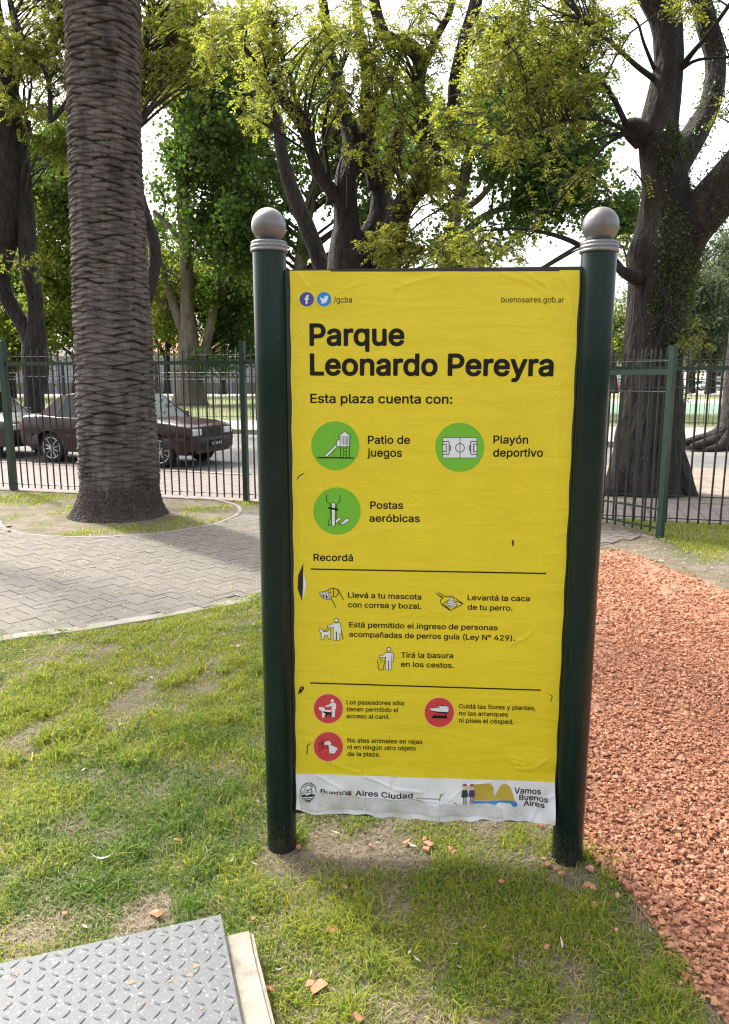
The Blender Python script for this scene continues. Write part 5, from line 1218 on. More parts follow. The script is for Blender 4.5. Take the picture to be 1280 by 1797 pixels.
def car(paint, loc, rz, label):
    root = empty('parked_car', (*loc, 0), rz, label, 'car')
    xs = np.concatenate([np.linspace(-2.12, -1.7, 8), np.linspace(-1.66, -0.92, 26), np.linspace(-0.85, 0.85, 16), np.linspace(0.92, 1.66, 26), np.linspace(1.7, 1.98, 8)])
    top = np.interp(xs, [-2.12, -2.06, -1.95, -1.5, -1.0, 0.9, 1.0, 1.6, 1.85, 1.95, 1.98], [0.80, 0.90, 0.93, 0.955, 0.93, 0.90, 0.895, 0.845, 0.80, 0.775, 0.745])
    wid = np.interp(xs, [-2.12, -2.0, -1.5, 0, 1.2, 1.75, 1.98], [0.70, 0.785, 0.825, 0.84, 0.825, 0.81, 0.755])
    bot = np.interp(xs, [-2.12, -1.8, -0.9, 0.9, 1.8, 1.98], [0.36, 0.30, 0.235, 0.235, 0.27, 0.32])
    for xw in (-1.285, 1.285):
        d = np.abs(xs - xw); bot = np.where(d < 0.355, np.maximum(bot, 0.285 + np.sqrt(np.clip(0.355 ** 2 - d ** 2, 0, None))), bot)
    V = []
    for x, t, w, b in zip(xs, top, wid, bot):
        half = [(0, t + 0.025), (0.5 * w, t + 0.018), (0.86 * w, t - 0.004), (0.94 * w, t - 0.03), (0.972 * w, t - 0.075), (0.995 * w, 0.66), (1.0 * w, 0.56), (0.992 * w, 0.5), (0.975 * w, 0.36), (0.955 * w, b)]
        half = [(y, max(z, b) if k > 4 else max(z, b)) for k, (y, z) in enumerate(half)]
        V += [(x, y, z) for y, z in half[::-1]] + [(x, -y, z) for y, z in half[1:]]
    n = 19; F = []
    for i in range(len(xs) - 1):
        for j in range(n - 1):
            a = i * n + j; F.append((a, a + 1, a + 1 + n, a + n))
    F += [tuple(range(n))[::-1], tuple(range((len(xs) - 1) * n, len(xs) * n))]
    o = mk('body', V, [list(f)[::-1] for f in F], M(paint), root, True)
    o.data.polygons.foreach_set('use_smooth', np.ones(len(o.data.polygons), bool))
    es = o.modifiers.new('edge', 'EDGE_SPLIT'); es.split_angle = math.radians(38)
    mb = MB(); mb.box((0, 0, 0.42), (3.7, 1.36, 0.36)); mb.box((0.05, 0, 0.66), (1.9, 1.45, 0.36)); mb.build('underbody', M('cabin_dark'), root)
    # roof, pillars
    V, F = [], []
    rx = np.linspace(-1.08, 0.45, 9)
    for x in rx:
        w = 0.565 + 0.02 * math.sin((x + 1.08) / 1.53 * math.pi); zc = 1.365 + 0.04 * math.sin((x + 1.10) / 1.57 * math.pi)
        for y in np.linspace(-1, 1, 9): V.append((x, y * w, zc - 0.035 * abs(y) ** 3))
        for y in np.linspace(1, -1, 9): V.append((x, y * w * 0.97, zc - 0.035 * abs(y) ** 3 - 0.035))
    for i in range(len(rx) - 1):
        for j in range(18): F.append((i * 18 + j, i * 18 + (j + 1) % 18, (i + 1) * 18 + (j + 1) % 18, (i + 1) * 18 + j)[::-1])
    F += [tuple(range(18)), tuple(range(18 * 8, 18 * 9))[::-1]]
    mk('roof', V, F, M(paint), root, True)
    for s in (1, -1):
        def quadprism(p, name, m=paint, t=0.035):
            p = [np.array((x, s * y, z)) for x, y, z in p]
            q = [a - np.array((0, s * t, 0)) for a in p]
            F = [(0, 1, 2, 3), (7, 6, 5, 4), (0, 4, 5, 1), (1, 5, 6, 2), (2, 6, 7, 3), (3, 7, 4, 0)]
            return mk(name, p + q, [f if s < 0 else f[::-1] for f in F], M(m), root)
        quadprism([(1.02, 0.735, 0.90), (0.93, 0.755, 0.90), (0.38, 0.575, 1.345), (0.45, 0.565, 1.355)], 'pillar')
        quadprism([(-0.10, 0.775, 0.90), (-0.18, 0.775, 0.90), (-0.20, 0.58, 1.348), (-0.14, 0.58, 1.348)], 'pillar', 'trim_dark')
        quadprism([(-1.12, 0.765, 0.90), (-1.58, 0.735, 0.935), (-1.10, 0.565, 1.335), (-0.92, 0.573, 1.345)], 'pillar')
        quadprism([(0.94, 0.752, 0.905), (-0.10, 0.772, 0.905), (-0.14, 0.576, 1.342), (0.37, 0.572, 1.342)], 'window', 'car_glass', 0.006)
        quadprism([(-0.18, 0.772, 0.905), (-1.12, 0.762, 0.905), (-0.92, 0.570, 1.342), (-0.20, 0.576, 1.342)], 'window', 'car_glass', 0.006)
        mb = MB(); mb.box((0, s * 0.842, 0.555), (1.75, 0.018, 0.05)); mb.box((1.80, s * 0.805, 0.555), (0.24, 0.03, 0.05)); mb.box((-1.80, s * 0.812, 0.555), (0.24, 0.03, 0.05)); mb.build('side_moulding', M('trim_dark'), root)
        mb = MB(); mb.box((0.80, s * 0.86, 0.95), (0.10, 0.16, 0.10), taper=0.85); mb.build('wing_mirror', M('trim_dark'), root)
        for hx in (-0.02, -0.88): mb = MB(); mb.box((hx - 0.08, s * 0.836, 0.76), (0.14, 0.02, 0.03)); mb.build('door_handle', M('trim_dark'), root)
        mb = MB(); mb.box((1.955, s * 0.545, 0.665), (0.10, 0.30, 0.125)); hl = mb.build('headlight', M('lamp_glass'), root)
        bv = hl.modifiers.new('bevel', 'BEVEL'); bv.width = 0.02; bv.segments = 2
        mb = MB(); mb.box((-2.085, s * 0.55, 0.74), (0.05, 0.34, 0.14)); mb.build('tail_lamp', M('lamp_red'), root)
        for xw in (-1.285, 1.285):
            mb = MB()
            mb.lathe([(0.16, 0.74), (0.235, 0.752), (0.285, 0.748), (0.298, 0.72), (0.298, 0.60), (0.275, 0.575), (0.16, 0.57)] if s > 0 else [(0.16, -0.57), (0.275, -0.575), (0.298, -0.60), (0.298, -0.72), (0.285, -0.748), (0.235, -0.752), (0.16, -0.74)], 32, (xw, 0, 0.298), axis='y')
            w_ = mb.build('wheel', M('tyre'), root, True)
            mb = MB()
            for k in range(10):
                a = k * math.pi / 5 + 0.2
                p = np.array((xw, s * 0.750, 0.298)); d = np.array((math.cos(a), 0, math.sin(a)))
                mb.bar(p + d * 0.03, p + d * 0.20, 0.013, 5, r2=0.009)
            mb.lathe([(0.196, 0.738), (0.212, 0.756), (0.220, 0.752)] if s > 0 else [(0.220, -0.752), (0.212, -0.756), (0.196, -0.738)], 32, (xw, 0, 0.298), axis='y') if False else None
            th = np.linspace(0, 2 * math.pi, 33)
            V, F = tube_arrays(np.array([(xw + 0.208 * math.cos(t), s * 0.749, 0.298 + 0.208 * math.sin(t)) for t in th]), np.full(33, 0.009), 6); mb.add(V, F)
            mb.box((xw, s * 0.752, 0.298), (0.07, 0.02, 0.07))
            mb.build('rim', M('alloy'), w_)
    def pane(p, name):
        p = [np.array(a) for a in p]; q = [a + np.array((0, 0, -0.006)) for a in p]
        mk(name, p + q, [(0, 1, 2, 3), (7, 6, 5, 4), (0, 4, 5, 1), (1, 5, 6, 2), (2, 6, 7, 3), (3, 7, 4, 0)], M('car_glass'), root)
    pane([(0.99, -0.72, 0.905), (0.99, 0.72, 0.905), (0.44, 0.55, 1.36), (0.44, -0.55, 1.36)], 'windscreen')
    pane([(-1.08, -0.55, 1.355), (-1.08, 0.55, 1.355), (-1.56, 0.69, 0.955), (-1.56, -0.69, 0.955)], 'rear_window')
    mb = MB()
    for x in (0.15, -0.75):
        for y in (-0.36, 0.36): mb.box((x - 0.12, y, 0.93), (0.14, 0.44, 0.42), taper=0.8); mb.box((x - 0.14, y, 1.19), (0.09, 0.22, 0.13), taper=0.8)
    mb.build('seat', M('cabin_dark'), root)
    mb = MB(); mb.box((1.965, 0, 0.665), (0.06, 0.76, 0.12))
    for k in range(5): mb.box((1.998, 0, 0.62 + 0.022 * k), (0.012, 0.72, 0.006))
    mb.build('grille', M('trim_dark'), root)
    for x, nm in ((1.975, 'front_bumper'), (-2.10, 'rear_bumper')):
        mb = MB(); sgn = 1 if x > 0 else -1
        pts = [(x - sgn * 0.55, 0.825), (x - sgn * 0.28, 0.80), (x - sgn * 0.03, 0.70), (x + sgn * 0.055, 0.45), (x + sgn * 0.075, 0)]
        pts = pts + [(a, -b) for a, b in pts[-2::-1]]
        V = []
        for (a, b) in pts:
            for z, dx in ((0.36, -0.03), (0.42, 0.0), (0.545, 0.0), (0.565, -0.03)): V.append((a + sgn * dx, b * (1 + dx * .5), z))
        F = [(i * 4 + j, i * 4 + j + 1, i * 4 + 5 + j, i * 4 + 4 + j) for i in range(len(pts) - 1) for j in range(3)]
        mb.add(V, [f if sgn < 0 else f[::-1] for f in F]); bo = mb.build(nm, M('trim_dark'), root, True)
        mb = MB(); mb.box((x + sgn * 0.085, 0, 0.44 if sgn > 0 else 0.47), (0.012, 0.42, 0.125)); pl = mb.build('number_plate', M('print_black'), bo)
        mb = MB()
        for k in range(6): mb.box((x + sgn * 0.0925, -0.15 + 0.06 * k, 0.44 if sgn > 0 else 0.47), (0.004, 0.022, 0.055))
        mb.build('plate_marks', M('print_white'), pl)
    mb = MB(); mb.box((1.955, 0, 0.32), (0.06, 1.25, 0.10), taper=0.9); mb.build('front_apron', M(paint), root)
    return root
w1, w2 = G(285, 820)[:2], G(100, 811)[:2]
cd = (w1 - w2) / np.linalg.norm(w1 - w2)
cn = np.array([-cd[1], cd[0]])
cc = (w1 + w2) / 2 + cn * 0.66
crz = math.atan2(cd[1], cd[0])
car1 = car('car_maroon', cc, crz, 'maroon four door saloon car parked behind the palm and the green fence')
def kids(o): return [c for c in bpy.data.objects if c.parent == o]
def copy_tree(o, parent=None, swap=None):
    c = o.copy()
    if swap and c.type == 'MESH' and any(m == swap[0] for m in c.data.materials):
        c.data = c.data.copy()
        for i, m in enumerate(c.data.materials):
            if m == swap[0]: c.data.materials[i] = swap[1]
    COL.objects.link(c)
    if parent is not None: c.parent = parent
    for ch in kids(o): copy_tree(ch, c, swap)
    return c
def car_copy(paint, loc, rz, label):
    c = copy_tree(car1, None, (M('car_maroon'), M(paint)))
    c.location = (*loc, 0); c.rotation_euler = (0, 0, rz); c['label'] = label
    return c
car_copy('car_black', cc - cd * 4.42 + cn * 0.22, crz - 0.03, 'black saloon car parked at the left edge close behind the maroon car')
p = at(1252, 684, 100); car_copy('car_white', (p[0], 100), 0.1, 'distant white car parked beyond the far lawns at the right edge')
p = at(1228, 683, 106); car_copy('car_grey', (p[0], 106), 0.1, 'distant dark grey car parked left of the white one')
def van(loc, rz):
    root = empty('parked_van', (*loc, 0.13), rz, 'distant white van seen between fence bars left of the large tree', 'van')
    V = []
    prof = [(-2.5, 0.35), (2.45, 0.35), (2.5, 0.95), (1.85, 1.15), (1.25, 2.15), (-2.45, 2.2)]
    for y in (-0.95, 0.95): V += [(x, y * (0.92 if z > 2 else 1), z) for x, z in prof]
    k = len(prof)
    F = [tuple(range(k)), tuple(range(k, 2 * k))[::-1]] + [(i, i + k, (i + 1) % k + k, (i + 1) % k) for i in range(k)]
    mk('body', V, F, M('car_white'), root)
    for y in (-0.955, 0.955):
        mb = MB(); mb.box((0.95, y * 0.99, 1.55), (0.8, 0.03, 0.6)); mb.build('window', M('cabin_dark'), root)
        for x in (-1.5, 1.5):
            mb = MB(); mb.lathe([(0.2, -0.11), (0.34, -0.1), (0.34, 0.1), (0.2, 0.11)], 20, (x, y, 0.34), axis='y'); mb.build('wheel', M('tyre'), root)
p = at(1083, 672, 92); van((p[0], 92), 2.9)
# ------------------------------------------------------------------ long wall and house on the left, houses far right
mat('wall_bluegrey', (0.30, 0.32, 0.38), (0.40, 0.41, 0.47), 0.5, 0.8, c3=(0.24, 0.24, 0.28), s3=0.25, t3=(0.5, 0.7))
mat('wall_cream', (0.55, 0.50, 0.42), (0.66, 0.60, 0.52), 0.6, 0.9)
mat('roof_tile', (0.36, 0.17, 0.10), (0.46, 0.24, 0.15), 2, 0.9)
def long_wall():
    root = empty('long_wall', (-32, 78, 0.13), 0.04, 'long blue grey panelled wall beyond the lawn on the left', 'wall')
    mb = MB(); mb.box((0, 0, 1.85), (62, 0.3, 3.7)); w = mb.build('wall', M('wall_bluegrey'), root)
    for k in range(21):
        mb = MB(); mb.box((-30 + k * 3, -0.22, 1.9), (0.35, 0.16, 3.8)); mb.build('pilaster', M('wall_bluegrey'), root)
    mb = MB(); mb.box((0, -0.05, 3.78), (62.2, 0.55, 0.14)); mb.build('coping', M('wall_cream'), root)
    mb = MB(); mb.box((0, -0.19, 0.55), (62, 0.07, 1.1)); mb.build('plinth', M('car_grey'), root)
long_wall()
def house(loc, w, d, h, rz, label, m='wall_cream'):
    root = empty('house', (*loc, 0.1), rz, label, 'house')
    mb = MB(); mb.box((0, 0, h / 2), (w, d, h)); mb.build('wall', M(m), root)
    mb = MB(); V = [(-w / 2 - .3, -d / 2 - .4, h + .002), (w / 2 + .3, -d / 2 - .4, h + .002), (w / 2 + .3, d / 2 + .4, h + .002), (-w / 2 - .3, d / 2 + .4, h + .002), (-w / 2 - .3, 0, h + d * 0.3), (w / 2 + .3, 0, h + d * 0.3)]
    mb.add(V, [(3, 2, 1, 0), (0, 1, 5, 4), (2, 3, 4, 5), (0, 4, 3), (1, 2, 5)]); mb.build('roof', M('roof_tile'), root)
    for k in range(int(w / 3)):
        mb = MB(); mb.box((-w / 2 + 1.5 + 3 * k, -d / 2 - 0.02, h * 0.55), (1.1, 0.1, 1.2)); f = mb.build('window', M('print_white'), root)
        mb = MB(); mb.box((-w / 2 + 1.5 + 3 * k, -d / 2 - 0.08, h * 0.55), (0.9, 0.04, 1.0)); mb.build('pane', M('cabin_dark'), f)
p = at(300, 640, 96); house((p[0], 96), 11, 8, 4.6, 0.1, 'distant pale house with a red tiled gable behind the long wall')
p = at(1262, 660, 135); house((p[0] + 6, 135), 22, 10, 4.6, 0.1, 'distant pale house behind the parked cars at the far right')
p = at(1105, 655, 140); house((p[0] - 6, 140), 18, 9, 5.0, 0.0, 'distant pale house seen between the sign post and the large tree')

# ------------------------------------------------------------------ a child in red far off
mat('skin', (0.45, 0.28, 0.20), rough=0.6); mat('shirt_red', (0.62, 0.06, 0.03), rough=0.8); mat('shorts_dark', (0.03, 0.03, 0.04), rough=0.8); mat('hair_dark', (0.03, 0.02, 0.015), rough=0.7)
def person(loc, h, rz, label):
    root = empty('person', (*loc, 0.14), rz, label, 'person')
    s = h / 1.7
    def skin(name, pts, rad, edges, m, parent):
        me = bpy.data.meshes.new(name); me.from_pydata([tuple(np.array(p) * s) for p in pts], edges, [])
        o = bpy.data.objects.new(name, me); COL.objects.link(o); o.parent = parent; me.materials.append(M(m))
        md = o.modifiers.new('skin', 'SKIN')
        for v, r in zip(me.skin_vertices[0].data, rad): v.radius = (r * s, r * s)
        me.skin_vertices[0].data[0].use_root = True
        o.modifiers.new('sub', 'SUBSURF').levels = 1
        return o
    P = [(0, 0, .92), (0, 0, 1.15), (0, -.01, 1.38), (0, 0, 1.48), (0, -.02, 1.56), (0, -.02, 1.66), (.10, 0, .86), (.11, -.05, .48), (.11, .04, .06), (.11, -.10, .03), (-.10, 0, .86), (-.11, .06, .48), (-.11, .14, .08), (-.11, 0.02, .03), (.20, 0, 1.38), (.27, .04, 1.12), (.24, -.08, .92), (.23, -.13, .84), (-.20, 0, 1.38), (-.27, .02, 1.12), (-.24, -.10, .93), (-.23, -.15, .86)]
    E = [(0, 1), (1, 2), (2, 3), (3, 4), (4, 5), (0, 6), (6, 7), (7, 8), (8, 9), (0, 10), (10, 11), (11, 12), (12, 13), (2, 14), (14, 15), (15, 16), (16, 17), (2, 18), (18, 19), (19, 20), (20, 21)]
    R = [.14, .13, .15, .055, .09, .085, .085, .06, .04, .035, .085, .06, .04, .035, .06, .045, .035, .035, .06, .045, .035, .035]
    b = skin('body', P, R, E, 'skin', root)
    skin('shirt', [(0, 0, .90), (0, 0, 1.15), (0, -.01, 1.40), (.20, 0, 1.385), (.25, .02, 1.22), (-.20, 0, 1.385), (-.25, .01, 1.22)], [.16, .15, .155, .075, .065, .075, .065], [(0, 1), (1, 2), (2, 3), (3, 4), (2, 5), (5, 6)], 'shirt_red', root)
    skin('shorts', [(0, 0, .93), (.10, 0, .82), (.11, -.04, .56), (-.10, 0, .82), (-.11, .05, .56)], [.15, .10, .085, .10, .085], [(0, 1), (1, 2), (0, 3), (3, 4)], 'shorts_dark', root)
    mb = MB(); th = np.linspace(-0.1, math.pi / 2 - .02, 6); mb.lathe([(.108 * s * math.cos(t), (1.615 + .108 * math.sin(t)) * s) for t in th], 12, (0, 0.012 * s, 0)); mb.build('hair', M('hair_dark'), root, True)
p = at(1087, 697, 62); person((p[0], 62), 1.25, 0.5, 'distant small person in a red shirt and dark shorts left of the large tree')

# ------------------------------------------------------------------ loose brick pieces on the grass, scraps of bark
def loose():
    spots = [(525, 1487, .03), (745, 1473, .022), (752, 1480, .026), (748, 1490, .028), (715, 1478, .024), (790, 1490, .02), (650, 1484, .022), (606, 1556, .022), (583, 1632, .026), (880, 1547, .022), (998, 1588, .02), (274, 1602, .034), (115, 1603, .022), (312, 1475, .028), (558, 1732, .034), (545, 1727, .028), (628, 1785, .024), (470, 1735, .03), (960, 1663, .026), (1030, 1553, .026), (1040, 1556, .022), (961, 1517, .024), (890, 1663, .02), (797, 1496, .018), (444, 1612, .022), (445, 1680, .018), (1000, 1497, .022), (955, 1507, .02)]
    V, F = chips(np.zeros(6), np.zeros(6), np.full(6, 0.03), np.zeros(6))
    protos = []
    for k in range(6):
        v = V[k * 8:k * 8 + 8]; o = mk('brick_piece', v * np.array([1, 1, 1.0]), F[k * 6:k * 6 + 6] - k * 8, M('brick_chip')); protos.append(o)
    where = lambda px, py: ('under the sign board' if 520 < px < 990 and py < 1510 else 'at the foot of the right post' if px > 940 and py < 1560 else 'beside the steel hatch' if px < 460 and py > 1560 else 'in the shaded grass before the sign' if px > 560 else 'in the grass left of the sign')
    cnt = {}
    for i, (px, py, s) in enumerate(spots):
        w = G(px, py, 0.012)
        o = protos[i % 6] if i < 6 else protos[i % 6].copy()
        if i >= 6: COL.objects.link(o)
        o.location = (w[0], w[1], 0.012); o.rotation_euler = (0, 0, i * 1.7); o.scale = (s / .030, s / .030, s / .042)
        g = where(px, py)
        tag(o, 'small broken terracotta brick piece lying ' + g, 'brick piece', 'brick pieces ' + g)
    mat('bark_scrap', (0.34, 0.31, 0.26), (0.44, 0.41, 0.36), 30, 0.8)
    for (px, py, L_, a, c, lab) in ((180, 1505, .075, 0.1, .35, 'pale curved strip of dry bark lying in the grass left of the sign'), (447, 1518, .03, -0.5, .05, 'small pale bark scrap beside the foot of the left post'), (985, 1660, .05, 1.4, .1, 'greyish bark scrap in the shaded grass right of centre'), (732, 1688, .03, 2.3, .2, 'short whitish bark scrap in the grass before the sign'), (490, 1703, .025, .3, .2, 'small white flake in the grass by the concrete edge'), (800, 1658, .022, 0.2, .2, 'small pale leaf lying in the shaded grass before the sign'), (455, 1218, .03, .2, .2, 'white scrap in the grass behind the left post')):
        w = G(px, py, 0.02); t = np.linspace(-1, 1, 9); V = []
        for x in t:
            for y, z in ((-.12, 0.0), (.12, 0.0), (.12, .05), (-.12, .05)): V.append((x * L_ / 2, (y * (1 - .8 * x * x) + c * (1 - x * x) * -1) * L_ / 2, z * L_ / 2 + 0.12 * L_ * x * x))
        F = [(i * 4 + j, i * 4 + (j + 1) % 4, i * 4 + 4 + (j + 1) % 4, i * 4 + 4 + j) for i in range(8) for j in range(4)] + [(0, 3, 2, 1), (32, 33, 34, 35)]
        o = mk('bark_scrap', V, F, M('bark_scrap'), loc=(w[0], w[1], 0.026)); o.rotation_euler = (0, 0.05, a); tag(o, lab, 'bark scrap')
loose()
# ------------------------------------------------------------------ trees
mat('bark_dark', (0.010, 0.008, 0.007), (0.042, 0.033, 0.028), 11, 0.95, bump=0.07, bscale=22, stretch=(1, 1, 0.28), c3=(0.012, 0.010, 0.009), s3=3, t3=(0.5, 0.7))
mat('bark_grey', (0.09, 0.075, 0.057), (0.20, 0.17, 0.13), 3, 0.95, bump=0.03, bscale=9, stretch=(1, 1, 0.4), c3=(0.10, 0.085, 0.06), s3=1.2, t3=(0.5, 0.65))
mat('twig', (0.022, 0.017, 0.014), (0.045, 0.034, 0.028), 7, 0.95)
mat('leaf_yellow', (0.070, 0.095, 0.018), (0.165, 0.175, 0.030), island=True, lo=0.1, hi=1.0, rough=0.5, spec=0.3, transl=((0.17, 0.24, 0.025), (0.50, 0.48, 0.06), 0.48))
mat('leaf_olive', (0.055, 0.080, 0.016), (0.13, 0.15, 0.028), island=True, lo=0.0, hi=1.0, rough=0.5, spec=0.3, transl=((0.17, 0.24, 0.025), (0.50, 0.50, 0.05), 0.52))
mat('leaf_plane', (0.026, 0.054, 0.013), (0.065, 0.105, 0.026), island=True, lo=0.0, hi=1.0, rough=0.6, spec=0.25, transl=((0.06, 0.13, 0.018), (0.19, 0.29, 0.035), 0.48))
mat('leaf_light', (0.045, 0.078, 0.012), (0.11, 0.135, 0.02), island=True, lo=0.0, hi=1.0, rough=0.6, spec=0.25, transl=((0.11, 0.18, 0.015), (0.33, 0.37, 0.035), 0.48))
mat('leaf_pine', (0.040, 0.062, 0.030), (0.085, 0.110, 0.055), island=True, lo=0.0, hi=1.0, rough=0.7, transl=((0.10, 0.13, 0.05), (0.16, 0.19, 0.08), 0.35))
mat('leaf_ivy', (0.034, 0.056, 0.017), (0.10, 0.12, 0.036), island=True, lo=0.0, hi=1.0, rough=0.4, transl=((0.08, 0.14, 0.02), (0.16, 0.24, 0.03), 0.35))

def ridge(amp, k, seed):
    def f(P, th):
        z = P[:, 2][:, None]; t = th[None, :]
        return 1 + amp * (0.35 * np.abs(wob(np.cos(t) * k * 5, np.sin(t) * k * 5, z * 2.6 + seed, 1.6, (seed + 17) % 30)) + 0.6 * wob(np.cos(t) * k, np.sin(t) * k, z * 1.1 + seed, 1.0, seed % 30) + 0.6 * np.abs(wob(np.cos(t) * k * 2.2, np.sin(t) * k * 2.2, z * 1.6 + seed, 1.3, (seed + 9) % 30)))
    return f
def limb_px(pts):
    """(photo x, photo y, distance, radius in photo pixels) -> points in metres and radii"""
    P, R = [], []
    for px, py, Y, r in pts:
        P.append(at(px, py, Y)); R.append(r * depth(px, py, Y) / FPX)
    return np.array(P), np.array(R)
def limb_arrays(P, R, step=0.12, sides=14, amp=0.10, seed=1):
    Q = catmull(np.column_stack([P, R]), step)
    return tube_arrays(Q[:, :3], np.maximum(Q[:, 3], 0.003), sides, True, ridge(amp, 2.2, seed)) + (Q,)
class Leaves:
    def __init__(s): s.V = []; s.F4 = []; s.n = 0
    def add(s, V):      # V (n,4,3) quads
        s.V.append(V.reshape(-1, 3)); s.n += len(V)
    def build(s, name, m, parent):
        V = np.concatenate(s.V); return mk(name, V, np.arange(len(V)).reshape(-1, 4), M(m), parent)
def unit(v): return v / (np.linalg.norm(v, axis=-1, keepdims=True) + 1e-9)
def fronds(P, D, L, ll, lw, pairs, rg):
    """feathered leaves: leaflets in pairs along a drooping rachis"""
    n = len(P)
    up = np.array([0, 0, 1.0])
    side = unit(np.cross(D, up) + 1e-3 * rg.normal(size=(n, 3))); nrm = unit(np.cross(side, D) + 0.45 * rg.normal(size=(n, 3)))
    side = unit(np.cross(D, nrm))
    out = []
    for k in range(pairs):
        t = (k + 0.6) / pairs
        c = P + D * (L * t)[:, None] - up * (0.22 * L * t * t)[:, None]
        for s_ in (-1, 1):
            dd = unit(s_ * side + 0.45 * D + 0.25 * rg.normal(size=(n, 3)) - 0.15 * up)
            w = unit(np.cross(dd, nrm + 0.35 * rg.normal(size=(n, 3))))
            l_ = (ll * rg.uniform(0.75, 1.15, n) * (1 - 0.35 * abs(t - 0.45)))[:, None]; ww = lw * rg.uniform(0.8, 1.1, n)[:, None]
            out.append(np.stack([c, c + dd * l_ * 0.5 + w * ww, c + dd * l_, c + dd * l_ * 0.5 - w * ww], 1))
    return np.concatenate(out)
def broad(P, s, rg, flat=0.5):
    """broad leaves: a bent kite each"""
    n = len(P)
    d = unit(rg.normal(size=(n, 3)) + np.array([0, 0, -0.35])); nr = unit(rg.normal(size=(n, 3)) + np.array([0, 0, flat])); w = unit(np.cross(d, nr)); nr = np.cross(w, d)
    s = s[:, None]
    return np.stack([P, P + d * s * 0.55 + w * s * 0.48 + nr * s * 0.12, P + d * s, P + d * s * 0.55 - w * s * 0.48 + nr * s * 0.12], 1)
def tree(name, label, limbs, blobs, leaf, bark, kind='frond', seed=1, base=None, cat='tree', group=None, leaf2=None, sides=14, step=0.12, twig_r=0.012, amp=0.10):
    rg = np.random.default_rng(seed)
    P0, _ = limb_px(limbs[0][:1])
    b = P0[0] if base is None else np.array(base)
    root = empty(name, (b[0], b[1], 0), 0, label, cat, group)
    org = np.array([b[0], b[1], 0])
    mb = MB(); samples = []
    for i, lb in enumerate(limbs):
        P, R = limb_px(lb)
        V, F, Q = limb_arrays(P, R, step, sides if R.max() > 0.08 else 7, amp if R.max() > 0.08 else 0.03, seed + i)
        samples.append(Q)
        if i == 0: trunkV = (V, F)
        if i == 0: continue
        mk('limb', V - org, F, M(bark), root, True)
    V, F = trunkV
    mk('trunk', V - org, F, M(bark), root, True)
    S_ = np.concatenate(samples); S_ = S_[S_[:, 2] > 2.0] if (S_[:, 2] > 2.0).any() else S_
    lv = {}; tw = MB()
    for bl in blobs:
        (cx, cy, Yc, rx, ry, rY, n_sub, n_tw, L_tw, n_fr) = bl[:10]
        lf = bl[10] if len(bl) > 10 else leaf
        fs = bl[11] if len(bl) > 11 else 1.0
        K = lv.setdefault(lf, Leaves())
        for _ in range(n_sub):
            while True:
                q = rg.uniform(-1, 1, 3)
                if q @ q < 1: break
            c = at(cx + q[0] * rx, cy + q[1] * ry, Yc + q[2] * rY)
            dh = np.hypot(S_[:, 0] - c[0], S_[:, 1] - c[1])
            j = np.argmin(((S_[:, :3] - c) ** 2).sum(1) + 6 * np.maximum(S_[:, 2] - (c[2] - 0.7 * dh), 0) ** 2 + rg.uniform(0, 0.6, len(S_)))
            a = S_[j, :3]
            m_ = (a + c) / 2 + np.array([rg.normal(0, .15), rg.normal(0, .15), 0.10 + abs(rg.normal(0, .15))]) * min(1, np.linalg.norm(c - a) / 2)
            far_ = np.linalg.norm(c - a)
            if far_ < 14:
                Q = catmull(np.array([a, m_, c]), 0.35)
                V, F = tube_arrays(Q, np.linspace(min(S_[j, 3] * 0.5, twig_r * (1.2 + 0.5 * far_)), twig_r * 0.6, len(Q)), 5, False); tw.add(V - org, F)
            for _t in range(n_tw):
                d = unit(rg.normal(size=3) * np.array([1, 1, 0.7]) + 0.3 * unit(c - a)); L = L_tw * rg.uniform(0.5, 1.2)
                e = c + d * L - np.array([0, 0, 0.15 * L * rg.uniform(0, 1.5)])
                V, F = tube_arrays(np.array([c, (c + e) / 2 + np.array([0, 0, .05 * L]), e]), np.array([twig_r * .55, twig_r * .4, twig_r * .2]), 3, False); tw.add(V - org, F)
                t = rg.uniform(0.15, 1.0, n_fr)
                p = c + (e - c) * t[:, None] + np.array([0, 0, .1 * L]) * (t * (1 - t) * 2)[:, None]
                if kind == 'frond':
                    D = unit(d[None] * 0.5 + rg.normal(size=(n_fr, 3)) * np.array([1, 1, 0.6]) - np.array([0, 0, .25]))
                    K.add(fronds(p - org, D, fs * rg.uniform(0.13, 0.24, n_fr), 0.060 * fs, 0.0135 * fs, 6, rg))
                else:
                    p = p + rg.normal(size=p.shape) * 0.10 * fs
                    p2 = np.repeat(p, 2, 0) + rg.normal(size=(2 * n_fr, 3)) * 0.12 * fs
                    K.add(broad(p2 - org, fs * rg.uniform(0.065, 0.145, 2 * n_fr), rg))
    if tw.n: tw.build('branches', M('twig'), root, True)
    for lf, K in lv.items():
        if K.n: K.build('crown', lf, root)
    return root

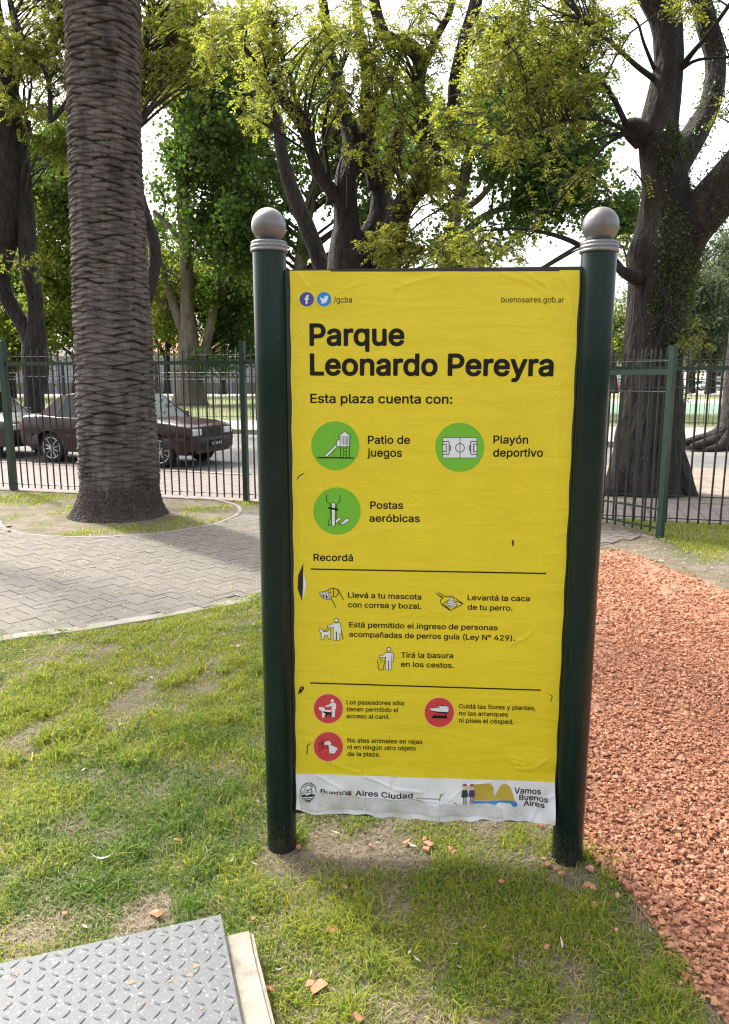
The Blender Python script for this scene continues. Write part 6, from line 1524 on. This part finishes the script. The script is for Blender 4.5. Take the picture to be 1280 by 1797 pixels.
# the big leaning tree on the right, with ferns and ivy on its trunk
Yt = 10.8
big = [
    [(1128, 895, Yt, 92), (1130, 872, Yt, 76), (1134, 840, Yt, 66), (1139, 780, Yt, 57), (1145, 700, Yt, 50), (1150, 600, Yt, 46), (1158, 510, Yt, 49), (1168, 440, Yt, 56), (1170, 370, Yt, 46), (1164, 290, Yt, 38), (1156, 235, Yt, 33), (1165, 172, Yt, 29), (1174, 105, Yt, 25), (1170, 40, Yt, 27), (1154, 0, Yt, 28), (1120, -70, Yt, 30), (1090, -170, Yt, 24)],
    [(1178, 300, Yt + .1, 30), (1196, 270, Yt + .15, 27), (1222, 232, Yt + .3, 23), (1248, 180, Yt + .4, 19), (1257, 110, Yt + .5, 18), (1241, 40, Yt + .5, 18), (1226, -20, Yt + .5, 16), (1210, -100, Yt + .6, 14)],
    [(1180, 460, Yt - .05, 42), (1208, 408, Yt - .1, 42), (1245, 358, Yt - .3, 41), (1290, 305, Yt - .5, 40), (1350, 235, Yt - .8, 40), (1420, 140, Yt - 1.2, 34)],
    [(1130, 238, Yt, 26), (1110, 226, Yt - .05, 20), (1098, 222, Yt - .1, 11)],
    [(1100, 222, Yt - .1, 6), (1088, 195, Yt - .2, 5.5), (1072, 165, Yt - .3, 5), (1052, 142, Yt - .4, 4.5), (1020, 120, Yt - .6, 3)],
    [(1100, 230, Yt - .1, 5), (1060, 212, Yt - .3, 3.6), (1015, 208, Yt - .5, 3), (960, 222, Yt - .8, 2.2), (900, 250, Yt - 1, 1.5)],
    [(1098, 233, Yt - .1, 4), (1060, 240, Yt - .2, 3), (1000, 268, Yt - .4, 2), (930, 290, Yt - .6, 1.5)],
    [(1098, 234, Yt - .1, 4), (1062, 256, Yt - .2, 3.2), (1020, 305, Yt - .3, 2.4), (975, 360, Yt - .5, 2), (925, 420, Yt - .6, 1.3)],
    [(1150, 140, Yt, 6), (1118, 116, Yt - .2, 5), (1077, 79, Yt - .4, 4), (1025, 38, Yt - .8, 3)],
    [(1148, 120, Yt, 4), (1130, 75, Yt - .2, 3), (1119, 40, Yt - .3, 2.4), (1095, 18, Yt - .4, 2)],
    [(1196, 118, Yt - .1, 7), (1218, 90, Yt - .3, 5), (1242, 62, Yt - .5, 4.5), (1285, 2, Yt - .9, 4)],
    [(1198, 120, Yt - .1, 4), (1225, 105, Yt - .3, 3), (1280, 100, Yt - .6, 2.5)],
    [(1120, 488, Yt - .2, 13), (1095, 478, Yt - .5, 8), (1075, 462, Yt - .6, 5), (1040, 444, Yt - .7, 4.5), (1000, 422, Yt - .8, 4), (955, 408, Yt - .9, 3.4), (905, 401, Yt - 1.0, 2.8), (860, 404, Yt - 1.1, 2)],
    [(1098, 480, Yt - .4, 6), (1080, 455, Yt - .6, 4), (1062, 440, Yt - .8, 2.4)],
    [(1170, 800, Yt - .1, 30), (1188, 842, Yt - .25, 26), (1208, 868, Yt - .35, 16), (1226, 884, Yt - .4, 6)],
    [(1100, 820, Yt - .1, 24), (1080, 858, Yt - .3, 20), (1066, 880, Yt - .4, 10)],
]
big = [[(x, y, d, r * (0.9 if y < 420 else 1.0)) for x, y, d, r in lb] for lb in big]
tree('street_tree', 'large leaning dark tree with leafy growth on its trunk behind the gate', big,
     [(930, 160, Yt - .5, 140, 150, 1.0, 34, 3, .38, 4), (1000, 60, Yt - .5, 90, 60, .8, 12, 3, .4, 4), (935, 85, Yt - .5, 110, 110, 1.0, 32, 5, 0.45, 5, 'leaf_yellow'), (900, 210, Yt - .4, 130, 75, 1.0, 16, 5, 0.45, 5), (975, 330, Yt - .5, 70, 60, .8, 5, 4, 0.4, 4), (1040, 45, Yt - .6, 40, 45, .6, 6, 4, 0.4, 6, 'leaf_yellow'), (1015, 180, Yt - .5, 35, 50, .5, 5, 4, 0.4, 5, 'leaf_yellow'), (1215, -5, Yt - .8, 30, 18, .6, 3, 4, .3, 5, 'leaf_yellow'), (1255, 190, Yt - .8, 20, 30, .5, 2, 3, 0.3, 3, 'leaf_yellow'), (860, 430, Yt - 1.0, 100, 28, .5, 8, 4, 0.4, 4), (1075, 425, Yt - .4, 35, 40, .4, 3, 4, 0.3, 3), (1085, 300, Yt - .4, 30, 50, .4, 2, 3, 0.3, 2),
      (1210, 590, Yt - .6, 22, 22, .2, 3, 2, 0.25, 4, 'leaf_yellow'), (950, -120, Yt, 200, 80, 1.5, 14, 5, .5, 6, 'leaf_yellow')],
     'leaf_olive', 'bark_dark', 'frond', 11, base=at(1130, 872, Yt) * np.array([1, 1, 0]), amp=0.13, step=0.06, sides=40)
def ivy():
    rg = np.random.default_rng(21)
    root = empty('climbing_plant', at(1160, 560, Yt - .6) * np.array([1, 1, 0]), 0, 'leafy climbing plant clinging to the trunk and limbs of the large leaning tree', 'climbing plant')
    org = np.array(root.location)
    K = Leaves(); st = MB()
    for li, (lb, dens) in enumerate(((big[0][4:12], 2600), (big[2], 560), (big[1], 420))):
        P, R = limb_px(lb); Q = catmull(np.column_stack([P, R]), 0.05)
        T, N, B = frames(Q[:, :3])
        n = int(dens * len(Q) * 0.05)
        for k in range(n):
            i = rg.integers(0, len(Q)); py = Q[i, 2]
            a = rg.uniform(0, 6.283); d = math.cos(a) * N[i] + math.sin(a) * B[i]
            p = Q[i, :3] + d * Q[i, 3] * (1.05 if li else 1.03)
            f = 0.5 + 0.9 * float(wob(p[0], p[2], p[1], 2.6, li * 5))
            if li == 0:
                z = Q[i, 2]; f += 0.55 * math.exp(-((z - 2.95) / 0.75) ** 2) - (0.9 if z < 2.0 else 0) - 0.15 + 0.3 * d[0]
            if rg.uniform() > f: continue
            if li == 0 and d[0] < -0.55: continue
            m_ = 3
            pp = p + rg.normal(size=(m_, 3)) * 0.035
            dd = unit(d[None] * 0.45 + rg.normal(size=(m_, 3)) * 0.6 - np.array([0, 0, 0.25])); w = unit(np.cross(dd, rg.normal(size=(m_, 3)))); s = rg.uniform(0.03, 0.07, m_)[:, None]
            K.add(np.stack([pp, pp + dd * s * .5 + w * s * .2, pp + dd * s, pp + dd * s * .5 - w * s * .2], 1) - org)
    for k in range(9):
        P = [at(1150 + rg.uniform(-30, 30), y, Yt - .56) for y in (640, 590, 540, 480)]
        V, F = tube_arrays(catmull(np.array(P), .1), np.full(len(catmull(np.array(P), .1)), .006), 4, False); st.add(V - org, F)
    st.build('stem', M('twig'), root, True); K.build('leaves', 'leaf_ivy', root)
ivy()

# the tree of many stems behind the sign
Yc = 13.5
mid = [
    [(648, 850, Yc, 60), (640, 760, Yc, 48), (630, 650, Yc, 44), (625, 560, Yc, 42), (618, 480, Yc, 40), (610, 430, Yc, 30), (608, 390, Yc, 21), (606, 340, Yc, 20), (614, 300, Yc + .1, 20), (622, 262, Yc + .2, 18), (610, 215, Yc + .3, 14), (592, 165, Yc + .3, 11), (580, 90, Yc + .3, 9), (565, -10, Yc + .3, 7)],
    [(604, 360, Yc, 13), (585, 338, Yc - .1, 12), (560, 305, Yc - .2, 11), (545, 262, Yc - .3, 10), (530, 215, Yc - .4, 9), (500, 178, Yc - .5, 8), (468, 130, Yc - .6, 6), (430, 85, Yc - .8, 4)],
    [(632, 470, Yc + .1, 26), (650, 420, Yc + .2, 22), (665, 380, Yc + .3, 17), (672, 320, Yc + .4, 16), (690, 270, Yc + .4, 15), (705, 215, Yc + .5, 12)],
    [(660, 330, Yc + .3, 13), (645, 265, Yc + .3, 12), (640, 215, Yc + .4, 11), (645, 130, Yc + .4, 10), (632, 60, Yc + .4, 9), (625, -20, Yc + .4, 8)],
    [(662, 560, Yc + .1, 30), (676, 480, Yc - .1, 26), (688, 430, Yc - .2, 22), (704, 368, Yc - .3, 19), (738, 322, Yc - .4, 17), (764, 278, Yc - .5, 15), (786, 230, Yc - .5, 13), (797, 185, Yc - .5, 12), (799, 140, Yc - .5, 11), (815, 75, Yc - .5, 12), (836, 0, Yc - .5, 11), (850, -80, Yc - .5, 9)],
    [(752, 300, Yc - .4, 11), (746, 240, Yc - .4, 11), (742, 190, Yc - .4, 10), (733, 150, Yc - .4, 11), (737, 105, Yc - .4, 13), (712, 76, Yc - .4, 12), (684, 72, Yc - .4, 11), (668, 45, Yc - .4, 10), (656, -5, Yc - .4, 9), (650, -80, Yc - .4, 8)],
    [(742, 120, Yc - .4, 8), (768, 62, Yc - .3, 7), (790, 20, Yc - .3, 6), (800, -40, Yc - .3, 5)],
    [(578, 360, Yc - .1, 5), (576, 300, Yc - .1, 4), (568, 230, Yc - .1, 4), (585, 160, Yc - .1, 3), (605, 108, Yc - .1, 2.5)],
    [(545, 262, Yc - .3, 5), (520, 170, Yc - .4, 4), (492, 85, Yc - .5, 3.4), (470, 20, Yc - .5, 2.5)],
    [(636, 300, Yc + .1, 8), (660, 190, Yc, 7), (690, 130, Yc - .1, 5), (715, 60, Yc - .2, 4)],
]
tree('many_stemmed_tree', 'dark tree of many crooked stems rising behind the yellow board', mid,
     [(590, 110, Yc - .7, 190, 110, 1.0, 46, 3, .4, 4), (690, 240, Yc - .8, 130, 90, .8, 24, 3, .4, 4), (480, 120, Yc - .7, 90, 110, .8, 20, 3, .4, 4, 'leaf_yellow'), (660, 50, Yc - .3, 150, 60, 1.2, 20, 5, .5, 5), (500, 60, Yc - .6, 80, 60, 1.0, 12, 5, .5, 6, 'leaf_yellow'), (455, 170, Yc - .5, 40, 50, .8, 4, 4, .4, 4), (740, 330, Yc - .8, 80, 70, .7, 13, 5, .4, 5), (700, 430, Yc - .9, 60, 35, .5, 10, 5, .4, 8, 'leaf_yellow'), (790, 445, Yc - .9, 55, 25, .5, 8, 4, .4, 8, 'leaf_yellow'), (700, 160, Yc - .6, 100, 60, .8, 11, 5, .45, 5), (660, 95, Yc - .8, 50, 26, .4, 6, 4, .4, 6, 'leaf_yellow'), (840, 50, Yc - .4, 60, 60, .8, 7, 5, .4, 5), (600, 200, Yc, 80, 50, .8, 5, 4, .45, 4), (700, -110, Yc, 240, 70, 1.5, 14, 5, .5, 5, 'leaf_yellow')],
     'leaf_olive', 'bark_dark', 'frond', 31, base=at(648, 822, Yc) * np.array([1, 1, 0]), sides=28, step=0.07, amp=0.14)
Yq = 17.5
tree('slanting_tree', 'slender dark tree leaning left just right of the left ball cap', [
    [(600, 790, Yq, 19), (590, 640, Yq, 17), (572, 500, Yq, 15), (560, 455, Yq, 14), (540, 400, Yq, 14), (515, 340, Yq, 13), (498, 285, Yq, 11.5), (490, 225, Yq, 10), (482, 185, Yq, 8), (472, 120, Yq, 6), (460, 50, Yq, 5), (450, -30, Yq, 4)],
    [(494, 240, Yq, 6), (470, 210, Yq, 5), (448, 160, Yq, 4), (420, 110, Yq, 3)]],
     [(465, 80, Yq, 55, 60, 1, 8, 5, .6, 6, 'leaf_olive', 1.2), (440, 200, Yq, 40, 50, .8, 4, 4, .5, 5, 'leaf_olive', 1.2), (390, 55, Yq, 80, 60, 1, 12, 5, .6, 7, 'leaf_yellow', 1.2)], 'leaf_olive', 'bark_dark', 'frond', 41)

# left edge: dark forked tree across the street
Yl = 23.5
tree('forked_tree', 'dark forked tree at the left edge standing across the street', [
    [(60, 760, Yl, 24), (60, 720, Yl, 17), (60, 660, Yl, 18), (62, 605, Yl, 20), (64, 560, Yl, 14), (62, 520, Yl, 13), (52, 470, Yl, 15), (46, 400, Yl, 15), (42, 330, Yl, 14), (38, 270, Yl, 13), (45, 210, Yl, 10)],
    [(60, 610, Yl, 16), (40, 570, Yl, 13), (22, 540, Yl, 13), (4, 500, Yl, 14), (0, 450, Yl, 22), (8, 390, Yl, 28), (14, 320, Yl, 29), (14, 250, Yl, 28), (12, 190, Yl, 24), (8, 145, Yl, 18), (-10, 80, Yl, 14), (-30, 0, Yl, 10)],
    [(18, 165, Yl, 14), (24, 120, Yl, 9), (10, 70, Yl, 8), (0, 30, Yl, 6), (-10, -30, Yl, 5)], [(24, 160, Yl, 9), (30, 110, Yl, 6), (28, 60, Yl, 5), (18, 0, Yl, 5)],
    [(75, 690, Yl + .4, 7), (78, 640, Yl + .4, 8), (72, 600, Yl + .3, 8)]],
     [(40, 60, Yl, 90, 90, 2, 30, 5, 1.0, 9, 'leaf_olive', 1.5), (60, 200, Yl - 1, 50, 40, 1, 8, 4, .7, 6, 'leaf_yellow', 1.4), (20, 470, Yl - 1, 60, 30, 1, 6, 4, .7, 2, 'leaf_olive', 1.3), (100, 240, Yl - 1, 28, 26, .6, 8, 5, .6, 10, 'leaf_light', 1.4), (60, -60, Yl, 160, 60, 2, 20, 5, 1, 8, 'leaf_yellow', 1.5)], 'leaf_olive', 'bark_dark', 'frond', 51, twig_r=0.016)
Yb = 25
tree('bowed_tree', 'dark tree with a bowed stem half hidden behind the palm trunk', [
    [(228, 745, Yb, 16), (232, 650, Yb, 14), (244, 560, Yb, 12), (256, 530, Yb, 11), (266, 490, Yb, 11), (273, 455, Yb, 10), (268, 415, Yb, 10), (252, 375, Yb, 11), (238, 320, Yb, 11), (236, 250, Yb, 10), (243, 170, Yb, 9), (252, 100, Yb, 7), (262, 30, Yb, 6), (270, -30, Yb, 5)],
    [(88, 215, Yb - 3, 4.5), (88, 165, Yb - 3, 4), (78, 120, Yb - 3, 4), (54, 100, Yb - 3, 3), (34, 48, Yb - 3, 3), (16, -10, Yb - 3, 2.5)], [(80, 122, Yb - 3, 2), (95, 60, Yb - 3, 2), (112, 0, Yb - 3, 2)], [(90, 212, Yb - 3, 4), (110, 190, Yb - 3, 4), (130, 170, Yb - 3, 4), (190, 190, Yb - 2, 5), (238, 230, Yb - 1, 6)]],
     [(320, 90, Yb, 130, 110, 2, 30, 4, .8, 5, 'leaf_olive', 1.4), (300, 60, Yb, 90, 80, 2, 28, 5, 1.0, 8, 'leaf_yellow', 1.5), (270, 165, Yb, 50, 45, 1.5, 9, 5, .8, 6, 'leaf_olive', 1.4), (120, 80, Yb - 2, 70, 90, 1.5, 24, 5, .9, 9, 'leaf_olive', 1.5), (110, 30, Yb - 2, 50, 40, 1, 10, 5, .9, 9, 'leaf_yellow', 1.5), (100, 170, Yb - 2, 40, 40, 1, 7, 4, .8, 6, 'leaf_yellow', 1.4), (380, 40, Yb, 80, 50, 2, 14, 5, 1.0, 9, 'leaf_yellow', 1.5), (250, -70, Yb, 200, 60, 2, 24, 5, 1, 8, 'leaf_yellow', 1.5)], 'leaf_olive', 'bark_dark', 'frond', 61, twig_r=0.016)
Yp = 44
tree('plane_tree', 'tall pale barked plane tree on the lawn between palm and left post', [
    [(333, 712, Yp, 34), (333, 695, Yp, 27), (333, 670, Yp, 22), (334, 640, Yp, 20), (332, 600, Yp, 17), (330, 550, Yp, 13), (328, 480, Yp, 11.5), (325, 420, Yp, 10.5), (320, 350, Yp, 9.5), (314, 250, Yp, 8), (310, 150, Yp, 6.5), (305, 50, Yp, 5), (300, -60, Yp, 3)],
    [(345, 640, Yp, 12), (362, 605, Yp, 8), (372, 560, Yp, 7), (382, 525, Yp, 6), (420, 470, Yp, 4)], [(326, 590, Yp, 10), (312, 555, Yp, 8), (298, 510, Yp, 7), (285, 470, Yp, 6), (270, 420, Yp, 4)], [(320, 430, Yp, 6), (300, 400, Yp, 5), (270, 370, Yp, 4)], [(318, 330, Yp, 5), (360, 280, Yp, 4), (410, 250, Yp, 3)], [(340, 420, Yp, 4), (365, 400, Yp, 3)], [(312, 240, Yp, 5), (350, 170, Yp, 4), (380, 100, Yp, 3)]],
     [(375, 210, Yp, 90, 140, 5, 56, 6, 1.8, 22, 'leaf_plane', 2.1), (310, 290, Yp - 1, 40, 70, 3, 9, 6, 1.5, 18, 'leaf_plane', 2.0), (400, 400, Yp - 2, 60, 60, 3, 22, 6, 1.6, 24, 'leaf_plane', 2.2), (340, 110, Yp, 100, 90, 4, 36, 6, 1.9, 24, 'leaf_plane', 2.2), (300, 510, Yp + 2, 60, 70, 3, 22, 6, 1.6, 20, 'leaf_light', 2.0), (400, 540, Yp + 2, 50, 70, 3, 24, 6, 1.6, 22, 'leaf_plane', 2.0), (430, 610, Yp + 2, 30, 30, 2, 8, 5, 1.2, 18, 'leaf_plane', 2.0), (360, 640, Yp, 50, 20, 2, 8, 5, 1.1, 10, 'leaf_plane', 2.0), (375, 490, Yp + 4, 40, 14, 2, 5, 5, 1.1, 16, 'leaf_yellow', 2.0), (430, 300, Yp + 3, 60, 120, 3, 26, 6, 1.7, 18, 'leaf_plane', 2.0)],
     'leaf_plane', 'bark_grey', 'broad', 71, twig_r=0.03, step=0.3, sides=16)
Ye = 36
tree('plane_tree', 'green plane tree with forked pale stems seen above the board right of centre', [
    [(790, 700, Ye, 20), (788, 600, Ye, 17), (784, 500, Ye, 15), (790, 440, Ye, 13), (800, 375, Ye, 11), (815, 310, Ye, 10), (828, 250, Ye, 9), (838, 200, Ye, 7), (845, 110, Ye, 5)],
    [(786, 480, Ye, 9), (805, 435, Ye, 8), (830, 395, Ye, 7), (870, 370, Ye, 5), (920, 350, Ye, 3)], [(800, 375, Ye, 6), (840, 350, Ye, 5), (875, 310, Ye, 4), (940, 270, Ye, 3)], [(812, 320, Ye, 6), (770, 250, Ye, 5), (740, 180, Ye, 4)], [(790, 430, Ye, 6), (850, 380, Ye, 5), (900, 365, Ye, 4), (970, 360, Ye, 3)]],
     [(930, 300, Ye, 90, 90, 3, 34, 6, 1.5, 20, 'leaf_plane', 1.9), (1000, 330, Ye, 60, 90, 2, 24, 6, 1.4, 20, 'leaf_plane', 1.9), (860, 210, Ye, 120, 90, 3, 24, 6, 1.5, 18, 'leaf_plane', 1.9), (1070, 375, Ye - 2, 40, 35, 2, 12, 6, 1.2, 18, 'leaf_plane', 1.7), (800, 420, Ye, 110, 60, 2, 16, 5, 1.3, 12, 'leaf_plane', 1.9), (950, 140, Ye, 100, 100, 3, 22, 6, 1.6, 18, 'leaf_plane', 1.9), (740, 240, Ye, 60, 100, 3, 16, 6, 1.5, 16, 'leaf_plane', 1.9), (1030, 240, Ye, 50, 80, 2, 12, 5, 1.4, 14, 'leaf_plane', 1.9)],
     'leaf_plane', 'bark_grey', 'broad', 81, twig_r=0.025, step=0.3, sides=14)
Yf = 40
tree('plane_tree', 'dark green tree behind the left ball cap and slanting stem', [
    [(520, 730, Yf, 16), (520, 600, Yf, 14), (525, 500, Yf, 12), (535, 400, Yf, 10), (560, 300, Yf, 8), (590, 200, Yf, 6), (600, 100, Yf, 4)], [(535, 400, Yf, 6), (490, 330, Yf, 5), (470, 260, Yf, 4)], [(560, 300, Yf, 5), (520, 200, Yf, 4), (510, 120, Yf, 3)]],
     [(440, 400, Yf, 45, 70, 3, 16, 6, 1.6, 20, 'leaf_plane', 2.0), (520, 300, Yf, 70, 50, 3, 12, 6, 1.6, 14, 'leaf_plane', 2.0), (600, 280, Yf, 60, 60, 3, 12, 6, 1.6, 14, 'leaf_plane', 2.0), (520, 420, Yf, 20, 40, 2, 3, 5, 1.2, 12, 'leaf_plane', 2.0), (660, 400, Yf, 40, 70, 3, 14, 6, 1.5, 18, 'leaf_plane', 2.0), (520, 180, Yf, 100, 80, 3, 14, 6, 1.7, 12, 'leaf_plane', 2.0), (690, 220, Yf, 60, 80, 3, 14, 6, 1.7, 16, 'leaf_plane', 2.0)], 'leaf_plane', 'bark_grey', 'broad', 91, twig_r=0.03, step=0.3, sides=12)
# background trees on the left beyond the lawn
def bg_tree(label, px, py, Y, r, top, blobs, leaf, seed, name='park_tree', bark='bark_dark', kind='broad', group=None):
    mid_ = (py + top) / 2
    rg = np.random.default_rng(seed)
    l0 = [(px, py, Y, r * 1.35), (px, py - 15, Y, r), (px + rg.uniform(-6, 6), mid_, Y, r * .8), (px + rg.uniform(-12, 12), top, Y, r * .4)]
    l1 = [(px, mid_ + 10, Y, r * .6), (px + 18, mid_ - 25, Y, r * .45), (px + 40, mid_ - 60, Y, r * .25)]
    l2 = [(px, mid_ + 25, Y, r * .6), (px - 20, mid_ - 10, Y, r * .45), (px - 44, mid_ - 50, Y, r * .25)]
    return tree(name, label, [l0, l1, l2], blobs, leaf, bark, kind, seed, twig_r=0.035, step=0.4, sides=10, group=group)
Yg = 52
bg_tree('thin stemmed yellow green tree left of the palm beyond the lawn', 132, 700, Yg, 5, 380, [(110, 430, Yg, 60, 110, 4, 38, 6, 1.9, 22, 'leaf_light', 2.3), (100, 560, Yg, 60, 60, 3, 24, 6, 1.7, 20, 'leaf_light', 2.2), (60, 330, Yg, 90, 90, 4, 30, 6, 2, 20, 'leaf_plane', 2.4), (120, 260, Yg, 60, 70, 4, 16, 6, 2, 18, 'leaf_plane', 2.4)], 'leaf_light', 101)
bg_tree('bushy bright green tree at the far left edge beyond the lawn', 20, 700, 60, 8, 450, [(15, 590, 60, 60, 45, 4, 26, 6, 2, 20, 'leaf_light', 2.5), (10, 480, 60, 60, 70, 4, 26, 6, 2, 20, 'leaf_plane', 2.5)], 'leaf_light', 103)
bg_tree('small dark trunked tree before the blue grey wall, right of the palm', 293, 690, 66, 6, 520, [(285, 560, 66, 45, 55, 3, 20, 6, 1.7, 22, 'leaf_light', 2.4), (270, 440, 66, 40, 70, 3, 16, 6, 1.8, 18, 'leaf_plane', 2.5)], 'leaf_light', 105)
bg_tree('small leaning tree before the wall, beside the left sign post', 391, 692, 68, 6, 560, [(420, 560, 68, 60, 50, 3, 24, 6, 1.8, 20, 'leaf_plane', 2.5), (400, 480, 68, 60, 50, 3, 16, 6, 1.8, 18, 'leaf_light', 2.5)], 'leaf_plane', 107)
bg_tree('pale green tree far behind the foot of the many stemmed tree', 560, 690, 75, 8, 500, [(545, 560, 75, 70, 60, 3, 20, 6, 2.2, 18, 'leaf_light', 2.8), (430, 475, 75, 20, 10, 2, 4, 5, 1.2, 16, 'leaf_light', 2.6), (540, 480, 75, 26, 10, 2, 4, 5, 1.2, 16, 'leaf_light', 2.6)], 'leaf_light', 109)
bg_tree('light leafed tree far off between the right sign post and large tree', 1078, 690, 80, 6, 560, [(1085, 600, 80, 30, 45, 3, 20, 6, 2.0, 18, 'leaf_light', 2.6), (1100, 520, 80, 20, 60, 3, 5, 6, 1.9, 8, 'leaf_plane', 2.6)], 'leaf_light', 111)
# hazy pines far right
for k, (px, Y, r, lab, bl) in enumerate(((1213, 70, 7, 'nearest grey green pine right of the large tree', [(1235, 560, 70, 42, 80, 3, 46, 6, 1.9, 26), (1222, 620, 70, 26, 30, 3, 10, 6, 1.5, 18), (1230, 500, 70, 30, 40, 2, 14, 6, 1.7, 20)]), (1247, 76, 8, 'tall grey green pine at the right edge of the photo', [(1275, 540, 76, 40, 90, 4, 44, 6, 2, 26), (1278, 460, 76, 26, 50, 3, 16, 6, 1.9, 22)]), (1290, 84, 9, 'olive coloured pine cut by the right edge', [(1300, 560, 84, 40, 110, 4, 30, 6, 2.2, 26), (1262, 610, 84, 30, 30, 3, 12, 6, 1.8, 20)]))):
    bg_tree(lab, px, 690, Y, r, 450, [(*b, 'leaf_pine', 2.2) for b in bl], 'leaf_pine', 121 + k, 'pine_tree')
# tree cut by the right edge on the far verge, with surface roots
Yv = 17.6
tree('street_tree', 'dark tree trunk with spreading roots cut by the right edge across the street', [
    [(1302, 790, Yv, 62), (1300, 765, Yv, 44), (1300, 735, Yv, 34), (1301, 700, Yv, 29), (1303, 640, Yv, 26), (1310, 560, Yv, 24), (1325, 450, Yv, 22), (1345, 320, Yv, 18)],
    [(1285, 745, Yv, 14), (1255, 765, Yv - .2, 11), (1225, 772, Yv - .3, 8), (1190, 779, Yv - .4, 4)], [(1280, 760, Yv - .1, 12), (1245, 776, Yv - .4, 9), (1215, 783, Yv - .6, 5)], [(1290, 750, Yv - .1, 12), (1262, 785, Yv - .5, 9), (1240, 790, Yv - .7, 5)]],
     [(1330, 330, Yv, 60, 60, 1, 8, 5, .8, 6, 'leaf_olive', 1.3)], 'leaf_olive', 'bark_dark', 'frond', 131, base=(at(1300, 770, Yv)[0], Yv, 0.1), sides=22)

# an added tall light crowned tree, unseen just left of the view; its crown dapples the plaza and lawn
tree('shade_tree', 'added tall feathery tree, out of view left of the palm, dappling the plaza', [
    [(-420, 880, 11.0, 40), (-410, 700, 11.0, 28), (-400, 400, 11.0, 24), (-380, 0, 11.0, 20), (-330, -400, 11.0, 14), (-280, -800, 11.0, 8)],
    [(-380, 0, 11.0, 12), (-200, -300, 10.5, 9), (0, -560, 10.0, 6), (150, -760, 9.5, 3)], [(-350, -300, 11.0, 9), (-420, -600, 10.5, 7), (-500, -900, 10.0, 4)]],
     [(-190, -720, 10.5, 380, 300, 2.6, 44, 6, 0.8, 9, 'leaf_olive', 1.4)], 'leaf_olive', 'bark_dark', 'frond', 141, base=(at(-420, 870, 11.0)[0], 11.0, 0), sides=14)
